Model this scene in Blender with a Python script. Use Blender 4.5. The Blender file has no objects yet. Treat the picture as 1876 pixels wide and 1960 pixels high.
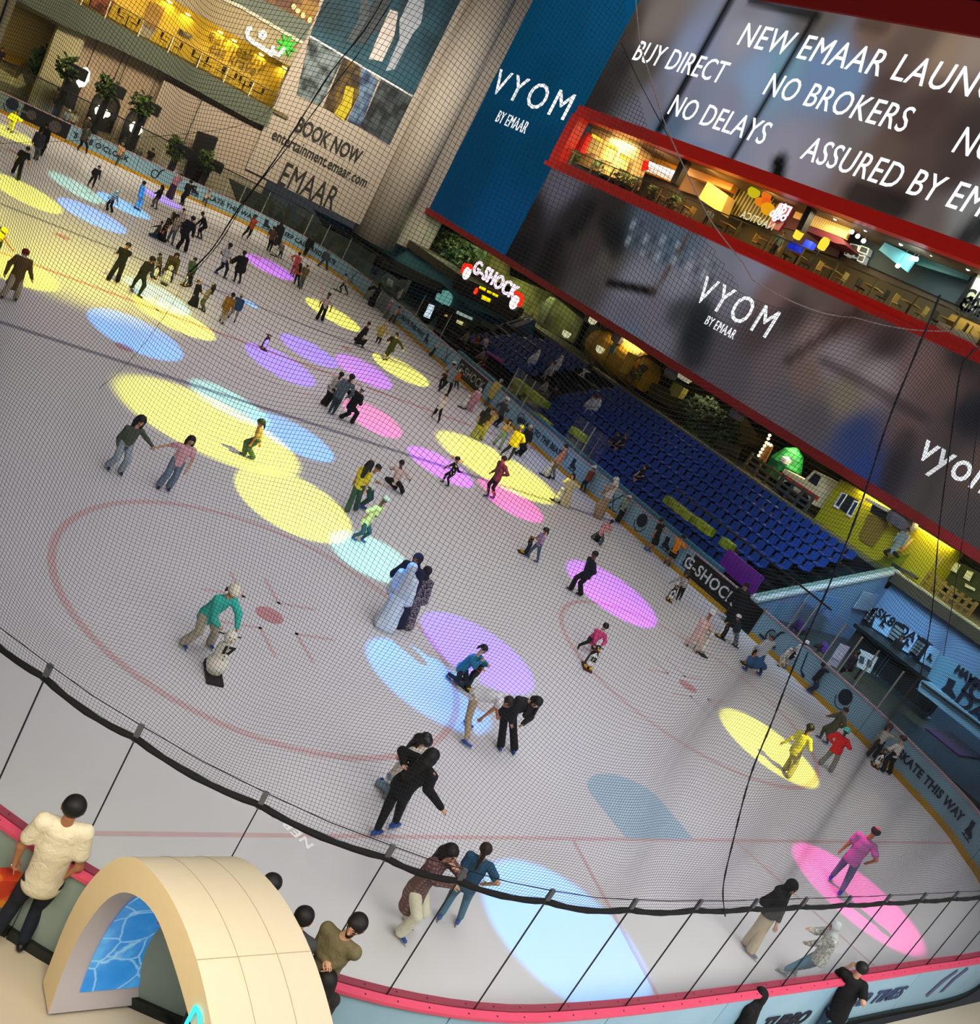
import bpy, bmesh, math, random
import numpy as np
from mathutils import Vector, Matrix

# ------------------------------------------------------------------ camera, light, exposure
SC = bpy.context.scene
COL = SC.collection
EYE_H = 9.6                                   # balcony eye height above the ice, metres
FPX = 1879.267731
RC = np.array([[0.73721422, -0.48001585, 0.47549971],
               [0.22021423, -0.49462632, -0.84074401],
               [0.63876512, 0.72452025, -0.25893924]])   # rows: right, down, forward in world axes
cam_d = bpy.data.cameras.new('camera')
cam = bpy.data.objects.new('camera', cam_d)
COL.objects.link(cam)
cam_d.sensor_fit = 'HORIZONTAL'
cam_d.sensor_width = 36.0
cam_d.lens = 36.0 * FPX / 1876.0
cam_d.clip_end = 400
mw = Matrix.Identity(4)
for i in range(3):
    mw[i][0] = RC[0][i]
    mw[i][1] = -RC[1][i]
    mw[i][2] = -RC[2][i]
mw[2][3] = EYE_H
cam.matrix_world = mw
SC.camera = cam

SC.view_settings.view_transform = 'Standard'
SC.view_settings.look = 'None'
SC.view_settings.gamma = 1.0
SC.view_settings.use_curve_mapping = False
SC.view_settings.exposure = 0.0
cy = SC.cycles
cy.max_bounces = 5
cy.diffuse_bounces = 2
cy.glossy_bounces = 2
cy.transmission_bounces = 3
cy.transparent_max_bounces = 10
cy.caustics_reflective = False
cy.caustics_refractive = False
cy.use_denoising = True
cy.use_adaptive_sampling = True
cy.adaptive_threshold = 0.02
cy.sample_clamp_indirect = 4.0
try:
    cy.denoiser = 'OPENIMAGEDENOISE'
    cy.denoising_input_passes = 'RGB_ALBEDO_NORMAL'
except Exception:
    pass

world = bpy.data.worlds.new('hall_air')
SC.world = world
world.use_nodes = True
world.node_tree.nodes['Background'].inputs[0].default_value = (0.62, 0.66, 0.72, 1)
world.node_tree.nodes['Background'].inputs[1].default_value = 0.055


def lin(h):
    if not isinstance(h, str):
        return tuple(h)[:3]
    h = h.lstrip('#')
    if len(h) == 3:
        h = ''.join(c * 2 for c in h)
    v = [int(h[i:i + 2], 16) / 255.0 for i in (0, 2, 4)]
    return tuple(c / 12.92 if c <= 0.04045 else ((c + 0.055) / 1.055) ** 2.4 for c in v)


def area_light(name, loc, size, energy, color, target=None, spread=180):
    d = bpy.data.lights.new(name, 'AREA')
    d.shape = 'RECTANGLE'
    d.size, d.size_y = size
    d.energy = energy
    d.color = color
    d.spread = math.radians(spread)
    o = bpy.data.objects.new(name, d)
    COL.objects.link(o)
    o.location = loc
    v = Vector((0, 0, -1)) if target is None else (Vector(target) - Vector(loc))
    o.rotation_euler = v.to_track_quat('-Z', 'Y').to_euler()
    return o


# house lights over the rink: rows of ceiling panels, warmer at the far left, cooler near the eye
area_light('house_light_near', (18, 15, 21), (24, 18), 1130, (0.94, 0.95, 1.0), spread=100)
area_light('house_light_middle', (18, 38, 21), (24, 20), 1150, (1.0, 0.90, 0.86), spread=100)
area_light('house_light_far', (15, 60, 21), (24, 18), 980, (1.0, 0.87, 0.66), spread=100)
area_light('added_arch_fill', (0.6, 7.0, 4.6), (2.5, 2.5), 55, (1.0, 0.90, 0.74), target=(4.4, 6.2, 1.4), spread=120)  # added unseen fill that brightens the arch face
area_light('added_front_fill', (10, -4, 15), (26, 5), 1300, (1.0, 0.97, 0.95), target=(19, 28, 0), spread=110)  # unseen fill from the eye side, added to brighten the skaters
area_light('added_rail_fill', (15, 1.0, 6.5), (14, 1.5), 330, (1.0, 0.97, 0.95), target=(15, 5.4, 0.4), spread=120)  # added fill, lifts the outer faces of the near boards
area_light('concourse_light', (6.0, 2.5, 8.2), (7, 3), 170, (1.0, 0.93, 0.8), spread=170)
area_light('added_banner_fill', (34, 60, 17), (14, 4), 1300, (1.0, 0.93, 0.84), target=(37, 77, 15), spread=100)  # unseen lamp added to brighten the banner wall and column
area_light('facade_light', (22, 62, 18), (22, 4), 3300, (1.0, 0.86, 0.62), target=(22, 79, 8), spread=110)
area_light('tunnel_light', (33, 18, 13), (6, 6), 700, (0.55, 0.78, 1.0), target=(43, 21, 1), spread=80)


def spot(name, cx, cy_, a, b, ang, color, power, blend=0.12, height=15.0):
    """a ceiling spotlight whose cone meets the ice in an ellipse of half axes a > b turned by ang"""
    ratio = min(0.97, b / a)
    off = height * math.sqrt(1 - ratio * ratio) / ratio
    off = min(off, 20.0)
    t = math.radians(ang)
    d = bpy.data.lights.new(name, 'SPOT')
    loc = Vector((cx + math.cos(t) * off, cy_ + math.sin(t) * off, height))
    if loc.y < 3.0:
        loc = Vector((cx - math.cos(t) * off, cy_ - math.sin(t) * off, height))
    # both ends of the long axis fix the cone: bisect the two edge directions
    e = Vector((math.cos(t), math.sin(t), 0)) * a
    c = Vector((cx, cy_, 0))
    d1 = (c + e - loc).normalized()
    d2 = (c - e - loc).normalized()
    axis = (d1 + d2).normalized()
    d.spot_size = max(d1.angle(d2), 0.02)
    d.spot_blend = blend
    d.shadow_soft_size = 0.08
    dist = (c - loc).length
    d.energy = power * dist * dist
    d.color = color
    o = bpy.data.objects.new(name, d)
    COL.objects.link(o)
    o.location = loc
    o.rotation_euler = axis.to_track_quat('-Z', 'Y').to_euler()
    return o


SPC = {'y': ((1.0, 1.0, 0.0), 1.0), 'b': ((0.0, 0.33, 1.0), 1.0), 'm': ((0.25, 0.9, 0.75), 0.75),
       'c': ((0.0, 0.46, 1.0), 0.9), 'g': ((0.5, 0.0, 1.0), 1.0), 'v': ((0.14, 0.0, 1.0), 1.0),
       'p': ((1.0, 0.0, 0.42), 1.0)}
SPOTS = [
    ('y', 11.0, 66.2, 2.36, 1.54, -105), ('y', 9.9, 50.7, 2.49, 1.70, -84), ('b', 13.3, 51.9, 2.20, 1.75, -96),
    ('m', 13.5, 57.6, 2.46, 1.33, -80), ('c', 16.3, 58.4, 1.87, 1.58, -101), ('v', 20.7, 66.9, 1.76, 1.36, -98),
    ('g', 25.8, 58.9, 2.64, 1.67, -115), ('y', 7.8, 36.9, 1.91, 1.53, -106), ('b', 11.5, 34.1, 2.23, 1.74, -98),
    ('m', 13.9, 40.7, 1.94, 1.44, -82), ('y', 14.0, 38.2, 1.93, 1.66, -71), ('y', 27.6, 52.2, 2.62, 1.78, -100),
    ('v', 21.5, 41.2, 1.98, 1.50, -103), ('v', 18.4, 37.0, 2.22, 1.59, -98), ('g', 24.7, 41.3, 2.49, 1.58, -116),
    ('y', 28.8, 44.8, 2.56, 1.76, -118), ('p', 21.6, 33.8, 2.08, 1.38, -114), ('y', 12.2, 27.2, 3.28, 2.79, -46),
    ('m', 13.8, 29.9, 1.72, 1.33, -63), ('b', 15.7, 28.5, 1.76, 1.47, -79), ('y', 13.6, 22.9, 2.30, 1.83, -110),
    ('m', 15.2, 20.6, 1.53, 1.38, -123), ('g', 23.3, 30.4, 1.75, 1.52, -108), ('y', 28.1, 33.0, 3.41, 3.26, -95),
    ('p', 26.2, 29.0, 2.00, 1.58, -118), ('g', 26.7, 22.3, 2.44, 1.91, -119), ('v', 16.5, 16.5, 1.76, 1.58, -82),
    ('b', 13.9, 14.7, 1.77, 1.35, -68), ('y', 26.6, 13.9, 1.84, 1.63, -98), ('b', 13.0, 7.8, 1.74, 1.48, -70),
    ('p', 23.4, 8.2, 1.82, 1.46, -71), ('c', 20.1, 46.2, 0.55, 0.45, -98)]
SPOT_K = 82.0
for code, cx, cyy, a, b, ang in SPOTS:
    c, k = SPC[code]
    soft = 0.3 if (a > 3 or code == 'm') else 0.13
    spot('ceiling_spotlight', cx, cyy, a, b, ang, c, SPOT_K * k, soft)
# soft coloured washes
spot('ceiling_wash', 10.0, 46.0, 12.0, 8.0, -90, (1.0, 0.92, 0.05), 40.0, 1.0)
spot('ceiling_wash', 22.5, 37.5, 8.0, 6.5, -100, (0.85, 0.45, 1.0), 3.0, 1.0)
spot('ceiling_wash', 17.0, 13.0, 6.0, 5.0, -80, (0.45, 0.55, 1.0), 4.0, 1.0)

# ------------------------------------------------------------------ pixel rays -> places in the hall
def ray(x, y):
    return RC.T @ np.array([(x - 938.0) / FPX, (y - 980.0) / FPX, 1.0])


def onz(x, y, z=0.0):
    r = ray(x, y)
    t = (z - EYE_H) / r[2]
    return Vector((r[0] * t, r[1] * t, z))


def onx(x, y, X):
    r = ray(x, y)
    t = X / r[0]
    return Vector((X, r[1] * t, EYE_H + r[2] * t))


def ony(x, y, Y):
    r = ray(x, y)
    t = Y / r[1]
    return Vector((r[0] * t, Y, EYE_H + r[2] * t))


# ------------------------------------------------------------------ materials
MATS = {}


def mat(col, rough=0.7, pat=None, col2=None, scale=8.0, metal=0.0, var=0.10, emit=0.0, spec=0.35, coat=0.0):
    key = (str(col), rough, pat, str(col2), scale, metal, var, emit, spec, coat)
    if key in MATS:
        return MATS[key]
    m = bpy.data.materials.new('surface')
    m.use_nodes = True
    nt = m.node_tree
    N, L = nt.nodes, nt.links
    bs = N['Principled BSDF']
    c1 = lin(col)
    bs.inputs['Roughness'].default_value = rough
    bs.inputs['Metallic'].default_value = metal
    bs.inputs['Specular IOR Level'].default_value = spec
    bs.inputs['Coat Weight'].default_value = coat
    tc = N.new('ShaderNodeTexCoord')
    if pat is None or pat == 'wood':
        nz = N.new('ShaderNodeTexNoise')
        nz.inputs['Scale'].default_value = scale
        nz.inputs['Detail'].default_value = 2.0
        if pat == 'wood':
            mp = N.new('ShaderNodeMapping')
            mp.inputs['Scale'].default_value = (6, 6, 0.4)
            L.new(tc.outputs['Object'], mp.inputs['Vector'])
            L.new(mp.outputs['Vector'], nz.inputs['Vector'])
        else:
            L.new(tc.outputs['Object'], nz.inputs['Vector'])
        fac = nz.outputs['Fac']
        ca = tuple(max(0, c * (1 - var)) for c in c1) + (1,)
        cb = (tuple(min(1, c * (1 + var) + 0.002) for c in c1) if col2 is None else lin(col2)) + (1,)
    else:
        c2 = lin(col2)
        ca, cb = c1 + (1,), c2 + (1,)
        if pat == 'stripe':
            sep = N.new('ShaderNodeSeparateXYZ')
            L.new(tc.outputs['Object'], sep.inputs[0])
            mu = N.new('ShaderNodeMath'); mu.operation = 'MULTIPLY'; mu.inputs[1].default_value = scale
            L.new(sep.outputs['Z'], mu.inputs[0])
            fr = N.new('ShaderNodeMath'); fr.operation = 'FRACT'
            L.new(mu.outputs[0], fr.inputs[0])
            gt = N.new('ShaderNodeMath'); gt.operation = 'GREATER_THAN'; gt.inputs[1].default_value = 0.6
            L.new(fr.outputs[0], gt.inputs[0])
            fac = gt.outputs[0]
        elif pat == 'plaid':
            ws = []
            for ax in 'XZ':
                w = N.new('ShaderNodeTexWave'); w.bands_direction = ax
                w.inputs['Scale'].default_value = scale
                L.new(tc.outputs['Object'], w.inputs['Vector'])
                ws.append(w.outputs['Fac'])
            mu = N.new('ShaderNodeMath'); mu.operation = 'MULTIPLY'
            L.new(ws[0], mu.inputs[0]); L.new(ws[1], mu.inputs[1])
            fac = mu.outputs[0]
        elif pat == 'dots':
            vo = N.new('ShaderNodeTexVoronoi'); vo.inputs['Scale'].default_value = scale
            L.new(tc.outputs['Object'], vo.inputs['Vector'])
            lt = N.new('ShaderNodeMath'); lt.operation = 'LESS_THAN'; lt.inputs[1].default_value = 0.30
            L.new(vo.outputs['Distance'], lt.inputs[0])
            fac = lt.outputs[0]
        elif pat == 'brick':
            br = N.new('ShaderNodeTexBrick'); br.inputs['Scale'].default_value = scale
            br.inputs['Mortar Size'].default_value = 0.03
            L.new(tc.outputs['Object'], br.inputs['Vector'])
            fac = br.outputs['Fac']
        elif pat == 'leaf':
            nz = N.new('ShaderNodeTexNoise'); nz.inputs['Scale'].default_value = scale
            nz.inputs['Detail'].default_value = 4
            L.new(tc.outputs['Object'], nz.inputs['Vector'])
            rp = N.new('ShaderNodeValToRGB')
            rp.color_ramp.elements[0].position = 0.42
            rp.color_ramp.elements[1].position = 0.58
            L.new(nz.outputs['Fac'], rp.inputs['Fac'])
            fac = rp.outputs['Color']
        elif pat == 'plank':
            wv = N.new('ShaderNodeTexWave'); wv.wave_profile = 'SAW'
            wv.bands_direction = 'Z' if scale < 0 else 'Y'
            wv.inputs['Scale'].default_value = abs(scale)
            L.new(tc.outputs['Object'], wv.inputs['Vector'])
            gt = N.new('ShaderNodeMath'); gt.operation = 'GREATER_THAN'; gt.inputs[1].default_value = 0.93
            L.new(wv.outputs['Fac'], gt.inputs[0])
            fac = gt.outputs[0]
    if rough == .85:                     # cloth: soft creases
        n2 = N.new('ShaderNodeTexNoise'); n2.inputs['Scale'].default_value = 11.0; n2.inputs['Detail'].default_value = 3.0; n2.inputs['Distortion'].default_value = 1.2
        L.new(tc.outputs['Object'], n2.inputs['Vector'])
        bp = N.new('ShaderNodeBump'); bp.inputs['Strength'].default_value = .55; bp.inputs['Distance'].default_value = .03
        L.new(n2.outputs['Fac'], bp.inputs['Height']); L.new(bp.outputs[0], bs.inputs['Normal'])
    mix = N.new('ShaderNodeMix'); mix.data_type = 'RGBA'
    L.new(fac, mix.inputs[0])
    mix.inputs[6].default_value = ca
    mix.inputs[7].default_value = cb
    L.new(mix.outputs[2], bs.inputs['Base Color'])
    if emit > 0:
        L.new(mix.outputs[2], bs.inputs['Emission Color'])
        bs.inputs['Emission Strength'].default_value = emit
    MATS[key] = m
    return m


def glow(col, strength, scale=3.0):
    """a lamp, a lit sign or a screen: faint noise in an emission colour"""
    key = ('glow', str(col), strength)
    if key in MATS:
        return MATS[key]
    m = bpy.data.materials.new('lit_surface')
    m.use_nodes = True
    nt = m.node_tree
    nt.nodes.remove(nt.nodes['Principled BSDF'])
    em = nt.nodes.new('ShaderNodeEmission')
    nz = nt.nodes.new('ShaderNodeTexNoise'); nz.inputs['Scale'].default_value = scale
    mx = nt.nodes.new('ShaderNodeMix'); mx.data_type = 'RGBA'
    c = lin(col)
    mx.inputs[6].default_value = tuple(v * 0.9 for v in c) + (1,)
    mx.inputs[7].default_value = c + (1,)
    nt.links.new(nz.outputs['Fac'], mx.inputs[0])
    nt.links.new(mx.outputs[2], em.inputs['Color'])
    em.inputs['Strength'].default_value = strength
    nt.links.new(em.outputs[0], nt.nodes['Material Output'].inputs['Surface'])
    MATS[key] = m
    return m


def glass_mat(tint=(0.93, 0.97, 0.95), gloss=0.07):
    key = ('glass', tint, gloss)
    if key in MATS:
        return MATS[key]
    m = bpy.data.materials.new('clear_glass')
    m.use_nodes = True
    nt = m.node_tree
    N, L = nt.nodes, nt.links
    N.remove(N['Principled BSDF'])
    tr = N.new('ShaderNodeBsdfTransparent'); tr.inputs[0].default_value = tint + (1,)
    gl = N.new('ShaderNodeBsdfGlossy'); gl.inputs['Roughness'].default_value = 0.02
    fr = N.new('ShaderNodeFresnel'); fr.inputs['IOR'].default_value = 1.45
    ad = N.new('ShaderNodeMath'); ad.operation = 'MULTIPLY_ADD'
    ad.inputs[1].default_value = 0.55; ad.inputs[2].default_value = gloss * 0.2
    ge = N.new('ShaderNodeNewGeometry'); iv = N.new('ShaderNodeMath'); iv.operation = 'SUBTRACT'; iv.inputs[0].default_value = 1.0
    L.new(ge.outputs['Backfacing'], iv.inputs[1])
    fm = N.new('ShaderNodeMath'); fm.operation = 'MULTIPLY'; L.new(fr.outputs[0], fm.inputs[0]); L.new(iv.outputs[0], fm.inputs[1])
    L.new(fm.outputs[0], ad.inputs[0])
    mx = N.new('ShaderNodeMixShader')
    L.new(ad.outputs[0], mx.inputs[0]); L.new(tr.outputs[0], mx.inputs[1]); L.new(gl.outputs[0], mx.inputs[2])
    L.new(mx.outputs[0], N['Material Output'].inputs['Surface'])
    MATS[key] = m
    return m


# ------------------------------------------------------------------ objects
def tag(o, label, cat, group=None, kind=None):
    o['label'] = label
    o['category'] = cat
    if group:
        o['group'] = group
    if kind:
        o['kind'] = kind
    return o


def empty(name, loc, label, cat, group=None):
    o = bpy.data.objects.new(name, None)
    COL.objects.link(o)
    o.location = loc
    o.empty_display_size = 0.2
    return tag(o, label, cat, group)


def link_mesh(name, verts, faces, mats, parent=None, loc=(0, 0, 0), smooth=False, midx=None):
    """verts in world coordinates; the origin goes to loc (or to the parent's origin)"""
    me = bpy.data.meshes.new(name)
    V = np.asarray(verts, dtype=np.float64).reshape(-1, 3)
    org = np.array(ORIGIN[parent.name] if parent is not None else loc, float)
    V = V - org
    if isinstance(faces, np.ndarray):
        n, k = faces.shape
        me.vertices.add(len(V)); me.vertices.foreach_set('co', V.astype(np.float32).ravel())
        me.loops.add(n * k); me.loops.foreach_set('vertex_index', faces.astype(np.int32).ravel())
        me.polygons.add(n)
        me.polygons.foreach_set('loop_start', np.arange(0, n * k, k, dtype=np.int32))
        me.update(calc_edges=True)
    else:
        me.from_pydata(V.tolist(), [], faces)
        me.update()
    for m in (mats if isinstance(mats, (list, tuple)) else [mats]):
        me.materials.append(m)
    if midx is not None:
        me.polygons.foreach_set('material_index', np.asarray(midx, dtype=np.int32))
    if smooth:
        me.polygons.foreach_set('use_smooth', np.ones(len(me.polygons), dtype=bool))
    o = bpy.data.objects.new(name, me)
    COL.objects.link(o)
    if parent is not None:
        o.parent = parent
    else:
        o.location = loc
    ORIGIN[o.name] = tuple(org)
    return o


ORIGIN = {}


def root(name, loc, label, cat, group=None):
    o = empty(name, loc, label, cat, group)
    ORIGIN[o.name] = tuple(loc)
    return o


class MB:
    """collects simple solids and links them as one mesh"""

    def __init__(self):
        self.v, self.f = [], []

    def add(self, vs, fs):
        b = len(self.v)
        self.v += [tuple(v) for v in vs]
        self.f += [tuple(b + i for i in f) for f in fs]
        return self

    def box(self, lo, hi):
        x0, y0, z0 = lo; x1, y1, z1 = hi
        return self.add([(x0, y0, z0), (x1, y0, z0), (x1, y1, z0), (x0, y1, z0), (x0, y0, z1), (x1, y0, z1), (x1, y1, z1), (x0, y1, z1)],
                        [(0, 3, 2, 1), (4, 5, 6, 7), (0, 1, 5, 4), (1, 2, 6, 5), (2, 3, 7, 6), (3, 0, 4, 7)])

    def obox(self, c, ax, ay, az):
        """centre and three half-axis vectors"""
        c, ax, ay, az = Vector(c), Vector(ax), Vector(ay), Vector(az)
        vs = [c + ax * i + ay * j + az * k for k in (-1, 1) for i, j in ((-1, -1), (1, -1), (1, 1), (-1, 1))]
        return self.add(vs, [(0, 3, 2, 1), (4, 5, 6, 7), (0, 1, 5, 4), (1, 2, 6, 5), (2, 3, 7, 6), (3, 0, 4, 7)])

    def quad(self, a, b, c, d):
        return self.add([a, b, c, d], [(0, 1, 2, 3)])

    def prism(self, pts, ext):
        n = len(pts)
        e = Vector(ext)
        vs = [Vector(p) for p in pts] + [Vector(p) + e for p in pts]
        fs = [tuple(range(n))[::-1], tuple(range(n, 2 * n))]
        for i in range(n):
            j = (i + 1) % n
            fs.append((i, j, n + j, n + i))
        return self.add(vs, fs)

    def tube(self, pts, r, n=8, closed=False):
        pts = [Vector(p) for p in pts]
        rs = r if isinstance(r, (list, tuple)) else [r] * len(pts)
        rings = []
        prev = None
        for i, p in enumerate(pts):
            d = (pts[min(i + 1, len(pts) - 1)] - pts[max(i - 1, 0)])
            if d.length < 1e-9:
                d = Vector((0, 0, 1))
            d.normalize()
            u = prev if prev is not None else (Vector((0, 0, 1)) if abs(d.z) < 0.9 else Vector((1, 0, 0)))
            u = (u - d * u.dot(d))
            if u.length < 1e-6:
                u = d.orthogonal()
            u.normalize()
            prev = u
            w = d.cross(u)
            rings.append([p + (u * math.cos(2 * math.pi * k / n) + w * math.sin(2 * math.pi * k / n)) * rs[i] for k in range(n)])
        vs = [v for rg in rings for v in rg]
        fs = []
        for i in range(len(rings) - 1):
            for k in range(n):
                a, b = i * n + k, i * n + (k + 1) % n
                fs.append((a, b, b + n, a + n))
        fs.append(tuple(range(n))[::-1])
        fs.append(tuple(range(len(vs) - n, len(vs))))
        return self.add(vs, fs)

    def lathe(self, prof, c=(0, 0, 0), n=16, axis=None, sx=1.0):
        """prof: (radius, height) pairs"""
        c = Vector(c)
        up = Vector(axis).normalized() if axis is not None else Vector((0, 0, 1))
        u = up.orthogonal().normalized()
        w = up.cross(u)
        vs, fs = [], []
        for r, h in prof:
            for k in range(n):
                t = 2 * math.pi * k / n
                vs.append(c + up * h + (u * math.cos(t) * sx + w * math.sin(t)) * max(r, 1e-4))
        for i in range(len(prof) - 1):
            for k in range(n):
                a, b = i * n + k, i * n + (k + 1) % n
                fs.append((a, b, b + n, a + n))
        fs.append(tuple(range(n))[::-1])
        fs.append(tuple(range(len(vs) - n, len(vs))))
        return self.add(vs, fs)

    def build(self, name, m, parent=None, loc=(0, 0, 0), smooth=False):
        return link_mesh(name, self.v, self.f, m, parent, loc, smooth)


def centre(mb):
    a = np.array(mb.v)
    return tuple((a.min(0) + a.max(0)) / 2 * np.array([1, 1, 0]) + np.array([0, 0, a[:, 2].min()]))


def thing(name, mb, m, label, cat, group=None, smooth=False):
    o = mb.build(name, m, None, centre(mb), smooth)
    return tag(o, label, cat, group)


def struct(name, mb, m, smooth=False):
    o = mb.build(name, m, None, (0, 0, 0), smooth)
    o['kind'] = 'structure'
    return o


# lettering: the built-in font turned into mesh, laid out on any surface by a mapping function
def text_geo(s, size=1.0, bold=0.0, space=1.0, align='CENTER', shear=0.0, depth=0.01):
    cu = bpy.data.curves.new('t', 'FONT')
    cu.body = s
    cu.size = size
    cu.offset = bold
    cu.space_character = space
    cu.align_x = align
    cu.align_y = 'CENTER'
    cu.shear = shear
    cu.extrude = depth
    cu.resolution_u = 3
    o = bpy.data.objects.new('t', cu)
    COL.objects.link(o)
    dg = bpy.context.evaluated_depsgraph_get()
    me = o.evaluated_get(dg).to_mesh()
    vs = [tuple(v.co) for v in me.vertices]
    fs = [tuple(p.vertices) for p in me.polygons]
    o.evaluated_get(dg).to_mesh_clear()
    bpy.data.objects.remove(o)
    bpy.data.curves.remove(cu)
    return vs, fs


def text_on(name, s, org, xdir, ydir, size, m, parent, bold=0.0, space=1.0, xs=1.0, align='CENTER', shear=0.0, depth=0.01):
    vs, fs = text_geo(s, size, bold, space, align, shear, depth)
    o_, xd, yd = Vector(org), Vector(xdir).normalized(), Vector(ydir).normalized()
    nd = xd.cross(yd)
    return link_mesh(name, [o_ + xd * (v[0] * xs) + yd * v[1] + nd * v[2] for v in vs], fs, m, parent)
# ------------------------------------------------------------------ rink outline
def catmull(pts, step=0.25):
    P = [Vector(p) for p in pts]
    out = []
    for i in range(len(P) - 1):
        p0, p1, p2, p3 = P[max(i - 1, 0)], P[i], P[i + 1], P[min(i + 2, len(P) - 1)]
        n = max(2, int((p2 - p1).length / step))
        for k in range(n):
            t = k / n
            out.append(0.5 * ((2 * p1) + (p2 - p0) * t + (2 * p0 - 5 * p1 + 4 * p2 - p3) * t * t + (3 * p1 - p0 - 3 * p2 + p3) * t ** 3))
    out.append(P[-1])
    return out


def arc(cx, cy_, r, a0, a1, n=7):
    return [(cx + r * math.cos(math.radians(a0 + (a1 - a0) * i / n)), cy_ + r * math.sin(math.radians(a0 + (a1 - a0) * i / n))) for i in range(n + 1)]


outline = [(1.6, 66), (1.6, 50), (1.6, 34), (1.6, 22)] + arc(11, 15, 9.4, 180, 270) + [(15, 5.5), (20, 5.46), (24, 5.5), (27, 6.15), (29.2, 7.2), (30.84, 8.43),
           (31.6, 9.44), (32.6, 11.0), (33.75, 14.87), (34.12, 17.6), (34.4, 20), (34.5, 23), (34.5, 30), (34.55, 40), (34.75, 48), (34.95, 55), (35.0, 61), (34.9, 64.5), (34.5, 67.2), (33.6, 69.4), (31.9, 71.2), (29.8, 72.2), (27, 72.4), (20, 72.4),
           (10, 72.4), (6, 71.8), (3, 69.5), (1.6, 66)]
BP = catmull(outline, 0.3)
BS = [0.0]
for i in range(1, len(BP)):
    BS.append(BS[-1] + (BP[i] - BP[i - 1]).length)
BPn = np.array([tuple(p) for p in BP]); BSn = np.array(BS)


def bat(s, off=0.0, z=0.0):
    """point on the outline at arc length s, off metres outward"""
    s = min(max(s, 0.01), BS[-1] - 0.01)
    x = np.interp(s, BSn, BPn[:, 0]); y = np.interp(s, BSn, BPn[:, 1])
    x2 = np.interp(s + 0.2, BSn, BPn[:, 0]) - np.interp(s - 0.2, BSn, BPn[:, 0])
    y2 = np.interp(s + 0.2, BSn, BPn[:, 1]) - np.interp(s - 0.2, BSn, BPn[:, 1])
    l = math.hypot(x2, y2)
    return Vector((x + y2 / l * off, y - x2 / l * off, z))


def sat(px, py, z=0.0):
    p = onz(px, py, z)
    return float(BSn[np.argmin((BPn[:, 0] - p.x) ** 2 + (BPn[:, 1] - p.y) ** 2)])


def sxy(x, y):
    return float(BSn[np.argmin((BPn[:, 0] - x) ** 2 + (BPn[:, 1] - y) ** 2)])


def strip(mb, s0, s1, z0, z1, o0, o1, step=0.4):
    """a bent bar along the outline: heights z0..z1, offsets o0..o1"""
    n = max(1, int(abs(s1 - s0) / step))
    vs, fs = [], []
    for i in range(n + 1):
        s = s0 + (s1 - s0) * i / n
        vs += [bat(s, o0, z0), bat(s, o1, z0), bat(s, o1, z1), bat(s, o0, z1)]
    for i in range(n):
        for k in range(4):
            a, b = i * 4 + k, i * 4 + (k + 1) % 4
            fs.append((a, a + 4, b + 4, b))
    fs.append((0, 1, 2, 3)); fs.append(tuple(len(vs) - 4 + k for k in (3, 2, 1, 0)))
    return mb.add(vs, fs)


def disc(cx, cy_, r, n=24, sy=1.0):
    return [(cx + r * math.cos(2 * math.pi * i / n), cy_ + r * sy * math.sin(2 * math.pi * i / n)) for i in range(n)]


def ribbon(pts, ws):
    """2-D band polygons of varying width along pts"""
    out = []
    for i in range(len(pts) - 1):
        (x0, y0), (x1, y1) = pts[i], pts[i + 1]
        l = math.hypot(x1 - x0, y1 - y0) or 1
        nx, ny = -(y1 - y0) / l, (x1 - x0) / l
        w0, w1 = (ws[i] / 2, ws[i + 1] / 2) if isinstance(ws, (list, tuple)) else (ws / 2, ws / 2)
        out.append([(x0 + nx * w0, y0 + ny * w0), (x0 - nx * w0, y0 - ny * w0), (x1 - nx * w1, y1 - ny * w1), (x1 + nx * w1, y1 + ny * w1)])
    return out


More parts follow.
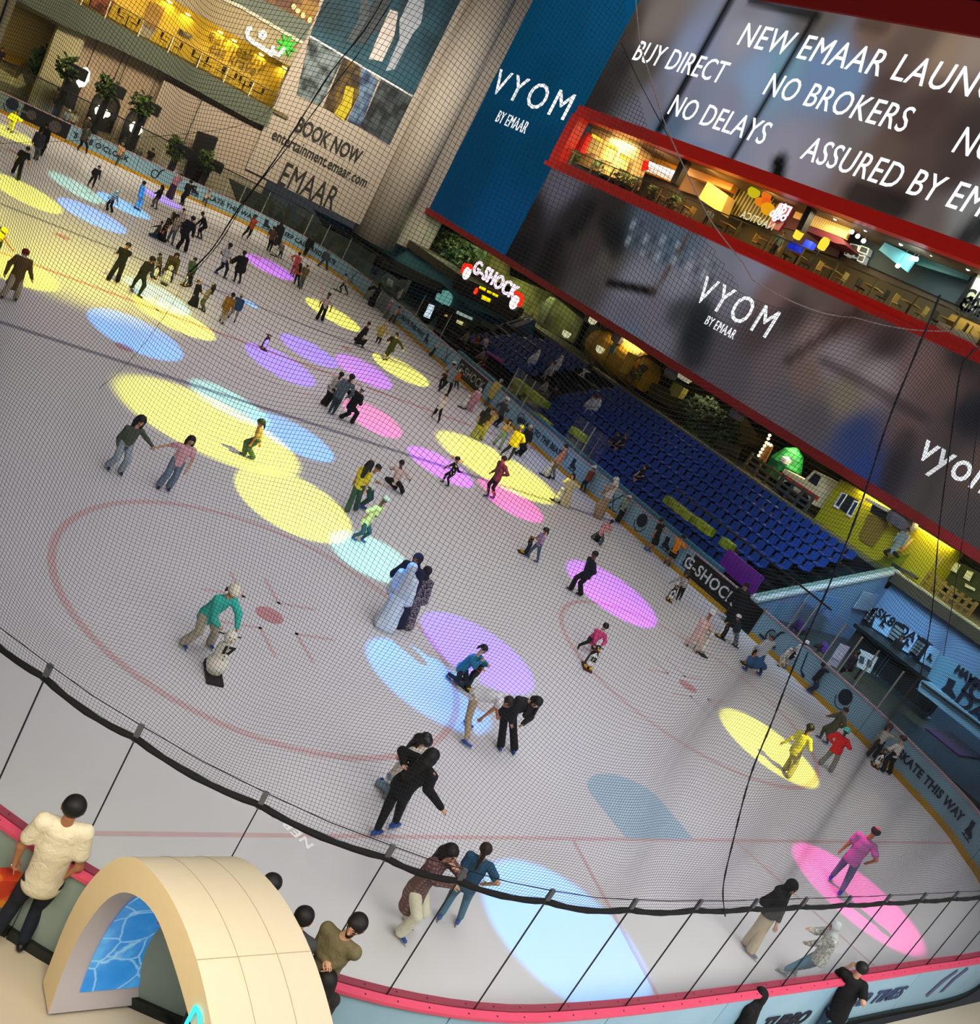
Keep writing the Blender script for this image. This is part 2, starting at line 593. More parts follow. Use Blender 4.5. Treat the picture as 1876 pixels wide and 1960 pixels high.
def icon(kind, k=1.0):
    P = []
    if kind == 'headphone':
        P.append(disc(0, 0.1, 0.30))
        P += ribbon([(0.36 * math.cos(math.radians(a)), 0.02 + 0.42 * math.sin(math.radians(a))) for a in range(190, 351, 16)], 0.035)
    elif kind == 'headset':
        P += ribbon([(0.34 * math.cos(math.radians(a)), 0.05 + 0.38 * math.sin(math.radians(a))) for a in range(-20, 201, 11)], 0.05)
        P.append(disc(0, -0.08, 0.26)); 
    elif kind == 'skate':
        P.append([(-0.28, 0.32), (0.02, 0.36), (0.06, 0.05), (0.34, -0.08), (0.36, -0.2), (-0.25, -0.2), (-0.2, 0.05)])
        P.append([(-0.3, -0.3), (0.42, -0.3), (0.42, -0.34), (-0.3, -0.34)])
        P.append([(-0.15, -0.2), (-0.08, -0.2), (-0.08, -0.3), (-0.15, -0.3)])
        P.append([(0.2, -0.2), (0.27, -0.2), (0.27, -0.3), (0.2, -0.3)])
    elif kind == 'swirl':
        P += ribbon([(-0.12 + 0.24 * math.cos(math.radians(a)), -0.1 + 0.28 * math.sin(math.radians(a))) for a in range(30, 391, 15)],
                    [0.03 + 0.05 * abs(math.sin(math.radians(a / 2))) for a in range(30, 391, 15)])
        P += ribbon([(0.02, -0.36), (0.10, -0.15), (0.12, 0.05), (0.2, 0.3), (0.34, 0.42), (0.46, 0.44)], [0.02, 0.1, 0.12, 0.1, 0.06, 0.01])
    elif kind == 'sticks':
        P += ribbon([(-0.45, -0.38), (-0.25, -0.42), (0.35, 0.45)], 0.05)
        P += ribbon([(0.45, -0.38), (0.25, -0.42), (-0.35, 0.45)], 0.05)
        P.append(disc(0.02, -0.42, 0.09, 12, 0.6))
    elif kind == 'stick':
        P += ribbon([(-0.15, 0.42), (0.05, -0.3), (0.35, -0.42)], [0.05, 0.06, 0.12])
    elif kind == 'arrow':
        P += ribbon([(-0.3, 0), (0.3, 0)], 0.07)
        P += ribbon([(-0.08, 0.25), (-0.3, 0), (-0.08, -0.25)], 0.08)
    elif kind == 'camera':
        P.append([(-0.4, -0.25), (0.4, -0.25), (0.4, 0.2), (-0.4, 0.2)])
    return [[(x * k, y * k) for x, y in p] for p in P]


def on_board(name, s_mid, zc, polys, m, parent, inside=True, off=None):
    """lay 2-D polygons on the board face along the outline"""
    sg = -1 if inside else 1
    o = (-0.022 if inside else 0.105) if off is None else off
    vs, fs = [], []
    for p in polys:
        b = len(vs)
        vs += [bat(s_mid + sg * x, o, zc + y) for x, y in p]
        fs.append(tuple(range(b, b + len(p))))
    return link_mesh(name, vs, fs, m, parent)


def board_text(s, s_mid, zc, size, m, parent, inside=True, bold=0.012, space=1.05, shear=0.0, xs=1.0):
    vs, fs = text_geo(s, size, bold, space, 'CENTER', shear, 0.004)
    sg = -1 if inside else 1
    o = -0.024 if inside else 0.107
    return link_mesh('lettering', [bat(s_mid + sg * v[0] * xs, o - sg * 0 - (v[2] if inside else -v[2]), zc + v[1]) for v in vs], fs, m, parent)


# ------------------------------------------------------------------ the ice
ICE = mat('#d3d0d4', 0.42, None, None, 0.6, 0, 0.03, 0, 0.25)
m_ = MB(); m_.add([(p.x, p.y, 0) for p in BP[:-1]], [tuple(range(len(BP) - 1))])
m_.add([(p.x, p.y, -0.1) for p in BP[:-1]], [tuple(range(len(BP) - 1))[::-1]])
struct('floor_ice', m_, ICE)

PINK = mat('#cfb0b3', 0.45, var=0.05)
REDL = mat('#c58e93', 0.45, var=0.05)
BLUL = mat('#8d8a9c', 0.45, var=0.05)
CREA = mat('#a9c0d0', 0.45, var=0.05)


def ring2(mb, cx, cy_, r, w, a0=0, a1=360, z=0.004, n=48):
    for i in range(n):
        t0, t1 = (math.radians(a0 + (a1 - a0) * k / n) for k in (i, i + 1))
        mb.quad(*[(cx + q * math.cos(t), cy_ + q * math.sin(t), z) for q, t in ((r + w / 2, t0), (r - w / 2, t0), (r - w / 2, t1), (r + w / 2, t1))])


def span(y):
    xs = [p.x for p in BP if abs(p.y - y) < 0.35]
    return min(xs) + 0.1, max(xs) - 0.1


lines = {'goal': (10.0, 0.09, PINK), 'blue': (30.5, 0.30, BLUL), 'centre': (38.4, 0.26, REDL), 'blue2': (46.3, 0.30, BLUL), 'goal2': (66.8, 0.08, PINK)}
k_ = 1
for nm, (yy, w, mm) in lines.items():
    a, b = span(yy)
    q = MB(); q.quad((a, yy - w / 2, .004), (b, yy - w / 2, .004), (b, yy + w / 2, .004), (a, yy + w / 2, .004))
    struct('floor_line_%d' % k_, q, mm); k_ += 1
for (cx, cyy) in ((10.5, 16.5), (25.4, 16.6), (10.5, 60.3), (25.4, 60.3)):
    q = MB(); ring2(q, cx, cyy, 4.55, 0.16)
    for sx in (-1, 1):
        for sy in (-1, 1):
            q.quad((cx + sx * .4, cyy + sy * .55, .005), (cx + sx * 1.4, cyy + sy * .55, .005), (cx + sx * 1.4, cyy + sy * .63, .005), (cx + sx * .4, cyy + sy * .63, .005))
            q.quad((cx + sx * .4, cyy + sy * .55, .005), (cx + sx * .48, cyy + sy * .55, .005), (cx + sx * .48, cyy + sy * 1.6, .005), (cx + sx * .4, cyy + sy * 1.6, .005))
    struct('floor_line_%d' % k_, q, PINK); k_ += 1
    q = MB(); q.add([(cx + .32 * math.cos(t), cyy + .32 * math.sin(t), .006) for t in np.linspace(0, 6.28, 24, endpoint=False)], [tuple(range(24))])
    struct('floor_line_%d' % k_, q, REDL); k_ += 1
for (cx, cyy) in ((10.65, 32.1), (25.2, 32.1), (10.65, 44.7), (25.2, 44.7)):
    q = MB(); q.add([(cx + .32 * math.cos(t), cyy + .32 * math.sin(t), .006) for t in np.linspace(0, 6.28, 24, endpoint=False)], [tuple(range(24))])
    struct('floor_line_%d' % k_, q, REDL); k_ += 1
q = MB(); ring2(q, 17.9, 38.4, 4.55, 0.1)
struct('floor_line_%d' % k_, q, PINK); k_ += 1
# crease with its straight sides and rounded front, and the trapezoid lines behind it
cr = [(16.55, 10.02), (18.85, 10.02), (18.85, 11.3)] + [(17.7 + 1.15 * math.cos(math.radians(a)), 11.3 + 0.75 * math.sin(math.radians(a))) for a in range(10, 180, 15)] + [(16.55, 11.3)]
q = MB(); q.add([(x, y, .006) for x, y in cr], [tuple(range(len(cr)))])
struct('floor_line_%d' % k_, q, CREA); k_ += 1
q = MB()
for (xa, xb) in ((14.9, 14.0), (20.4, 21.6)):
    q.quad((xa - .04, 10, .005), (xa + .04, 10, .005), (xb + .04, 5.7, .005), (xb - .04, 5.7, .005))
struct('floor_line_%d' % k_, q, PINK); k_ += 1

# concourse floors around the rink
TILE = mat('#cfc3ab', 0.25, None, None, 0.8, 0, 0.05, 0, 0.5)
q = MB(); q.box((-8, -6, -0.12), (60, 5.2, -0.02)); q.box((-8, 5.2, -0.12), (8.8, 13, -0.021))
struct('floor_concourse', q, TILE)
RUBB = mat('#20292a', 0.6, None, None, 3, 0, 0.2)
q = MB(); q.box((30, -4, -0.14), (45, 66, -0.02)); q.box((30, 66, -0.14), (52, 88, -0.02))
struct('floor_rubber', q, RUBB)
q = MB(); q.box((-2, 71, -0.13), (32, 90, -0.03))
struct('floor_terrace', q, mat('#8e8468', 0.5))
q = MB(); q.box((10, -2.0, -0.03), (40, 4.6, 0.0))
struct('floor_tile_band', q, mat('#d9d2d4', 0.15, None, None, 0.7, 0, 0.05, 0, 0.5))

# ------------------------------------------------------------------ dasher boards
BLUE = mat('#7fa3b5', 0.5, var=0.05)
BLUN = mat('#86b4cc', 0.4, None, '#a9cfe0', 0.7)
TEAL = mat('#2f6d83', 0.55, var=0.06)
BLK = mat('#0b0c0e', 0.5, var=0.15)
YEL = mat('#b98a14', 0.5, var=0.12)
GRN = mat('#6f8077', 0.55, var=0.06)
INK = mat('#141a2c', 0.6)
WHT = mat('#e6e6e6', 0.5)
CAPF = mat('#a98d96', 0.45)
CAPN = mat('#e0506f', 0.4, var=0.05)
CAPL = mat('#9a3f52', 0.4, var=0.05)

far_boards = [
    ((-45, 197), (40, 236), GRN, 'pale green rink board with a black puck print at the far left', [('icon', 'headphone', 0.55, 1.25)]),
    ((40, 236), (120, 266), BLK, 'black advert board with dim watch picture left of the SK8 board', [('disc', 0.30, 0.38), ('txt', 'NEW', 0.2, -1.3, '#5a5a5a')]),
    ((120, 266), (262, 336), BLUE, 'blue rink board reading S SK8 OCLOCK below the arches', [('txt', "'S SK8 O'CLOCK", 0.50, -0.2, INK)]),
    ((262, 336), (332, 367), BLUE, 'blue rink board with a swirl logo beside the SK8 board', [('icon', 'swirl', 0.0, 1.0)]),
    ((332, 367), (392, 393), BLUE, 'blue rink board with one skate print left of the far KATE THIS WAY board', [('icon', 'skate', 0.2, 1.0)]),
    ((392, 393), (480, 437), BLUE, 'blue rink board reading KATE THIS WAY at the far end', [('txt', 'SKATE THIS WAY', 0.50, 0.0, INK)]),
    ((480, 437), (526, 459), BLUE, 'blue rink board with skate print behind the orange vest steward', [('icon', 'skate', 0.0, 1.0)]),
    ((526, 459), (640, 520), BLUE, 'blue rink board reading CALM AND SKATE in the far corner', [('txt', 'KEEP CALM AND SKATE', 0.46, 0.3, INK)]),
    ((640, 520), (700, 570), BLUE, 'plain blue rink board with crossed stick print before the far gate', [('icon', 'sticks', 0.3, 1.0)]),
    ((732, 600), (826, 683), BLUE, 'blue rink board with an arrow and SKATE THIS WAY after the far gate', [('icon', 'arrow', -2.0, 0.8), ('txt', 'SKATE THIS WAY', 0.44, 0.2, INK), ('icon', 'skate', 2.5, 0.9)]),
    ((826, 683), (866, 719), BLUE, 'blue rink board with crossed hockey sticks left of the far black board', [('icon', 'sticks', 0.0, 1.0)]),
    ((866, 719), (912, 761), BLK, 'black rink board with grey G-SHOCK lettering farther along the side', [('txt', 'G-SHOCK', 0.72, 0.0, '#9a9a92')]),
    ((912, 761), (962, 810), BLUE, 'plain blue rink board behind the yellow jacket man', []),
    ((962, 810), (1064, 898), BLUE, 'blue rink board reading SKATE TO THE BEAT between headphones', [('icon', 'headset', -2.1, 0.8), ('txt', 'SKATE TO THE BEAT', 0.42, 0.1, INK), ('icon', 'headset', 2.35, 0.8)]),
    ((1064, 898), (1122, 948), BLUE, 'blue rink board with skate print right of the BEAT board', [('icon', 'skate', -0.7, 0.9)]),
    ((1122, 948), (1180, 995), BLUE, 'blue rink board with crossed sticks behind the beige dress woman', [('icon', 'sticks', 0.3, 1.1)]),
    ((1180, 995), (1240, 1048), BLUE, 'blue rink board with one large headphone beside the long shorts man', [('icon', 'headphone', 0.0, 1.1)]),
    ((1240, 1048), (1303, 1104), BLUE, 'blue rink board with two skate prints behind the orange shirt boy', [('icon', 'skate', -0.5, 0.9), ('icon', 'skate', 1.0, 0.9)]),
    ((1303, 1104), (1392, 1180), BLK, 'black rink board with white SHOCK lettering nearer along the side', [('txt', 'G-SHOCK', 0.72, -0.1, '#d8d8d8')]),
    ((1418, 1213), (1472, 1262), BLUE, 'blue rink board with swirl logo right of the side gate', [('icon', 'swirl', 0.1, 0.9), ('txt', 'DUBAI ICE RINK', 0.13, 0.0, INK, -0.35)]),
    ((1472, 1262), (1548, 1326), BLUE, 'blue rink board with single stick print behind the cream figure', [('icon', 'stick', 0.0, 1.0)]),
    ((1548, 1326), (1640, 1411), BLUE, 'blue rink board with headphone print behind the olive coat woman', [('icon', 'headphone', 0.0, 1.0)]),
    ((1640, 1411), (1848, 1652), BLUE, 'blue rink board reading KATE THIS WAY at the near right bend', [('txt', 'SKATE THIS WAY', 0.42, 0.2, INK), ('icon', 'skate', 2.5, 0.8)]),
    ((1848, 1652), (1930, 1790), BLUE, 'blue rink board at the right picture edge', [('txt', 'CALM', 0.42, 0.0, INK)]),
]
for (pa, pb, mm, label, marks) in far_boards:
    s1, s0 = sat(*pa), sat(*pb)              # s grows from near to far along the right side
    if s0 > s1:
        s0, s1 = s1, s0
    mid = (s0 + s1) / 2
    rt = root('rink_board', bat(mid), label, 'rink board')
    q = MB(); strip(q, s0 + .01, s1 - .01, 0.2, 1.2, 0, 0.09); q.build('panel', mm, rt)
    q = MB(); strip(q, s0 + .01, s1 - .01, 0.0, 0.21, -0.03, 0.09); q.build('kick_plate', YEL, rt)
    q = MB(); strip(q, s0, s1, 1.2, 1.26, -0.02, 0.12); q.build('cap_rail', CAPF, rt)
    for k in marks:
        if k[0] == 'icon':
            on_board('print', mid - k[2], 0.7, icon(k[1], k[3]), INK if mm is not BLK else mat('#55524e'), rt)
        elif k[0] == 'disc':
            on_board('print', mid, 0.7, [disc(-0.9, 0, k[1]), disc(0.6, -0.05, k[2])], mat('#45403c', 0.6), rt)
        else:
            mk = k[4] if not isinstance(k[4], str) else mat(k[4], 0.6)
            board_text(k[1], mid - k[3], 0.7 + (k[5] if len(k) > 5 else 0), k[2], mk, rt)
# the gate in the far corner and the gate in the near side
for (pa, pb, lab) in (((700, 570), (732, 600), 'grey rink gate with a notice in the far corner'), ((1392, 1180), (1418, 1213), 'dark rink gate beside the near black board')):
    s1, s0 = sat(*pa), sat(*pb)
    rt = root('rink_gate', bat((s0 + s1) / 2), lab, 'gate')
    dark = lab.startswith('dark')
    q = MB(); strip(q, s0 + .03, s1 - .03, 0.05, 1.22, 0, 0.06); q.build('gate_leaf', BLK if dark else mat('#77807c', 0.5), rt)
    q = MB(); q.tube([bat(s0 + .02, .05, 0), bat(s0 + .02, .05, 1.4)], .04); q.build('post', mat('#8d9290', .4, metal=.6), rt)
    q = MB(); q.tube([bat(s1 - .02, .05, 0), bat(s1 - .02, .05, 1.4)], .04); q.build('post', mat('#8d9290', .4, metal=.6), rt)
    if not dark:
        on_board('notice', (s0 + s1) / 2, .85, [[(-.3, -.2), (.3, -.2), (.3, .2), (-.3, .2)]], mat('#c3cdd0'), rt, off=-0.03)

# near boards with the pink rail, seen from the concourse; their panels face outward
nc = [0.6, sxy(1.6, 40), sxy(1.6, 24), sxy(2.2, 12), sxy(4.35, 8.4), sxy(6.9, 6.6), sxy(8.55, 5.95), sxy(11.2, 5.6), sxy(13.9, 5.5), sxy(17.2, 5.47), sxy(20.3, 5.46), sxy(24.0, 5.5), sxy(29.2, 7.2)]
near_lab = ['pale rink board far along the left side', 'pale rink board midway along the left side', 'pale rink board of the left bend', 'pale rink board at the left picture edge',
            'pale green rink board behind the white shirt man', 'rink board behind the cream arch', 'light blue rink board with swirl logo right of the arch',
            'light blue rink board under the big blue light ellipse', 'light blue rink board reading TURBO behind the black abaya woman', 'light blue rink board reading GOOD TIMES beside the black shirt man',
            'light blue rink board with two leg prints at lower right', 'light blue rink board with a blue figure print at the right edge']
PALG = mat('#8fa29a', 0.4, var=.05)
for i in range(len(nc) - 1):
    s0, s1 = nc[i], nc[i + 1]
    mid = (s0 + s1) / 2
    rt = root('rink_board', bat(mid), near_lab[i], 'rink board')
    q = MB(); strip(q, s0 + .008, s1 - .008, 0.12, 1.2, 0, 0.09); q.build('panel', PALG if i < 5 else BLUN, rt)
    q = MB(); strip(q, s0 + .008, s1 - .008, 0.0, 0.2, -0.03, 0.02); q.build('kick_plate', YEL, rt)
    q = MB(); strip(q, s0 + .008, s1 - .008, -0.02, 0.12, 0.02, 0.14); q.build('base_trim', mat('#2c3230', 0.3, metal=.5), rt)
    q = MB(); strip(q, s0, s1, 1.2, 1.25, 0.035, 0.15); q.build('cap_rail', CAPN, rt)
    q = MB(); strip(q, s0, s1, 1.2, 1.25, -0.09, 0.015); q.build('inner_rail', CAPL, rt)
    q = MB()
    for j in range(int((s1 - s0) / 0.42)):
        for oo in (.10, -.04):
            p = bat(s0 + .2 + j * .42, oo, 1.252)
            q.lathe([(.012, 0), (.012, .003)], p, 6)
    q.build('screw', mat('#40121c', 0.4), rt)
    if i == 6:
        on_board('print', s1 - 1.15, 0.72, icon('swirl', 0.75), INK, rt, inside=False)
    if i == 8:
        board_text('TURBO', s1 - 1.0, 0.42, 0.42, INK, rt, inside=False, shear=.3, bold=.02)
    if i == 9:
        board_text('GOOD TIMES', s0 + 1.6, 0.62, 0.44, mat('#33456a', .6), rt, inside=False, shear=.3, bold=.015)
    if i == 10:
        on_board('print', mid, 0.7, [[(-.75, -.3), (-.6, -.38), (-.35, .05), (-.1, .3), (-.2, .38), (-.55, .1)], [(-.15, -.3), (.0, -.3), (.15, .05), (.4, .3), (.25, .4), (-.02, .1)]], mat('#5d5f86', .6), rt, inside=False)
    if i == 11:
        on_board('print', s0 + .9, 0.7, [disc(0, .2, .3, 20), [(-.3, .1), (.5, -.1), (.6, -.4), (-.2, -.4)]], mat('#3a86b0', .6), rt, inside=False)

# ------------------------------------------------------------------ glass on the near rail, seam by seam
GLS = glass_mat((0.955, 0.965, 0.95), 0.05)
GL_TOP = 3.05
seams = [sxy(1.6, 30), sxy(1.6, 24), sxy(1.6, 19), sxy(1.75, 14.2), sxy(2.4, 11.8), sxy(3.02, 10.45), sxy(3.79, 9.25), sxy(4.6, 8.28), sxy(5.7, 7.3), sxy(6.87, 6.75), sxy(7.86, 6.2), sxy(8.98, 5.8), sxy(10.22, 5.6)]
while seams[-1] < sxy(24, 5.5):
    seams.append(seams[-1] + 1.28)
for i in range(len(seams) - 1):
    a, b = bat(seams[i], 0.025), bat(seams[i + 1], 0.025)
    d = (b - a).normalized(); n = Vector((d.y, -d.x, 0))
    c = (a + b) / 2
    hl = (b - a).length / 2 - .008
    q = MB(); q.obox(c + Vector((0, 0, (1.25 + GL_TOP) / 2)), d * hl, n * .006, Vector((0, 0, (GL_TOP - 1.25) / 2)))
    o = thing('rink_glass', q, GLS, 'clear glass pane standing in the pink rail at the near end', 'glass pane', 'near rink glass panes')
    q = MB(); q.obox(Vector((b.x, b.y, (1.25 + GL_TOP) / 2)), d * .007, n * .008, Vector((0, 0, (GL_TOP - 1.25) / 2)))
    ORIGIN[o.name] = tuple(o.location)
    q.build('seal', BLK, o)

# ------------------------------------------------------------------ the safety net hung above that glass
NETM = mat('#15171a', 0.8, var=.2)
sA, sB = sxy(1.6, 15.5), sxy(24.0, 5.5)
CELL = 0.041
nu = int((sB - sA) / CELL)
ss = sA + np.arange(nu) * CELL
cx_ = np.interp(ss, BSn, BPn[:, 0]); cyy_ = np.interp(ss, BSn, BPn[:, 1])
tx = np.gradient(cx_); ty = np.gradient(cyy_); tl = np.hypot(tx, ty); tx /= tl; ty /= tl
nx_, ny_ = ty, -tx                                                # outward
azm = cx_ / cyy_
ztop = np.interp(azm, [0, .45, .56, .64, .72, .83, .97, 1.1, 1.3, 1.45, 1.62, 2.2, 5], [14.0, 14.0, 13.6, 12.2, 11.5, 10.9, 10.5, 10.22, 10.32, 10.55, 10.8, 11.0, 11.2])
ztop = ztop - 0.05 * np.abs(np.sin(ss * 2.6))
nv = int((14.1 - GL_TOP) / CELL)
U, Vv = np.meshgrid(ss, np.arange(nv) * CELL, indexing='ij')
ramp = np.clip(Vv / 0.8, 0, 1)
du = ramp * np.interp(U, [sxy(11, 5.6), sxy(16, 5.5)], [1.0, .4]) * (0.10 * np.sin(1.3 * U + 0.9 * Vv) + 0.07 * np.sin(0.7 * U - 1.7 * Vv + 1.0) + 0.035 * np.sin(3.1 * U + 0.6 * Vv))
dv = ramp * (0.13 * np.sin(1.15 * U + 0.5 * Vv) + 0.08 * np.sin(2.3 * U - 0.8 * Vv) + 0.05 * np.sin(0.5 * U + 2.1 * Vv))
dn = ramp * np.interp(U, [sxy(11, 5.6), sxy(16, 5.5)], [1.0, .07]) * (0.10 * np.sin(1.9 * U + 0.8 * np.sin(0.9 * Vv)) + 0.06 * np.sin(3.7 * U + 0.7 * Vv + 2))
zz = GL_TOP + Vv + dv
ok = (GL_TOP + Vv) <= ztop[:, None]
PX = cx_[:, None] + tx[:, None] * du + nx_[:, None] * (dn + .03)
PY = cyy_[:, None] + ty[:, None] * du + ny_[:, None] * (dn + .03)
PNT = np.stack([PX, PY, zz], -1)
T3 = np.stack([tx, ty, np.zeros(nu)], -1)[:, None, :]
N3 = np.stack([nx_, ny_, np.zeros(nu)], -1)[:, None, :]
Z3 = np.array([0, 0, 1.0])
RN = 0.0021
verts, faces = [], []
base = 0
for axis, side in ((0, Z3), (1, T3)):
    ring = np.stack([PNT + N3 * RN, PNT - N3 * RN * .5 + side * RN * .87, PNT - N3 * RN * .5 - side * RN * .87], 2)   # nu,nv,3,3
    idx = base + np.arange(nu * nv * 3).reshape(nu, nv, 3)
    if axis == 0:
        A, B, m2 = idx[:-1], idx[1:], ok[:-1] & ok[1:]
    else:
        A, B, m2 = idx[:, :-1], idx[:, 1:], ok[:, :-1] & ok[:, 1:]
    A, B = A[m2], B[m2]
    for k in range(3):
        k2 = (k + 1) % 3
        faces.append(np.stack([A[:, k], B[:, k], B[:, k2], A[:, k2]], 1))
    verts.append(ring.reshape(-1, 3)); base += nu * nv * 3
verts = np.concatenate(verts); faces = np.concatenate(faces)
used = np.zeros(len(verts), bool); used[faces.ravel()] = True
remap = np.cumsum(used) - 1
net_root = root('safety_net', bat(sxy(8.98, 5.8), 0.03, GL_TOP), 'tall black safety net hanging above the near rink glass', 'safety net')
link_mesh('netting', verts[used], remap[faces].astype(np.int32), NETM, net_root)
# padded bottom rope in sagging lengths, a thin line above it, and ties at the glass seams
ROPE = mat('#0c0d0f', 0.9, var=.25, scale=40)
sn = [s for s in seams if sA - .1 <= s <= sB] 
if sn[-1] < sB - .3:
    sn.append(sB)
q = MB(); q2 = MB(); q3 = MB()
for a, b in zip(sn[:-1], sn[1:]):
    pts = []
    for i in range(9):
        t = i / 8
        sag = 0.05 * 4 * t * (1 - t) * (1 if b < sxy(12, 5.6) else .7)
        pts.append(bat(a + (b - a) * t, .03, GL_TOP - sag))
    q.tube(pts, [.036 + .004 * math.sin(i * 2.1) for i in range(9)], 8)
    q2.tube([bat(a, .03, GL_TOP + .17), bat((a + b) / 2, .03, GL_TOP + .16), bat(b, .03, GL_TOP + .17)], .006, 5)
    c = bat(a, .03, GL_TOP + .07)
    q3.obox(c, bat(a + .03, .03, 0) - bat(a, .03, 0), Vector((0, 0, .11)), (bat(a, .05, 0) - bat(a, .03, 0)))
q.build('bottom_rope', ROPE, net_root, smooth=True)
q2.build('lacing_line', ROPE, net_root)
q3.build('rope_clamp', mat('#5b5f63', .5, metal=.4), net_root)
# top rope: along the cut upper edge
q = MB()
tp = [Vector((cx_[i], cyy_[i], ztop[i])) for i in range(0, nu, 4) if ztop[i] < 13.9]
q.tube(tp, .006, 5); q.build('top_rope', mat('#6a5a58', .8), net_root)


def on_net(px, py, off=.06):
    """where the pixel ray crosses the standing net"""
    r = ray(px, py)
    az = r[0] / r[1]
    i = int(np.argmin(np.abs(azm - az)))
    t = cyy_[i] / r[1]
    return Vector((cx_[i] + nx_[i] * off, cyy_[i] + ny_[i] * off, EYE_H + r[2] * t))


for pts, r, lab in (([(1384, 1747), (1381, 1690), (1400, 1600), (1428, 1480), (1472, 1378), (1520, 1255), (1580, 1110), (1640, 955), (1690, 810), (1740, 680), (1790, 560)], .016, 'dark knotted rope running up the net at the right'),
                    ([(370, 525), (410, 480), (465, 405), (520, 320), (580, 235), (640, 140), (700, 60), (745, -5)], .011, 'thicker dark rope seam across the EMAAR banner'),
                    ([(362, 545), (420, 470), (480, 385), (555, 280), (625, 190), (690, 100), (760, -5)], .007, 'second rope seam beside the thicker one on the banner'),
                    ([(200, 745), (260, 690), (330, 600), (365, 530)], .004, 'thin net seam line running down the ice at left'),
                    ([(0, 280), (470, 245), (560, 110), (640, 0)], .0035, 'thin dark net seam over the healthy food terrace'),
                    ([(1190, 85), (1225, 160), (1280, 265)], .006, 'slack dark net edge cord on the lit screen'),
                    ([(1876, 660), (1835, 690), (1815, 830), (1790, 1000), (1775, 1180), (1745, 1330)], .012, 'dark bundle of net cords near the right edge'),
                    ([(1876, 700), (1855, 860), (1830, 1060), (1800, 1250)], .007, 'thin cord right of the dark net cord bundle')):
    q = MB(); pp = [on_net(*p) for p in pts]; r *= .62
    pp = catmull(pp, .12)
    q.tube(pp, [r * (1 + .25 * math.sin(i * 1.7)) for i in range(len(pp))], 6)
    thing('net_rope', q, ROPE if 'knot' not in lab else mat('#10131d', .9, var=.3), lab, 'rope', 'ropes on the safety net', True)

# ------------------------------------------------------------------ glass and posts on the far boards
FGL = glass_mat((0.80, 0.84, 0.80), 0.05)
ALU = mat('#9da09a', 0.35, metal=.5, var=.1)
fs0, fs1 = sxy(35.0, 61.5), sxy(8, 72.2)
cuts = np.linspace(fs0, fs1, 22)
for i in range(21):
    q = MB(); strip(q, cuts[i] + .03, cuts[i + 1] - .03, 1.26, 3.0, .03, .045, 1.0)
    o = thing('rink_glass', q, FGL, 'smoky glass pane on the far end boards', 'glass pane', 'far end glass panes')
    ORIGIN[o.name] = tuple(o.location)
    q = MB(); strip(q, cuts[i], cuts[i + 1], 3.0, 3.07, 0, .08, 1.0); q.build('top_rail', BLK, o)
for n_, (b_, t_) in enumerate((((462, 391), (474, 360)), ((499, 407), (515, 371)), ((574, 449), (587, 420)), ((612, 470), (632, 430)), ((645, 492), (665, 450)))):
    s = sat(*b_, 1.25)
    q = MB(); q.tube([bat(s, .04, 1.25), bat(s, .04, 3.0)], .045, 6)
    thing('glass_post', q, ALU, 'pale aluminium glass post in the far corner', 'post', 'far corner glass posts')
side_posts = [((966, 752), (981, 725)), ((977, 762), (994, 734)), ((990, 775), (1008, 744)), ((1086, 857), (1099, 840)), ((1105, 869), (1122, 841)), ((1119, 882), (1139, 850)), ((1156, 894), (1176, 861)), ((780, 600), (792, 575)), ((832, 642), (846, 614)),
              ((1506, 1204), (1536, 1163)), ((1548, 1225), (1571, 1192)), ((1579, 1262), (1607, 1222)), ((1603, 1288), (1636, 1245)), ((1641, 1318), (1677, 1275)), ((1680, 1353), (1738, 1273))]
for (b_, t_) in side_posts:
    s = sat(*b_, 1.26)
    q = MB(); q.tube([bat(s, .1, 1.0), bat(s, .1, 2.9)], .035, 6)
    near = b_[0] > 1400
    thing('glass_post', q, ALU, 'bare aluminium glass post beside the skate hire counter' if near else 'bare aluminium glass post in front of the stand', 'post', 'posts by the hire counter' if near else 'posts before the stand')
for (pa, pb, lab) in (((1485, 1180), (1545, 1222), 'sheet of rink glass behind the cream figure'), ((1545, 1222), (1610, 1288), 'sheet of rink glass left of the hire counter'), ((966, 752), (1010, 795), 'sheet of rink glass beside the yellow lit bench'), ((1060, 838), (1150, 900), 'sheet of rink glass behind the BEAT board')):
    s1, s0 = sat(*pa, 1.26), sat(*pb, 1.26)
    q = MB(); strip(q, s0, s1, 1.26, 2.9, .09, .105, .6)
    thing('rink_glass', q, glass_mat((.9, .93, .93), .05), lab, 'glass pane')
q = MB(); strip(q, sxy(34.5, 19.0), sxy(34.5, 29), 2.9, 2.97, .07, .13)
thing('glass_rail', q, BLK, 'black top rail over the glass beside the hire counter', 'rail')
# teal ledge running behind the side boards
q = MB(); strip(q, sxy(34.5, 24.5), sxy(34.75, 49.5), 1.0, 1.42, .35, .45); strip(q, sxy(34.5, 24.5), sxy(34.75, 49.5), 1.2, 1.42, .12, .36)
thing('bench_ledge', q, TEAL, 'long teal ledge behind the side boards in front of the stand', 'ledge')
# ------------------------------------------------------------------ bodies and clothes as smooth blended volumes
def V3(a):
    return np.array([a[0], a[1], a[2]], float)


def cone(a, b, ra, rb, side=None, w=1.0, lab=0):
    return (V3(a), V3(b), ra, rb, None if side is None else V3(side), w, lab)


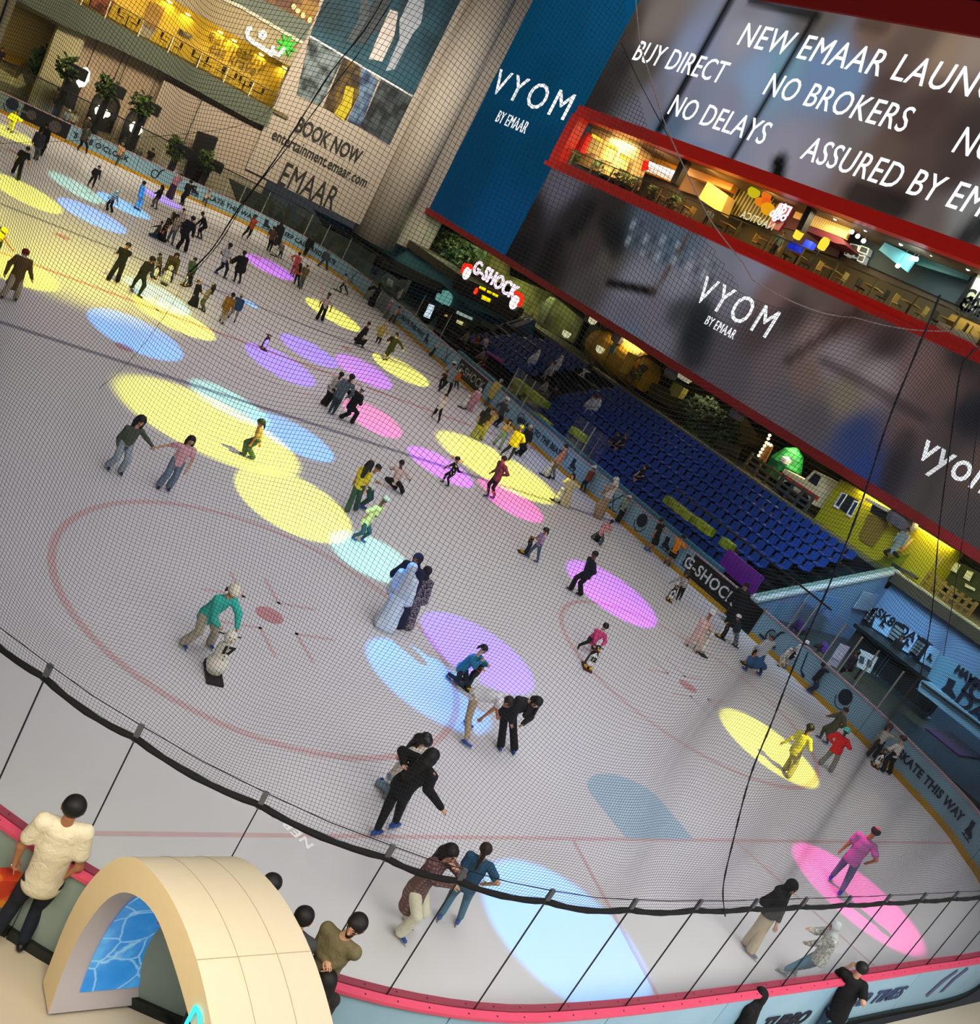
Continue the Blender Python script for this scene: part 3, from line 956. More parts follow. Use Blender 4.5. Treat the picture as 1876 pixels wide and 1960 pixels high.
def sdf_mesh(prims, vox, k=0.02, cuts=(), holes=()):
    lo = np.min([np.minimum(p[0], p[1]) - max(p[2], p[3]) * max(p[5], 1) for p in prims], 0) - 2.5 * vox
    hi = np.max([np.maximum(p[0], p[1]) + max(p[2], p[3]) * max(p[5], 1) for p in prims], 0) + 2.5 * vox
    while np.prod((hi - lo) / vox) > 6e6:
        vox *= 1.3
    n = np.maximum(np.ceil((hi - lo) / vox).astype(int) + 1, 3)
    F = np.full(n, 0.5)
    multi = len({p[6] for p in prims}) > 1
    if multi:
        BD = np.full(n, 9.0); LB = np.zeros(n, np.int8)
    ax = [lo[i] + np.arange(n[i]) * vox for i in range(3)]
    for (a, b, ra, rb, s, w, lab) in prims:
        rm = max(ra, rb) * max(w, 1) + k + 2.5 * vox
        i0 = np.maximum(((np.minimum(a, b) - rm - lo) / vox).astype(int), 0)
        i1 = np.minimum(((np.maximum(a, b) + rm - lo) / vox).astype(int) + 2, n)
        sl = tuple(slice(i0[i], i1[i]) for i in range(3))
        X, Y, Z = np.meshgrid(ax[0][sl[0]], ax[1][sl[1]], ax[2][sl[2]], indexing='ij')
        P = np.stack([X, Y, Z], -1) - a
        ab = b - a
        L2 = ab @ ab
        t = np.clip(P @ ab / L2, 0, 1) if L2 > 1e-10 else np.zeros(X.shape)
        D = P - t[..., None] * ab
        q = (D * D).sum(-1)
        if s is not None:
            ps = D @ s
            q = np.maximum(q - ps * ps + (ps / w) ** 2, 0)
        d = np.sqrt(q) - (ra + (rb - ra) * t)
        G = F[sl]
        h = np.clip(1 - np.abs(G - d) / k, 0, 1)
        F[sl] = np.minimum(G, d) - h * h * k * 0.25
        if multi:
            m = d - (0.004 if lab else 0) < BD[sl]
            BD[sl] = np.where(m, d - (0.004 if lab else 0), BD[sl])
            LB[sl] = np.where(m, lab, LB[sl])
    if len(cuts) or len(holes):
        X, Y, Z = np.meshgrid(*ax, indexing='ij')
        P = np.stack([X, Y, Z], -1)
        for (pt, nn) in cuts:                       # keep the side the normal points away from
            F = np.maximum(F, (P - V3(pt)) @ V3(nn))
        for (c, r) in holes:
            F = np.maximum(F, r - np.sqrt(((P - V3(c)) ** 2).sum(-1)))
    S = F < 0
    c = [S[i:n[0] - 1 + i, j:n[1] - 1 + j, l:n[2] - 1 + l] for i in (0, 1) for j in (0, 1) for l in (0, 1)]
    tot = sum(x.astype(np.int8) for x in c)
    act = (tot > 0) & (tot < 8)
    idx = np.argwhere(act)
    if len(idx) == 0:
        return np.zeros((0, 3)), np.zeros((0, 4), int), np.zeros(0, int)
    vid = np.full(act.shape, -1); vid[act] = np.arange(len(idx))
    acc = np.zeros((len(idx), 3)); cnt = np.zeros(len(idx))
    offs = [(0, 0, 0), (0, 0, 1), (0, 1, 0), (0, 1, 1), (1, 0, 0), (1, 0, 1), (1, 1, 0), (1, 1, 1)]
    val = [F[idx[:, 0] + o[0], idx[:, 1] + o[1], idx[:, 2] + o[2]] for o in offs]
    for i in range(8):
        for j in range(i + 1, 8):
            if sum(abs(offs[i][q] - offs[j][q]) for q in range(3)) != 1:
                continue
            va, vb = val[i], val[j]
            m = (va < 0) != (vb < 0)
            t = np.where(m, va / np.where(np.abs(va - vb) < 1e-12, 1, va - vb), 0)
            p = np.array(offs[i]) + t[:, None] * (np.array(offs[j]) - np.array(offs[i]))
            acc += np.where(m[:, None], p, 0); cnt += m
    V = lo + (idx + acc / cnt[:, None]) * vox
    Q = []
    for axn in range(3):
        u, v = (axn + 1) % 3, (axn + 2) % 3
        a = [slice(None)] * 3; b = [slice(None)] * 3
        a[axn] = slice(0, n[axn] - 1); b[axn] = slice(1, n[axn])
        ed = S[tuple(a)] != S[tuple(b)]
        e = np.argwhere(ed)
        e = e[(e[:, u] > 0) & (e[:, v] > 0) & (e[:, u] < n[u] - 1) & (e[:, v] < n[v] - 1)]
        if len(e) == 0:
            continue
        def cell(du, dv):
            g = e.copy(); g[:, u] -= du; g[:, v] -= dv
            return vid[g[:, 0], g[:, 1], g[:, 2]]
        q = np.stack([cell(1, 1), cell(0, 1), cell(0, 0), cell(1, 0)], 1)
        inside = S[e[:, 0], e[:, 1], e[:, 2]]
        q[~inside] = q[~inside][:, ::-1]
        Q.append(q[(q >= 0).all(1)])
    Q = np.concatenate(Q)
    lab = np.zeros(len(Q), int)
    if multi:
        ct = V[Q].mean(1)
        ii = np.clip(np.round((ct - lo) / vox).astype(int), 0, n - 1)
        lab = LB[ii[:, 0], ii[:, 1], ii[:, 2]].astype(int)
    return V, Q, lab


def unit(v):
    v = V3(v); l = np.linalg.norm(v)
    return v / l if l > 1e-9 else np.array([0, 0, 1.0])


def ik(a, c, l1, l2, bend):
    a, c = V3(a), V3(c)
    d = c - a; L = np.linalg.norm(d)
    if L > (l1 + l2) * 0.995 or L < 1e-6:
        return a + d * l1 / (l1 + l2)
    x = (l1 * l1 - l2 * l2 + L * L) / (2 * L)
    h = math.sqrt(max(l1 * l1 - x * x, 0))
    e = d / L
    b = V3(bend); b = b - e * (b @ e)
    return a + e * x + unit(b) * h


def hand_proto(vox, curl):
    """a right hand: +x along the fingers, +y thumb side, -z palm; length about 0.185"""
    p = [cone((0.0, 0, 0), (0.075, 0.004, 0), .024, .030, (0, 1, 0), 1.35)]
    fr = .0088 if vox < .006 else .0105
    for i, (y, l, x0) in enumerate(((.031, .068, .085), (.011, .076, .09), (-.010, .071, .088), (-.030, .056, .08))):
        a = np.array([x0 - .012, y, 0.0]); ang = 0.12
        for j in range(3):
            ang += curl * (0.45, .85, .6)[j]
            ln = l * (.45, .32, .23)[j]
            b = a + np.array([math.cos(ang) * ln, (y * .12) * (1 - curl * .5), -math.sin(ang) * ln])
            p.append(cone(a, b, fr * (1, .94, .86)[j], fr * (.94, .86, .74)[j])); a = b
    a = np.array([.018, .022, -.006])
    for j in range(3):
        ang = .8 - j * .3
        b = a + np.array([math.cos(ang) * .032, math.sin(ang) * .030 * (1 - .5 * curl), -.008 - .012 * curl])
        p.append(cone(a, b, .0125 - j * .0015, .011 - j * .0015)); a = b
    V, Q, _ = sdf_mesh(p, vox, .006)
    return V, Q


HANDS = {('hi', 'open'): hand_proto(.0048, .3), ('hi', 'grip'): hand_proto(.0048, .95), ('lo', 'open'): hand_proto(.0085, .3), ('lo', 'grip'): hand_proto(.0085, .9)}
SKINS = {'l': '#c99a7c', 'm': '#a8714f', 'd': '#6b432d', 'x': '#3d2519', 'p': '#d8aa8f'}
EYE = mat('#1c1512', 0.2); LIP = mat('#8e4a43', 0.5); BROW = mat('#1a120d', 0.8)
CROPS = {}
for nm, x0, y0, k in (('A', 0, 0, 3.908), ('B', 460, 0, 3.908), ('C', 920, 0, 3.908), ('D', 1396, 0, 3.908), ('E', 0, 460, 3.908), ('F', 460, 460, 3.908), ('G', 920, 460, 3.908), ('I', 1396, 460, 3.908),
                      ('J', 0, 920, 3.908), ('K', 460, 920, 3.908), ('L', 920, 920, 3.908), ('M', 1396, 920, 3.908), ('N', 0, 1480, 3.908), ('O', 460, 1480, 3.908), ('Q', 920, 1480, 3.908), ('S', 1396, 1480, 3.908),
                      ('T', 1396, 1150, 3.908), ('U', 650, 1180, 3.908), ('a', 0, 60, 6.253), ('b', 280, 280, 6.253), ('c', 200, 440, 6.253), ('d', 560, 420, 6.253), ('e', 600, 640, 6.253), ('f', 800, 640, 6.253),
                      ('g', 780, 820, 6.253), ('h', 1020, 840, 6.253), ('z', 0, 0, 1.0)):
    CROPS[nm] = (x0, y0, k)


def px(crop, s):
    x0, y0, k = CROPS[crop]
    return [(x0 + float(a.split(',')[0]) / k, y0 + float(a.split(',')[1]) / k) for a in s.split()]


def person(crop, label, f, hd, fc=0, h=None, ld=0.0, hp=None, nk=None, wl=None, wr=None, el=None, er=None, kl=None, kr=None,
           top='tee:#888', bot='pants:#333', hair='short:#17110d', cover=None, shoes='skate:#1d4a9a', skin='m', gz=0.0, at=None, lift='',
           wld=None, wrd=None, hf=None, extra='', fat=1.0, group=None, grip='', hpd=0.0, look=0.25, name='person'):
    F_ = px(crop, f)
    if at is None:
        gl, gr = onz(*F_[0], gz), onz(*F_[-1], gz)
        if lift == 'l' and len(F_) > 1: b = V3(gr)
        elif lift == 'r' and len(F_) > 1: b = V3(gl)
        else: b = (V3(gl) + V3(gr)) / 2
    else:
        b = V3(at); gl = gr = None
    nvec = np.array([b[0], b[1], 0.0]); dist = np.linalg.norm([b[0], b[1], EYE_H - b[2]])
    nvec /= np.linalg.norm(nvec)
    uvec = np.array([nvec[1], -nvec[0], 0.0])
    zv = np.array([0, 0, 1.0])

    def inpl(pt, depth=0.0):
        r = ray(*pt)
        t = ((b - nvec * depth)[:2] @ nvec[:2]) / (r[:2] @ nvec[:2])
        return np.array([r[0] * t, r[1] * t, EYE_H + r[2] * t])

    ph = math.radians(fc)
    Fw = math.cos(ph) * (-nvec) + math.sin(ph) * uvec
    Lt = math.cos(ph) * uvec + math.sin(ph) * nvec
    if Lt @ uvec < -1e-6 or (abs(Lt @ uvec) < 1e-6 and Lt @ nvec < 0):
        Lt = -Lt
    HD = inpl(px(crop, hd)[0], ld)
    if h is None:
        h = (HD[2] - b[2]) / 0.925
    if ld == 0 and at is None and 'low' not in extra:
        q_ = inpl(px(crop, hp)[0]) if hp else None
        h = (np.linalg.norm(HD - b) if q_ is None else np.linalg.norm(HD - q_) + np.linalg.norm(q_ - b)) / .93
    h = float(np.clip(h, 0.8, 2.0))
    hs = (0.128 * h + 0.022) / 0.225                  # head scale; children get larger heads
    if hp:
        HP = inpl(px(crop, hp)[0], hpd)
    else:
        HP = b * 1.0; HP[2] = b[2] + .53 * h
        HP[:2] += (HD[:2] - b[:2]) * .5
    if hp and ld == 0 and 'low' not in extra and at is None and np.linalg.norm(HP - b) < .47 * h:
        HP = b + unit(HP - b) * (.505 * h)
    NK = inpl(px(crop, nk)[0], ld * .85) if nk else HD + unit(HP - HD) * (.115 * h)
    sw = .112 * h * (1.0 if fat >= .95 else .94)
    SH = [NK - Lt * sw - zv * .015 * h, NK + Lt * sw - zv * .015 * h]
    hw = .052 * h
    HJ = [HP - Lt * hw, HP + Lt * hw]
    skate = shoes.startswith('skate')
    ah = (.125 if skate else .075) * (h / 1.7)
    AN = []
    for i in (0, 1):
        pt = F_[i if len(F_) > 1 else 0]
        if at is not None or lift == 'lr'[i]:
            A = inpl(pt, 0.0); A = A + zv * (ah * .8)
            if at is not None and np.linalg.norm(A - b) > 1.1:
                A = b + zv * ah + Lt * (.06 * h) * (1 if i else -1)
        else:
            A = V3(onz(*pt, gz)) + zv * ah
            if len(F_) == 1:
                A += Lt * (.055 * h) * (1 if i else -1)
        AN.append(A)
    if len(F_) > 1 and abs(math.sin(ph)) > .75 and (AN[1] - AN[0]) @ uvec > 0 and abs((AN[1] - AN[0]) @ Lt) < .02:
        AN[0] = AN[0] - Lt * .06; AN[1] = AN[1] + Lt * .06
    KN = []
    for i, kk in enumerate((kl, kr)):
        KN.append(inpl(px(crop, kk)[0], .1) if kk else ik(HJ[i], AN[i], .245 * h, .235 * h, Fw + zv * .15))
    ua, fa = .172 * h, .150 * h
    WR, EL = [], []
    for i, (w, wd, e) in enumerate(((wl, wld, el), (wr, wrd, er))):
        sg = -1 if i == 0 else 1
        if w:
            W = inpl(px(crop, w)[0], (ld * .7 + max(0, Fw @ -nvec) * .12) if wd is None else wd)
        else:
            W = SH[i] + Lt * sg * (.045 * h) - zv * (.315 * h) + Fw * (.05 * h)
        v = W - SH[i]; L = np.linalg.norm(v)
        if L > (ua + fa) * 1.18:
            W = SH[i] + v / L * (ua + fa) * 1.18
        E_ = inpl(px(crop, e)[0], ld * .8) if e else ik(SH[i], W, ua, fa, -zv * .6 + Lt * sg * .8 - Fw * .5)
        WR.append(W); EL.append(E_)
    near = dist < 19
    vox = .011 if dist < 15 else (.0145 if dist < 24 else (.019 if dist < 38 else .025))
    hfa = ph if hf is None else math.radians(hf)
    HFw = math.cos(hfa) * (-nvec) + math.sin(hfa) * uvec
    up = unit(unit(HD - NK) * .5 + zv)
    hfw = unit(unit(HFw - up * (HFw @ up)) - up * look)
    hup = unit(up - hfw * (up @ hfw)); hlt = np.cross(hfw, hup)
    hc = lambda f_=0, u_=0, l_=0: HD + (hfw * f_ + hup * u_ + hlt * l_) * hs
    r = lambda x: x * h * fat
    base = (float(b[0]), float(b[1]), float(b[2]))
    sk = SKINS[skin]
    # ---- body: one continuous surface of skin
    P = [cone(hc(-.012, .025), hc(.012, .018), .093 * hs, .090 * hs), cone(hc(.02, -.03), hc(.045, -.085), .068 * hs, .040 * hs),
         cone(hc(-.01, -.07), NK, .052 * hs, .056 * hs), cone(NK, NK - zv * .03, .05 * h / 1.7, .07 * h / 1.7, Lt, 1.5)]
    if vox < .022:
        P += [cone(hc(.088, .005), hc(.108, -.03), .011 * hs, .016 * hs), cone(hc(-.005, .02, .092), hc(-.012, -.02, .09), .016 * hs, .013 * hs),
              cone(hc(-.005, .02, -.092), hc(-.012, -.02, -.09), .016 * hs, .013 * hs)]
        for s_ in (-1, 1):
            P.append(cone(hc(.084, .012, .034 * s_), hc(.084, .012, .040 * s_), .0125 * hs, .0125 * hs, lab=1))
            P.append(cone(hc(.088, .04, .022 * s_), hc(.08, .042, .05 * s_), .008 * hs, .007 * hs, lab=3))
        P.append(cone(hc(.088, -.056, .018), hc(.088, -.056, -.018), .0095 * hs, .0095 * hs, lab=2))
    spn = unit(NK - HP)
    P += [cone(HP, HP + (NK - HP) * .5, r(.068), r(.058), Lt, 1.3), cone(HP + (NK - HP) * .5, NK - spn * .05 * h, r(.060), r(.058), Lt, 1.45), cone(SH[0], SH[1], r(.036), r(.036))]
    for i in (0, 1):
        P += [cone(SH[i], EL[i], r(.031), r(.025)), cone(EL[i], WR[i], r(.0255), r(.0165)), cone(HJ[i], KN[i], r(.049), r(.033)), cone(KN[i], KN[i] * .6 + AN[i] * .4, r(.034), r(.033)),
              cone(KN[i] * .6 + AN[i] * .4, AN[i], r(.033), r(.022))]
        ff = unit([Fw[0], Fw[1], -.05])
        P.append(cone(AN[i] - zv * ah * .35, AN[i] + ff * .12 * h / 1.7 - zv * ah * .5, .03 * h / 1.7, .025 * h / 1.7))
    BV, BQ, BL = sdf_mesh(P, vox, .022 * h / 1.7)
    hvs, hqs = [BV], [BQ]
    nb = len(BV)
    for i in (0, 1):
        hv, hq = HANDS[('hi' if dist < 17 else 'lo', 'grip' if 'lr'[i] in grip else 'open')]
        xd = unit(WR[i] - EL[i]); sg = -1 if i == 0 else 1
        yd = unit(Fw - xd * (Fw @ xd)); zd = np.cross(xd, yd)
        inw = -Lt * sg
        flip = -1 if (-zd) @ inw < 0 else 1               # palm toward the body
        k_ = .97 * h / 1.72 * (1.0 if h > 1.4 else 1.08)
        hvs.append(WR[i] - xd * .012 + (hv[:, :1] * xd + hv[:, 1:2] * yd + hv[:, 2:] * zd * flip) * k_)
        hqs.append((hq if flip > 0 else hq[:, ::-1]) + nb); nb += len(hv)
    lab = np.concatenate([BL] + [np.zeros(len(q_), int) for q_ in hqs[1:]])
    body = link_mesh(name, np.concatenate(hvs), np.concatenate(hqs), [mat(sk, .55, var=.06), EYE, LIP, BROW], None, base, True, lab)
    tag(body, label, 'person', group)

    def part(nm, prims, m, k=.02, cuts=(), holes=(), vx=None):
        v_, q_, _ = sdf_mesh(prims, vx or vox, k * h / 1.7, cuts, holes)
        if len(v_):
            return link_mesh(nm, v_, q_, m, body, base, True)

    def cm(spec, d=None):
        a = spec.split(':')
        if len(a) >= 4:
            return mat(a[1], .85, a[2], a[3], {'plaid': 5.0, 'dots': 9.0, 'stripe': 9.0, 'leaf': 26.0}.get(a[2], 6.0))
        return mat(a[1], .85, None, None, 14.0, 0, .12)

    # ---- bottoms
    bk = bot.split(':')[0]
    if bk in ('pants', 'wide', 'shorts', 'slim'):
        g = {'pants': .010, 'wide': .016, 'shorts': .016, 'slim': .005}[bk] * h
        P = [cone(HP + spn * .035 * h, HP - zv * .01, r(.068) + g * .6, r(.074) + g * .6, Lt, 1.3)]
        for i in (0, 1):
            if bk == 'shorts':
                P += [cone(HJ[i], HJ[i] * .15 + KN[i] * .85, r(.05) + g, r(.044) + g)]
            else:
                fl = {'pants': .012, 'wide': .034, 'slim': .004}[bk] * h
                e = AN[i] - zv * (ah * .1 if bk == 'wide' else -.03 * h)
                P += [cone(HJ[i], KN[i], r(.05) + g, r(.036) + g), cone(KN[i], e, r(.036) + g, r(.022) + fl)]
        part('trousers' if bk != 'shorts' else 'shorts', P, cm(bot), .016)
    elif bk in ('skirt', 'long'):
        am = (AN[0] + AN[1]) / 2
        e = HP * .35 + am * .65 if bk == 'skirt' else am
        P = [cone(HP + spn * .05 * h, HP, r(.066), r(.085), Lt, 1.25), cone(HP, e, r(.085), r(.11), Lt, 1.25)]
        P += [cone(KN[i], e + (AN[i] - am), r(.06), r(.075)) for i in (0, 1)]
        part('skirt', P, cm(bot), .05)
        if bk == 'skirt':
            P = [cone(KN[i], AN[i], r(.042), r(.03)) for i in (0, 1)]
            part('leggings', P, mat('#1b1b1e', .8))
    # ---- top
    tk = top.split(':')[0]
    g = {'tee': .012, 'shirt': .011, 'jacket': .021, 'hoodie': .02, 'coat': .02, 'abaya': .02, 'dress': .012, 'crop': .008, 'cape': .03, 'vest': .014}[tk] * h
    hem = {'crop': .55, 'tee': -.03, 'shirt': -.05, 'vest': -.03}.get(tk, -.08)
    lo_ = HP + (NK - HP) * (hem if hem > 0 else 0)
    P = [cone(lo_, HP + (NK - HP) * .62, r(.066) + g, r(.064) + g, Lt, 1.32), cone(HP + (NK - HP) * .55, NK - spn * .05 * h, r(.062) + g, r(.058) + g, Lt, 1.45),
         cone(SH[0], SH[1], r(.036) + g * .8, r(.036) + g * .8)]
    if hem < 0:
        P.append(cone(HP, HP - spn * .0 - zv * (-hem) * .9 * h, r(.068) + g, r(.074) + g, Lt, 1.3))
    for i in (0, 1):
        if tk in ('tee', 'crop'):
            P.append(cone(SH[i], SH[i] * .38 + EL[i] * .62, r(.034) + g, r(.034) + g * 1.2))
        elif tk == 'vest':
            P.append(cone(SH[i], SH[i] * .85 + EL[i] * .15, r(.034) + g * .5, r(.034) + g * .5))
        else:
            fl = .03 * h if tk in ('abaya', 'cape') else 0
            P += [cone(SH[i], EL[i], r(.033) + g, r(.027) + g * .9 + fl * .5), cone(EL[i], EL[i] * .06 + WR[i] * .94, r(.028) + g * .9 + fl * .5, r(.02) + g * .6 + fl)]
    am = (AN[0] + AN[1]) / 2
    if tk == 'coat':
        P.append(cone(HP, HP * .52 + am * .48, r(.085), r(.105), Lt, 1.35))
    if tk == 'cape':
        P.append(cone(NK - zv * .05, HP * .8 + am * .2, r(.09), r(.14), Lt, 1.3))
    if tk in ('abaya', 'dress'):
        P += [cone(HP, am + zv * (-.0 if tk == 'abaya' else .03), r(.082), r(.13 if tk == 'abaya' else .125), Lt, 1.3)]
        P += [cone(KN[i], AN[i] - zv * .02, r(.07), r(.08)) for i in (0, 1)]
    if tk in ('hoodie',):
        P.append(cone(NK - hfw * .06 - Lt * .06 * h, NK - hfw * .06 + Lt * .06 * h, r(.045), r(.045)))
    nm = {'tee': 'shirt', 'crop': 'shirt', 'vest': 'vest', 'abaya': 'robe', 'cape': 'cape'}.get(tk, tk)
    part(nm, P, cm(top), .03, cuts=[(NK + spn * .046 * h, spn)] + ([(HP - spn * {'tee': .075, 'shirt': .085, 'vest': .07}.get(tk, .095) * h, -spn)] if hem < 0 and tk not in ('coat', 'cape', 'abaya', 'dress') else []))
    # ---- hair and head cover
    HQ = [cone(hc(-.018, .034), hc(.004, .03), .104 * hs, .100 * hs)]
    cap_cut = [(hc(.055, .0), unit(hfw * .80 - hup * .60))]
    hk = hair.split(':')[0]
    hm = mat(hair.split(':')[1], .6, None, None, 30, 0, .3) if ':' in hair else None
    vh = min(vox, .017)
    bd = unit(HP - NK)
    if hk == 'short':
        part('hair', HQ, hm, .01, cap_cut, vx=vh)
    elif hk == 'bald':
        part('hair', HQ, hm, .01, cap_cut + [(hc(0, .085), hup)], vx=vh)
    elif hk in ('long', 'curly', 'fall'):
        big = 1.28 if hk == 'curly' else 1.06
        part_len = {'long': .22, 'curly': .2, 'fall': .26}[hk] * h
        dn = bd if hk != 'fall' else unit(-zv + hfw * .2)
        P = [cone(hc(-.03, .03), hc(-.01, .03), .104 * hs * big, .1 * hs * big), cone(hc(-.06, 0), hc(-.08, -.1), .085 * hs * big, .085 * hs * big, hlt, 1.2)]
        e0 = hc(-.085, -.1)
        P.append(cone(e0, e0 + dn * part_len - unit(Fw) * .03, .075 * hs * big, .05 * hs * big, hlt, 1.35))
        for s_ in (-1, 1):
            P.append(cone(hc(-.01, -.02, .085 * s_), hc(-.02, -.02, .095 * s_) + dn * part_len * .6, .034 * hs * big, .03 * hs))
        part('hair', P, hm, .02, holes=[(hc(.135, -.035), .105 * hs)], vx=vh)
    elif hk in ('pony', 'braid', 'bun'):
        P = list(HQ)
        part('hair', P, hm, .01, cap_cut, vx=vh)
        e0 = hc(-.105, .05)
        if hk == 'bun':
            P = [cone(hc(-.11, .07), hc(-.12, .07), .05 * hs, .05 * hs)]
        else:
            e1 = e0 + bd * .10 * h - hfw * .03
            P = [cone(e0, e1, .034 * hs, .038 * hs), cone(e1, e1 + bd * (.16 if hk == 'braid' else .06) * h, .036 * hs, .016 * hs)]
        part('hair_tail' if hk != 'bun' else 'hair_bun', P, hm, .01, vx=vh)
    if cover:
        ck, cc = cover.split(':')[:2]
        cmt = mat(cc, .4 if ck == 'helmet' else .85, var=.08)
        if ck == 'helmet':
            q_ = part('helmet', [cone(hc(-.03, .045), hc(.02, .045), .122 * hs, .116 * hs)], cmt, .01, [(hc(0, .012), unit(-hup + hfw * .12))], vx=vh)
            if vox < .022 and q_ is not None:
                P = []
                for l_ in (-.055, 0, .055):
                    for f_ in (-.07, .03):
                        P.append(cone(hc(f_ - .02, .155 - abs(l_) * .35 - abs(f_ + .02) * .3, l_), hc(f_ + .02, .157 - abs(l_) * .35 - abs(f_ + .02) * .3, l_), .011 * hs, .011 * hs))
                v_, qq, _ = sdf_mesh(P, .008, .004)
                link_mesh('helmet_vent', v_, qq, mat('#16181a', .6), body, base, True)
                P = [cone(hc(.02, .0, s_ * .098), hc(.05, -.115, s_ * .02), .008 * hs, .008 * hs) for s_ in (-1, 1)]
                v_, qq, _ = sdf_mesh(P, .009, .004)
                link_mesh('chin_strap', v_, qq, mat('#111', .7), body, base, True)
        elif ck == 'cap':
            part('cap', [cone(hc(-.015, .04), hc(.01, .04), .108 * hs, .105 * hs), cone(hc(.09, .05), hc(.15, .035), .05 * hs, .045 * hs, hup, .25)], cmt, .01, [(hc(0, .03), -hup)], vx=vh)
        elif ck == 'beanie':
            part('beanie', [cone(hc(-.02, .045), hc(0, .05), .112 * hs, .108 * hs)], cmt, .01, [(hc(0, .02), unit(-hup + hfw * .2))], vx=vh)
        elif ck == 'hijab':
            P = [cone(hc(-.02, .03), hc(.0, .02), .112 * hs, .106 * hs), cone(hc(-.01, -.06), NK, .09 * hs, .1 * hs), cone(NK, NK + bd * .06 * h, .10 * hs, .11 * hs, Lt, 1.5)]
            part('headscarf', P, cmt, .03, holes=[(hc(.14, -.012), .092 * hs)], vx=vh)
        elif ck == 'hood':
            P = [cone(hc(-.03, .03), hc(.0, .02), .118 * hs, .112 * hs), cone(hc(-.03, -.06), NK - hfw * .03, .095 * hs, .095 * hs)]
            part('hood', P, cmt, .03, holes=[(hc(.15, -.012), .095 * hs)], vx=vh)
        elif ck == 'veil':
            am_ = HP
            P = [cone(hc(-.02, .03), hc(.0, .02), .115 * hs, .108 * hs), cone(hc(-.02, -.06), NK, .1 * hs, .12 * hs), cone(NK, HP + (NK - HP) * .15, .13 * hs, .16 * hs, Lt, 1.45)]
            part('headscarf', P, cmt, .04, holes=[(hc(.14, -.012), .09 * hs)], vx=vh)
        elif ck == 'mask':
            part('face_mask', [cone(hc(.07, -.05, .03), hc(.07, -.05, -.03), .04 * hs, .04 * hs)], cmt, .01, vx=vh)
    if 'mask' in extra:
        part('face_mask', [cone(hc(.062, -.05, .03), hc(.062, -.05, -.03), .046 * hs, .046 * hs)], mat('#d9d9d6', .8), .01, vx=vh)
    if 'beard' in extra:
        part('beard', [cone(hc(.045, -.06), hc(.06, -.1), .052 * hs, .036 * hs)], mat('#15100c', .9), .01, holes=[(hc(.13, -.045), .055 * hs)], vx=vh)
    # ---- what the feet wear
    sc_, scol = shoes.split(':')
    if sc_ != 'none' and bk != 'hidden':
        for i in (0, 1):
            sh_ = (AN[i] - KN[i]); ff = Fw - zv * (Fw @ zv)
            if lift == 'lr'[i]:
                ff = unit(Fw + unit(sh_) * .9)
            ff = unit(ff); dz = -zv if lift != 'lr'[i] else unit(np.cross(np.cross(ff, unit(sh_)), ff))
            s_ = h / 1.7
            sole = AN[i] + dz * (ah - (.055 * s_ if skate else .02 * s_))
            P = [cone(sole - ff * .05 * s_ - dz * .02 * s_, sole + ff * .15 * s_ - dz * .012 * s_, .036 * s_, .032 * s_), cone(AN[i] - dz * .07 * s_, sole - dz * .03 * s_ - ff * .01, .045 * s_ if skate else .036 * s_, .045 * s_)]
            o = part('ice_skate' if skate else 'shoe', P, mat(scol, .45, var=.1), .02, vx=min(vox, .018))
            if skate and o is not None:
                q_ = MB(); lt = np.cross(dz, ff)
                q_.obox(sole + dz * .045 * s_ + ff * .05 * s_, ff * .15 * s_, lt * .004, dz * .012 * s_)
                for x_ in (-.02, .11):
                    q_.obox(sole + dz * .022 * s_ + ff * x_ * s_, ff * .022 * s_, lt * .008, dz * .018 * s_)
                q_.build('blade', mat('#aab0b6', .3, metal=.8), o)
    return dict(body=body, HP=HP, NK=NK, HD=HD, WR=WR, Fw=Fw, Lt=Lt, h=h, b=b, base=base, part=part, n=nvec, u=uvec, SH=SH, AN=AN, r=r)


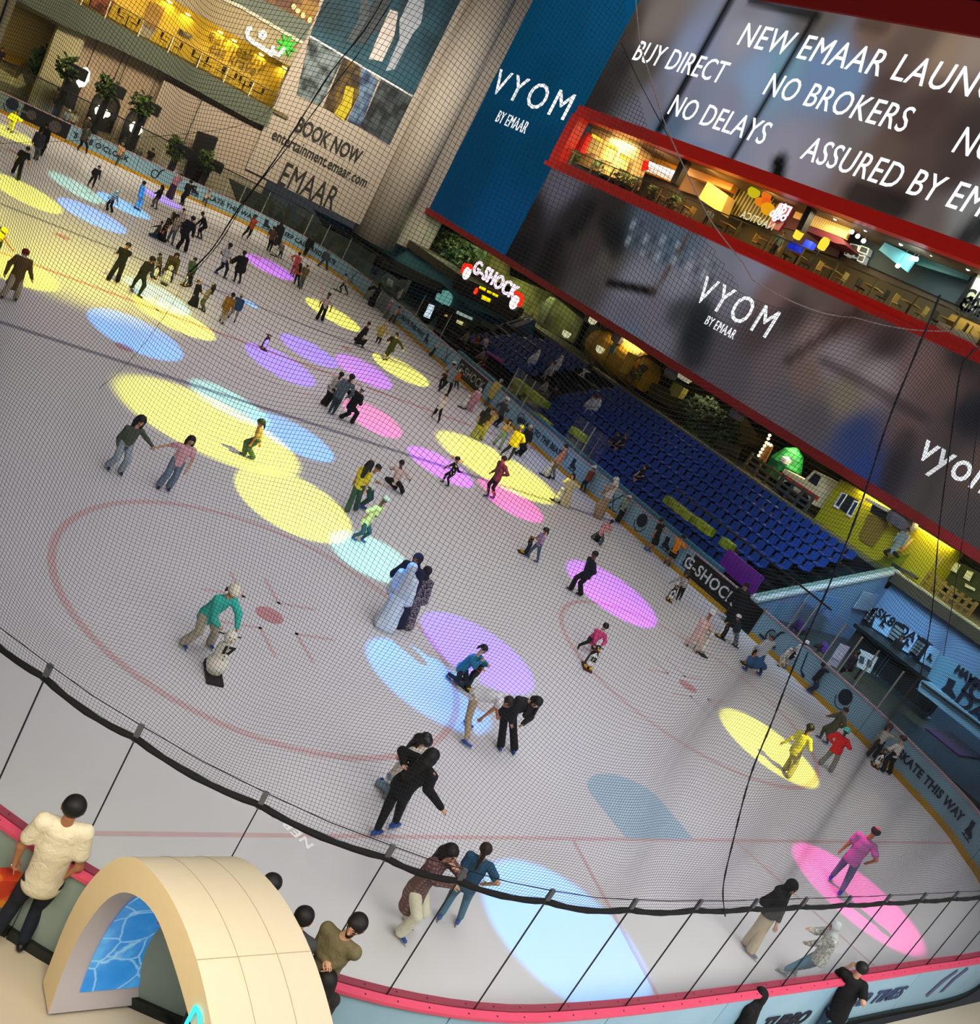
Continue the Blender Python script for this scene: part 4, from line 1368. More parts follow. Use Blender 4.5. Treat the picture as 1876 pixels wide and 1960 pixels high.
# ------------------------------------------------------------------ the skating aids
def aid(kind, crop, foot, top, fc, label, num=None, hnd=True):
    """penguin or snowman shaped skating aid standing on a sledge"""
    fp = px(crop, foot)[0]
    b = V3(onz(*fp, 0))
    n = np.array([b[0], b[1], 0]); n /= np.linalg.norm(n); u = np.array([n[1], -n[0], 0.0]); z = np.array([0, 0, 1.0])
    r_ = ray(*px(crop, top)[0]); t = (b[:2] @ n[:2]) / (r_[:2] @ n[:2])
    H = float(np.clip(EYE_H + r_[2] * t, .75, 1.25))
    ph = math.radians(fc); F = math.cos(ph) * -n + math.sin(ph) * u; L = np.cross(z, F)
    rt = root('penguin_aid' if kind == 'p' else 'snowman_aid', tuple(b), label, 'skating aid')
    d = np.linalg.norm([b[0], b[1], EYE_H]); vx = .013 if d < 24 else (.018 if d < 36 else .024)
    w_ = lambda f, l, h: b + F * f * H + L * l * H + z * h * H

    def part(nm, P, m, cuts=(), holes=(), k=.02):
        v, q, _ = sdf_mesh(P, vx, k, cuts, holes)
        if len(v):
            return link_mesh(nm, v, q, m, rt, smooth=True)
    if kind == 'p':
        dark, white, yel, red = mat('#0e0f11', .35), mat('#e6e6e2', .4), mat('#d9a616', .4), mat('#8c1d1a', .4)
        part('back', [cone(w_(-.03, 0, .2), w_(-.02, 0, .55), .17 * H, .15 * H), cone(w_(-.02, 0, .55), w_(0, 0, .78), .15 * H, .09 * H)], dark)
        part('belly', [cone(w_(.045, 0, .24), w_(.045, 0, .52), .135 * H, .125 * H), cone(w_(.04, 0, .5), w_(.03, 0, .7), .125 * H, .07 * H)], white)
        part('head', [cone(w_(.0, 0, .86), w_(.02, 0, .87), .105 * H, .10 * H)], dark)
        part('beak', [cone(w_(.09, 0, .85), w_(.19, 0, .83), .045 * H, .02 * H, L, 1.4)], yel)
        part('scarf', [cone(w_(.01, -.05, .755), w_(.01, .05, .755), .085 * H, .085 * H, z, .45)], red)
        part('foot', [cone(w_(.04, -.09, .1), w_(.16, -.09, .09), .06 * H, .055 * H)], yel)
        part('foot', [cone(w_(.04, .09, .1), w_(.16, .09, .09), .06 * H, .055 * H)], yel)
        q = MB(); q.obox(w_(0, 0, .03), F * .3 * H, L * .17 * H, z * .03 * H); q.build('sledge', mat('#4a1512', .5) if num else BLK, rt)
        q = MB(); q.tube([w_(-.06, -.2, .88), w_(-.05, 0, .87), w_(-.06, .2, .88)], .016); q.build('handlebar', BLK, rt)
        for s in (-1, 1):
            v, qf, _ = sdf_mesh([cone(w_(.085, .045 * s, .9), w_(.09, .045 * s, .9), .02 * H, .02 * H)], .008, .004)
            link_mesh('eye', v, qf, white, rt, smooth=True)
    else:
        white, dark = mat('#dfdccf', .5), mat('#121212', .5)
        part('body', [cone(w_(0, 0, .24), w_(0, 0, .25), .20 * H, .20 * H), cone(w_(0, 0, .5), w_(0, 0, .55), .165 * H, .155 * H), cone(w_(0, 0, .1), w_(0, 0, .2), .15 * H, .19 * H)], white, k=.05)
        part('head', [cone(w_(0, 0, .83), w_(.01, 0, .84), .125 * H, .12 * H)], white)
        part('nose', [cone(w_(.12, 0, .83), w_(.2, 0, .82), .018 * H, .006 * H)], mat('#d97a25', .5))
        for hh in (.42, .5, .58):
            v, qf, _ = sdf_mesh([cone(w_(.168, 0, hh), w_(.172, 0, hh), .014 * H, .014 * H)], .008, .004)
            link_mesh('button', v, qf, dark, rt, smooth=True)
        for s in (-1, 1):
            v, qf, _ = sdf_mesh([cone(w_(.115, .045 * s, .87), w_(.118, .045 * s, .87), .014 * H, .014 * H)], .008, .004)
            link_mesh('eye', v, qf, dark, rt, smooth=True)
        q = MB(); q.obox(w_(.06, 0, .025), F * .34 * H, L * .16 * H, z * .025 * H); q.obox(w_(-.25, 0, .05), F * .03 * H, L * .16 * H, z * .06 * H); q.build('sledge', dark, rt)
        q = MB(); q.tube([w_(-.08, -.22, .82), w_(-.08, 0, .8), w_(-.08, .22, .82)], .015); q.build('handlebar', dark, rt)
    if num:
        c = w_(.19 if kind == 'p' else .19, 0, .46 if kind == 'p' else .64)
        text_on('number', num, c, -L if False else np.cross(z, F) * 1.0, z, .22 * H, mat('#101010', .6), rt, bold=.012)
    return rt


def carry(kind, crop, pt, at_depth_of, label, col, size=.3):
    """a bag or pack hanging at a pixel, at the distance of the person it belongs to"""
    d = at_depth_of
    r_ = ray(*px(crop, pt)[0]); t = (d['b'][:2] @ d['n'][:2]) / (r_[:2] @ d['n'][:2])
    c = np.array([r_[0] * t, r_[1] * t, EYE_H + r_[2] * t])
    return c
# ------------------------------------------------------------------ the big lit screen wall on the right
XW = 44.7
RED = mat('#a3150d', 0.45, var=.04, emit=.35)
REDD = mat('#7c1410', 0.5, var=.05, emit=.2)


def pic_mat():
    m = bpy.data.materials.new('screen_picture')
    m.use_nodes = True
    nt = m.node_tree
    nt.nodes.remove(nt.nodes['Principled BSDF'])
    em = nt.nodes.new('ShaderNodeEmission')
    at_ = nt.nodes.new('ShaderNodeAttribute'); at_.attribute_name = 'picture'
    nt.links.new(at_.outputs['Color'], em.inputs['Color'])
    em.inputs['Strength'].default_value = 1.12
    nt.links.new(em.outputs[0], nt.nodes['Material Output'].inputs['Surface'])
    return m


def screen_point(p):
    q = onx(p[0], p[1], XW)
    return q.y, q.z


def display(name, y0, y1, z0, z1, nyy, nz, blobs, bands, parent, step=1.0):
    """the picture a screen shows: soft colour blobs and dark bars, in the plane of the screen"""
    Y, Z = np.meshgrid(np.linspace(y0, y1, nyy), np.linspace(z0, z1, nz), indexing='ij')
    C = np.zeros(Y.shape + (3,)); W = np.zeros(Y.shape)
    for (p, col) in blobs:
        yy, zz_ = screen_point(p)
        d2 = (Y - yy) ** 2 + ((Z - zz_) * 1.0) ** 2
        w = 1.0 / (d2 + .35) ** 2
        C += w[..., None] * np.array(lin(col)); W += w
    C /= W[..., None]
    for (a, b, wid, col, op) in bands:
        ya, za = screen_point(a); yb, zb = screen_point(b)
        L2 = (yb - ya) ** 2 + (zb - za) ** 2
        t = np.clip(((Y - ya) * (yb - ya) + (Z - za) * (zb - za)) / max(L2, 1e-6), 0, 1)
        d = np.sqrt((Y - ya - t * (yb - ya)) ** 2 + (Z - za - t * (zb - za)) ** 2)
        s = op * np.clip(1.6 - d / wid, 0, 1)[..., None]
        C = C * (1 - s) + s * np.array(lin(col))
    V = np.stack([np.full(Y.shape, XW - .02), Y, Z], -1).reshape(-1, 3)
    I = np.arange(nyy * nz).reshape(nyy, nz)
    F = np.stack([I[:-1, :-1].ravel(), I[:-1, 1:].ravel(), I[1:, 1:].ravel(), I[1:, :-1].ravel()], 1)
    o = link_mesh(name, V, F, pic_mat(), parent)
    at_ = o.data.color_attributes.new('picture', 'FLOAT_COLOR', 'POINT')
    at_.data.foreach_set('color', np.concatenate([C.reshape(-1, 3), np.ones((nyy * nz, 1))], 1).astype(np.float32).ravel())
    return o


scr = root('led_screen', (XW, 50, 6.8), 'giant red framed lit screen covering the right hall wall', 'screen')
q = MB(); q.box((XW, 9, 6.8), (XW + .4, 79.6, 14.6)); q.box((XW, 9, 19.4), (XW + .4, 79.6, 29.2)); q.box((XW, 64.0, 14.4), (XW + .4, 79.6, 19.6)); q.build('housing', BLK, scr)
blueb = [((960, 60), '#003a56'), ((1100, 60), '#043f60'), ((1150, 30), '#06466a'), ((900, 300), '#04324e'), ((1040, 160), '#023a58'), ((960, 420), '#063a60'), ((850, 390), '#062f4c'), ((1030, 300), '#033654'), ((1080, 180), '#02405f')]
display('picture_panel', 63.8, 79.2, 7.15, 30, 30, 40, blueb, [], scr)
upb = [((1200, 60), '#3a342f'), ((1260, 40), '#6e6460'), ((1330, 100), '#757d95'), ((1420, 60), '#84848f'), ((1390, 200), '#757788'), ((1450, 150), '#7489a4'), ((1500, 130), '#67899a'), ((1580, 130), '#657a9a'), ((1620, 160), '#637b9a'), ((1560, 40), '#57504c'),
       ((1680, 60), '#6b5548'), ((1760, 80), '#5c4c42'), ((1820, 100), '#86715f'), ((1860, 100), '#87776c'), ((1700, 160), '#4b3c39'), ((1750, 240), '#463733'), ((1640, 240), '#66605f'), ((1560, 300), '#7b7680'), ((1500, 300), '#807d8a'), ((1650, 330), '#64544d'), ((1750, 330), '#493b36'),
       ((1830, 330), '#3d3230'), ((1850, 400), '#70706f'), ((1780, 420), '#574e4b'), ((1250, 200), '#62606b'), ((1300, 180), '#707282'), ((1230, 130), '#45403b'), ((1185, 130), '#2c2825'), ((1350, 260), '#7b7b8c'), ((1720, 110), '#5a4a42'), ((1700, 290), '#55463f'), ((1790, 200), '#423531'), ((1140, 190), '#262320'), ((1280, 235), '#4a5a6e'), ((1330, 290), '#59708c'), ((1860, 250), '#3a302e'), ((1440, 20), '#73727c')]
upl = [((1398, 0), (1262, 248), .34, '#0d0d0e', 1), ((1562, 30), (1402, 302), .26, '#101011', 1), ((1562, 32), (1440, 0), .3, '#1c1b1c', .9), ((1492, 310), (1486, 350), .5, '#101011', 1), ((1640, 370), (1720, 395), .8, '#121110', .8), ((1876, 430), (1840, 470), .6, '#16171a', .9), ((1655, 40), (1690, 50), .5, '#3a2d27', .6)]
display('picture_panel', 9, 63.8, 19.2, 28.75, 150, 40, upb, upl, scr)
lob = [((1010, 420), '#1c1a19'), ((1080, 350), '#504d57'), ((1100, 420), '#1f1d1d'), ((1170, 400), '#26211f'), ((1180, 450), '#19191a'), ((1230, 430), '#424c58'), ((1300, 470), '#485663'), ((1050, 520), '#1d1a18'), ((1130, 480), '#342d2b'), ((1160, 500), '#433e3a'), ((1220, 540), '#696974'), ((1300, 540), '#6c6c78'), ((1380, 500), '#62646e'), ((1250, 600), '#5c5862'),
       ((1200, 640), '#4d5768'), ((1330, 640), '#222426'), ((1300, 600), '#34353a'), ((1400, 560), '#64626b'), ((1440, 520), '#6f6d7c'), ((1480, 560), '#614d4c'), ((1520, 600), '#352c2a'), ((1450, 640), '#3e3637'), ((1560, 560), '#4e423d'), ((1600, 620), '#46352f'), ((1650, 600), '#42302b'), ((1600, 680), '#73686d'), ((1680, 720), '#7a6e71'), ((1760, 700), '#604b48'),
       ((1800, 740), '#544240'), ((1850, 680), '#282222'), ((1700, 660), '#312524'), ((1480, 700), '#534b4e'), ((1540, 720), '#5f4e47'), ((1560, 800), '#434044'), ((1640, 830), '#27355a'), ((1660, 900), '#233466'), ((1620, 760), '#665c4f'), ((1740, 820), '#534340'), ((1800, 850), '#453a3c'), ((1860, 800), '#181a22'), ((1870, 900), '#50443f'), ((1710, 900), '#333032'), ((1500, 760), '#4b464d'), ((1850, 1000), '#403c3e'), ((1780, 960), '#47403f'), ((1400, 720), '#443f46'), ((1330, 700), '#403d44'), ((1265, 650), '#5a5862'), ((1560, 640), '#6a5a58'), ((990, 480), '#141313'), ((1200, 600), '#575460'), ((1120, 560), '#3a3636')]
lol = [((1165, 541), (1250, 559), .28, '#151210', 1), ((1250, 559), (1328, 440), .16, '#4a352b', .9), ((1060, 470), (1040, 520), .9, '#141212', .8), ((1640, 600), (1510, 690), .3, '#2c201d', .7), ((1575, 690), (1770, 800), .25, '#2b2226', .6), ((1340, 600), (1330, 680), .9, '#191b1d', .8), ((1735, 840), (1690, 960), .5, '#1c1b1e', .6), ((1100, 440), (1130, 400), .6, '#151416', .8), ((1180, 480), (1160, 420), .6, '#151416', .7)] + \
      [((1215 + i * 14, 420 + i * 8), (1200 + i * 14, 470 + i * 8), .09, '#1c252d' if i % 2 else '#8d99a4', .6) for i in range(12)]
display('picture_panel', 9, 63.8, 7.15, 14.5, 150, 36, lob, lol, scr)
# red edges of the screen
q = MB()
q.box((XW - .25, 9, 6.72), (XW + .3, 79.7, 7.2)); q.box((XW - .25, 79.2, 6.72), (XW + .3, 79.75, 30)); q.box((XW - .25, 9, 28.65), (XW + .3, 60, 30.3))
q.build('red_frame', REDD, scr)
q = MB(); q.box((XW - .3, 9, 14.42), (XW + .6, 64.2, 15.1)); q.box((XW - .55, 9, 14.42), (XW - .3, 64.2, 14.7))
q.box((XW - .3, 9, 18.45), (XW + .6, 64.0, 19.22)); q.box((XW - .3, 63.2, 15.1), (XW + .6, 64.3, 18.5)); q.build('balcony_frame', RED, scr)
LIT = glow('#eef1f6', 1.25)


def screen_text(s, pa, pb, size, sp=1.0, bold=0.0, shear=0.0, m=LIT, X=XW - .06):
    """lettering centred between two pixels, running along the wall toward the eye"""
    a, b = onx(*pa, X), onx(*pb, X)
    vs, fs = text_geo(s, size, bold, sp, 'CENTER', shear, .02)
    w = max(v[0] for v in vs) - min(v[0] for v in vs)
    want = abs(a.y - b.y)
    k = want / w
    c = (a + b) / 2
    return link_mesh('lettering', [(X - v[2], c.y - v[0] * k, c.z + v[1]) for v in vs], fs, m, scr)


screen_text('VYOM', (948, 155), (1090, 212), 2.9, 1.3)
screen_text('BY EMAAR', (950, 226), (1010, 243), 1.35, 1.1, 0)
screen_text('NEW EMAAR LAUNCH', (1423, 62), (1960, 190), 2.05, 1.08)
screen_text('BUY DIRECT', (1216, 100), (1388, 140), 2.0, 1.05)
screen_text('NO BROKERS', (1468, 163), (1740, 232), 1.95, 1.08)
screen_text('NO DELAYS', (1283, 205), (1470, 255), 1.95, 1.05)
screen_text('NO FEES', (1836, 265), (2040, 330), 1.95, 1.05)
screen_text('ASSURED BY EMAAR', (1538, 290), (2010, 425), 1.95, 1.06)
screen_text('VYOM', (1336, 560), (1484, 620), 2.35, 1.3)
screen_text('BY EMAAR', (1350, 615), (1408, 640), .8, 1.1, 0)
screen_text('vyom', (1765, 858), (1920, 930), 2.1, 1.1, .01)

# ------------------------------------------------------------------ restaurant balcony inside the red frame; panel emission stands in for shop lighting
BX = 49.0
q = MB(); q.box((XW + .6, 9, 14.9), (BX + 3, 64.2, 15.1)); struct('floor_balcony', q, mat('#3a3228'))
q = MB(); q.box((XW + .6, 9, 18.45), (BX + 3, 64.2, 18.7)); struct('ceiling_balcony', q, mat('#5c4a33', .6))
q = MB(); q.box((BX, 9, 15.1), (BX + .3, 64.2, 18.5)); struct('wall_balcony', q, mat('#3d2f20', .7))
for i, (yy, colr, en) in enumerate(((60, (1, .8, .45), 560), (55, (1, .72, .35), 520), (49.5, (1, .7, .3), 460), (44, (1, .8, .4), 480), (38.5, (1, .85, .5), 460), (33, (.8, .95, .9), 330), (28, (.8, .95, .9), 330))):
    area_light('balcony_light', (45.5, yy, 18.2), (.8, 3.6), en * .6, colr, target=(48.6, yy, 16.4))  # added fill, aimed back to brighten the upright shop panels
    area_light('balcony_light', (46.4, yy, 18.3), (1.4, 3.2), en * .5, colr)


def panel(name, pts, X, depth, m, label, cat, group=None):
    """an upright slab seen through the given corner pixels at distance X, depth metres thick"""
    q = MB(); q.prism([onx(*p, X) for p in pts], (depth, 0, 0))
    return thing(name, q, m, label, cat, group)


def cr_(o, k, s):
    return [(o[0] + float(a.split(',')[0]) / k, o[1] + float(a.split(',')[1]) / k) for a in s.split()]


c1 = lambda s: cr_((1030, 190), 6.253, s)
c2 = lambda s: cr_((1300, 280), 6.253, s)
c3 = lambda s: cr_((1576, 380), 3.573, s)
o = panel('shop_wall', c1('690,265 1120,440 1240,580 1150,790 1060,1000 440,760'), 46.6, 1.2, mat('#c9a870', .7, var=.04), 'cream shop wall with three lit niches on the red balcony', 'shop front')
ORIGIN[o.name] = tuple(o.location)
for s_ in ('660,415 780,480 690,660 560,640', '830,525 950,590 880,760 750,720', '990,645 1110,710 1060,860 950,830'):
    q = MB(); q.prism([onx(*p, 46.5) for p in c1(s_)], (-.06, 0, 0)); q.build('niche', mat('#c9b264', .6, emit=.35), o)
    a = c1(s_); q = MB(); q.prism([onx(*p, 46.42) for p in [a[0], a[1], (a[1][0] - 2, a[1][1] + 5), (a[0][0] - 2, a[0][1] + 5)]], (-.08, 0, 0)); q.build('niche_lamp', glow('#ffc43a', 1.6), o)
panel('shop_canopy', c1('590,390 560,430 450,540 440,610 500,640 600,420'), 46.0, .8, mat('#c01f14', .6, emit=.3), 'red fabric canopy at the left end of the red balcony', 'canopy')
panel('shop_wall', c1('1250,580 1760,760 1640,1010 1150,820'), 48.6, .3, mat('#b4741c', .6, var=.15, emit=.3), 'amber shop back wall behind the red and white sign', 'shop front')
o = panel('shop_sign', c1('1330,740 1650,860 1630,930 1310,800'), 46.2, .12, glow('#fff3e6', 1.6), 'glowing white shop sign with red emblem on the balcony', 'sign')
ORIGIN[o.name] = tuple(o.location)
q = MB(); q.prism([onx(*p, 46.2) for p in c1('1260,730 1330,740 1310,840 1230,850')], (.12, 0, 0)); q.build('emblem', glow('#ff2a12', 1.2), o)
panel('shop_sign', c1('1310,810 1610,930 1600,975 1280,850'), 46.3, .1, glow('#ffe1c8', 1.2), 'second glowing sign line below the red emblem sign', 'sign')
panel('ceiling_sign', c1('1440,555 1760,665 1750,700 1430,600'), 45.8, .3, mat('#d9c070', .5, emit=.6), 'pale yellow ceiling panel above the red emblem sign', 'panel')
panel('pillar', c1('1720,690 1790,720 1640,1010 1580,990'), 45.6, .5, BLK, 'black pillar between the amber shop and the cream column shop', 'pillar')
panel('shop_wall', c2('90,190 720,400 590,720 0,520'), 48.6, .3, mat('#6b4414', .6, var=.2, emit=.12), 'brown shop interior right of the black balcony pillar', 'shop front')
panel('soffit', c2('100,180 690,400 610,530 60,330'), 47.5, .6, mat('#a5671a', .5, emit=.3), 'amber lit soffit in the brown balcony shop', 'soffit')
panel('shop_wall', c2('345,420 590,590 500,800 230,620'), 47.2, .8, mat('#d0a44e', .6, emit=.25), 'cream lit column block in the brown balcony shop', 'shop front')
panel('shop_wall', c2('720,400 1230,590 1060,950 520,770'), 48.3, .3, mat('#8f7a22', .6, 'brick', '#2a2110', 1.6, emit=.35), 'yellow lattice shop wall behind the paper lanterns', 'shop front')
for i, (s_, r_, colr, lab) in enumerate((('895,550', .42, '#d9c91c', 'yellow paper lantern left of the orange lanterns'), ('1045,590', .33, '#ff7a22', 'topmost orange paper lantern'), ('965,665', .33, '#ff8a1c', 'left orange paper lantern in the cluster'), ('1045,665', .32, '#ff6a1c', 'middle orange paper lantern in the cluster'), ('1060,750', .46, '#ffae18', 'lowest amber paper lantern in the cluster'))):
    c = onx(*c2(s_)[0], 46.4)
    q = MB(); q.lathe([(0, -r_ * .8), (r_ * .6, -r_ * .65), (r_ * .95, -r_ * .2), (r_, 0), (r_ * .95, r_ * .25), (r_ * .6, r_ * .65), (.02, r_ * .8)], c, 14)
    o = thing('paper_lantern', q, glow(colr, .85), lab, 'lantern', None, True)
    ORIGIN[o.name] = tuple(o.location)
    q = MB(); q.tube([c + Vector((0, 0, r_ * .8)), Vector((c.x, c.y, 18.45))], .015, 4); q.build('cord', BLK, o)
o = panel('shop_sign', c2('1200,680 1360,740 1290,840 1140,880 1100,860'), 46.4, .2, mat('#7a1022', .5, emit=.4), 'maroon upright sign with white letters beside the lanterns', 'sign')
ORIGIN[o.name] = tuple(o.location)
for t_, s_ in (('dq', '1235,745'), ('iftar', '1190,820')):
    c = onx(*c2(s_)[0], 46.36); text_on('lettering', 'ab' if t_ == 'dq' else 'dgio', c, (0, -1, 0), (0, 0, 1), .8, glow('#eef0ff', 1.3), o, bold=.03)
q = MB(); q.prism([onx(*p, 46.35) for p in c2('1220,680 1360,730 1300,840 1280,830 1330,745 1220,700')], (-.05, 0, 0)); q.build('sign_edge', glow('#f4efff', 1.3), o)
panel('shop_sign', c2('1100,880 1260,910 1190,1010 1040,960'), 46.6, .2, mat('#6a0f1e', .5, emit=.35), 'small maroon sign under the upright maroon sign', 'sign')
o = panel('reflection_strip', c2('730,780 1080,920 1070,960 720,830'), 45.9, .03, mat('#4a4220', .4), 'mirrored strip with the reflection of NAUTICA letters on the balcony', 'sign')  # a reflection, put in as a strip with glowing mirrored letters
ORIGIN[o.name] = tuple(o.location)
vs, fs = text_geo('NAUTICA', .62, .01, 1.1)
c = onx(*c2('935,890')[0], 45.84)
link_mesh('lettering', [(45.84, c.y + v[0], c.z + v[1]) for v in vs], [f[::-1] for f in fs], glow('#e8e2b8', 1.0), o)
panel('shop_wall', c2('1230,590 1540,700 1400,1010 1070,930'), 48.9, .2, mat('#4a1420', .6, emit=.1), 'dark maroon shop wall behind the upright sign', 'shop front')
panel('lit_picture', c2('1440,690 1530,720 1440,880 1360,850'), 48.3, .1, mat('#b98a4a', .6, emit=.3), 'small lit tan panel left of the right balcony pillar', 'panel')
panel('pillar', c2('1540,700 1600,730 1460,1010 1400,990'), 45.6, .5, BLK, 'black pillar left of the gold lattice panel', 'pillar')
panel('lattice_screen', c2('1600,720 1876,800 2090,900 1990,1110 1876,1060 1500,920'), 47.3, .2, mat('#caa25a', .5, 'brick', '#7a5a22', 1.5, emit=.5), 'gold lattice panel lit on the red balcony', 'panel')
panel('shop_awning', c2('1490,920 1876,1065 1960,1110 1990,1180 1876,1160 1470,990'), 46.8, 2.3, mat('#4e0f1e', .6, emit=.1), 'maroon awning below the gold lattice panel', 'awning')
panel('shop_wall', c2('1470,1000 1876,1160 1960,1180 1900,1330 1400,1170'), 48.7, .2, mat('#331016', .6), 'dark red shop interior below the maroon awning', 'shop front')
for s_, lab in (('1435,1045', 'glowing yellow table lamp below the black pillar'), ('1730,1170', 'glowing yellow table lamp below the gold lattice')):
    c = onx(*c2(s_)[0], 46.2)
    q = MB(); q.lathe([(.12, -.35), (.24, -.3), (.27, .1), (.2, .35), (.05, .38)], c, 12)
    o = thing('table_lamp', q, glow('#ffd23a', 1.3), lab, 'lamp', None, True)
    ORIGIN[o.name] = tuple(o.location)
    q = MB(); q.tube([c - Vector((0, 0, .35)), Vector((c.x, c.y, 15.1))], .04, 6); q.build('stand', BLK, o)
panel('shop_wall', c3('260,180 1050,480 920,730 150,390'), 48.8, .2, mat('#12272c', .6, var=.2, emit=.06), 'dark teal shop wall with framed pictures', 'shop front')
panel('shop_wall', c3('640,340 1040,480 990,560 600,440'), 47.6, .4, mat('#0f3a36', .6, emit=.12), 'deep green ceiling box in the teal shop', 'shop front')
panel('hanging_board', c3('420,300 640,400 570,500 380,350'), 47.2, .15, mat('#3a7f8c', .4, None, '#6fb2b8', 1.0, emit=.3), 'slanted teal board hanging in the dark teal shop', 'board')
fr = ['185,305 248,320 238,362 172,345', '255,318 315,340 300,385 235,362', '150,350 172,355 165,390 140,382', '180,358 215,368 205,398 170,388', '220,370 250,380 238,412 208,402', '245,385 290,392 270,440 228,425']
for s_ in fr:
    o = panel('framed_picture', c3(s_), 48.4, .45, mat('#c9cdc9', .5, emit=.25), 'white picture frame hanging in the dark teal shop', 'picture frame', 'framed pictures in the teal shop')
    ORIGIN[o.name] = tuple(o.location)
    a = c3(s_); m0 = (sum(p[0] for p in a) / 4, sum(p[1] for p in a) / 4)
    q = MB(); q.prism([onx(m0[0] + (p[0] - m0[0]) * .7, m0[1] + (p[1] - m0[1]) * .7, 48.38) for p in a], (-.02, 0, 0)); q.build('picture', mat('#2c3438', .5), o)
for s_ in ('85,135', '108,98', '195,228', '235,258', '293,212', '275,290', '535,308', '565,268', '610,410', '635,415', '745,380', '768,342', '625,328', '995,478', '1020,435', '510,460'):
    c = onx(*c3(s_)[0], 46.4)
    q = MB(); q.lathe([(.02, -.12), (.11, -.08), (.13, 0), (.1, .09), (.03, .13)], c, 10)
    o = thing('spot_bulb', q, glow('#f2fbff', 5.0), 'bright round bulb hanging from the balcony ceiling', 'bulb', 'bulbs over the teal balcony shop', True)
    ORIGIN[o.name] = tuple(o.location)
    q = MB(); q.tube([c + Vector((0, 0, .12)), Vector((c.x, c.y, 18.45))], .012, 4); q.build('cord', BLK, o)
panel('pillar', c3('1060,480 1076,470 940,735 900,720'), 46.5, .5, BLK, 'black pillar left of the white slatted wall', 'pillar')
o = panel('slatted_partition', c3('1080,480 1250,560 1150,850 930,720'), 46.6, .3, mat('#b9b694', .6, 'plank', '#8a8768', 2.2, emit=.35), 'white slatted shop wall with GR lettering at the right edge', 'wall panel')
ORIGIN[o.name] = tuple(o.location)
for t_, s_ in (('GRILL', '1080,705'), ('CHILL', '1060,760'), ('SHAKE', '1058,800')):
    c = onx(*c3(s_)[0], 46.5); text_on('lettering', t_, c, (0, -1, 0), (0, 0, 1), 1.0, BLK, o, bold=.03, xs=.8)
# glass balustrade with posts, one thing per bay
posts = [(1060, 300), (1092, 302), (1130, 322), (1165, 338), (1208, 365), (1252, 383), (1296, 405), (1350, 428), (1403, 450), (1461, 476), (1522, 502), (1588, 527), (1660, 563), (1736, 596), (1818, 630), (1905, 675), (2000, 720)]
BGL = glass_mat((.93, .93, .82), .05)
for i in range(len(posts) - 1):
    ya, yb = onx(*posts[i], XW).y, onx(*posts[i + 1], XW).y
    q = MB(); q.box((XW + .1, yb + .05, 15.12), (XW + .125, ya - .05, 16.15))
    o = thing('balustrade_glass', q, BGL, 'glass bay of the red balcony railing', 'railing bay', 'glass bays of the red balcony')
    ORIGIN[o.name] = tuple(o.location)
    q = MB(); q.box((XW + .07, ya - .04, 15.1), (XW + .15, ya + .04, 16.2)); q.build('post', mat('#8f8a5a', .4, metal=.5), o)
    q = MB(); q.box((XW + .06, yb, 16.15), (XW + .16, ya, 16.21)); q.build('handrail', mat('#7a7450', .4, metal=.5), o)
# tables, benches and plants along the balcony
TAN = mat('#a8894a', .6); DKB = mat('#33291c', .7)
rnd = random.Random(5)


def table_at(x, y, z, m, label, grp, s=1.0):
    t = root('cafe_table', (x, y, z), label, 'table', grp)
    q = MB(); q.box((x - .4 * s, y - .45 * s, z + .71), (x + .4 * s, y + .45 * s, z + .76)); q.build('table_top', m, t)
    q = MB(); q.tube([(x, y, z + .04), (x, y, z + .71)], .04, 6); q.build('pedestal', BLK, t)
    q = MB(); q.lathe([(.25, 0), (.25, .03), (.05, .06)], (x, y, z), 10); q.build('base', BLK, t)
    return t


def chair_at(x, y, z, face, m, label, grp, legm=None):
    t = root('cafe_chair', (x, y, z), label, 'chair', grp)
    f = Vector((math.cos(face), math.sin(face), 0)); l = Vector((-f.y, f.x, 0)); c = Vector((x, y, z)); zz_ = Vector((0, 0, 1))
    q = MB(); q.obox(c + zz_ * .45, f * .22, l * .22, zz_ * .03); q.build('seat', m, t)
    q = MB(); q.obox(c + zz_ * .72 - f * .21, f * .025, l * .21, zz_ * .2); q.build('backrest', m, t)
    for a in (-1, 1):
        for b in (-1, 1):
            q = MB(); q.tube([c + f * .19 * a + l * .18 * b, c + f * .19 * a + l * .18 * b + zz_ * .43], .018, 5); q.build('leg', legm or m, t)
    return t


tspots = [(1245, 405), (1290, 425), (1375, 460), (1450, 492), (1510, 515), (1575, 545), (1650, 580), (1720, 615), (1795, 650), (1860, 690)]
for i, p in enumerate(tspots):
    yy = onx(*p, XW + 1.2).y
    table_at(XW + 1.3, yy, 15.1, TAN, 'tan topped cafe table behind the red balcony glass', 'balcony cafe tables')
    for d in (-.75, .75):
        chair_at(XW + 1.3, yy + d, 15.1, math.pi / 2 * (-1 if d > 0 else 1), TAN if i % 2 else DKB, 'cafe chair beside a red balcony table' if i % 2 else 'dark cafe chair beside a red balcony table', 'tan balcony chairs' if i % 2 else 'dark balcony chairs')
sof = root('sofa', (XW + 1.2, onx(1840, 640, XW + 1.2).y, 15.1), 'brown cushioned sofa behind the balcony glass at right', 'sofa')
yy = onx(1840, 640, XW + 1.2).y
q = MB(); q.box((XW + .8, yy - 1.2, 15.1), (XW + 1.6, yy + 1.2, 15.55)); q.build('seat', mat('#8f8a78'), sof)
q = MB(); q.box((XW + 1.4, yy - 1.2, 15.5), (XW + 1.7, yy + 1.2, 16.2)); q.build('backrest', mat('#9a7434', .7), sof)
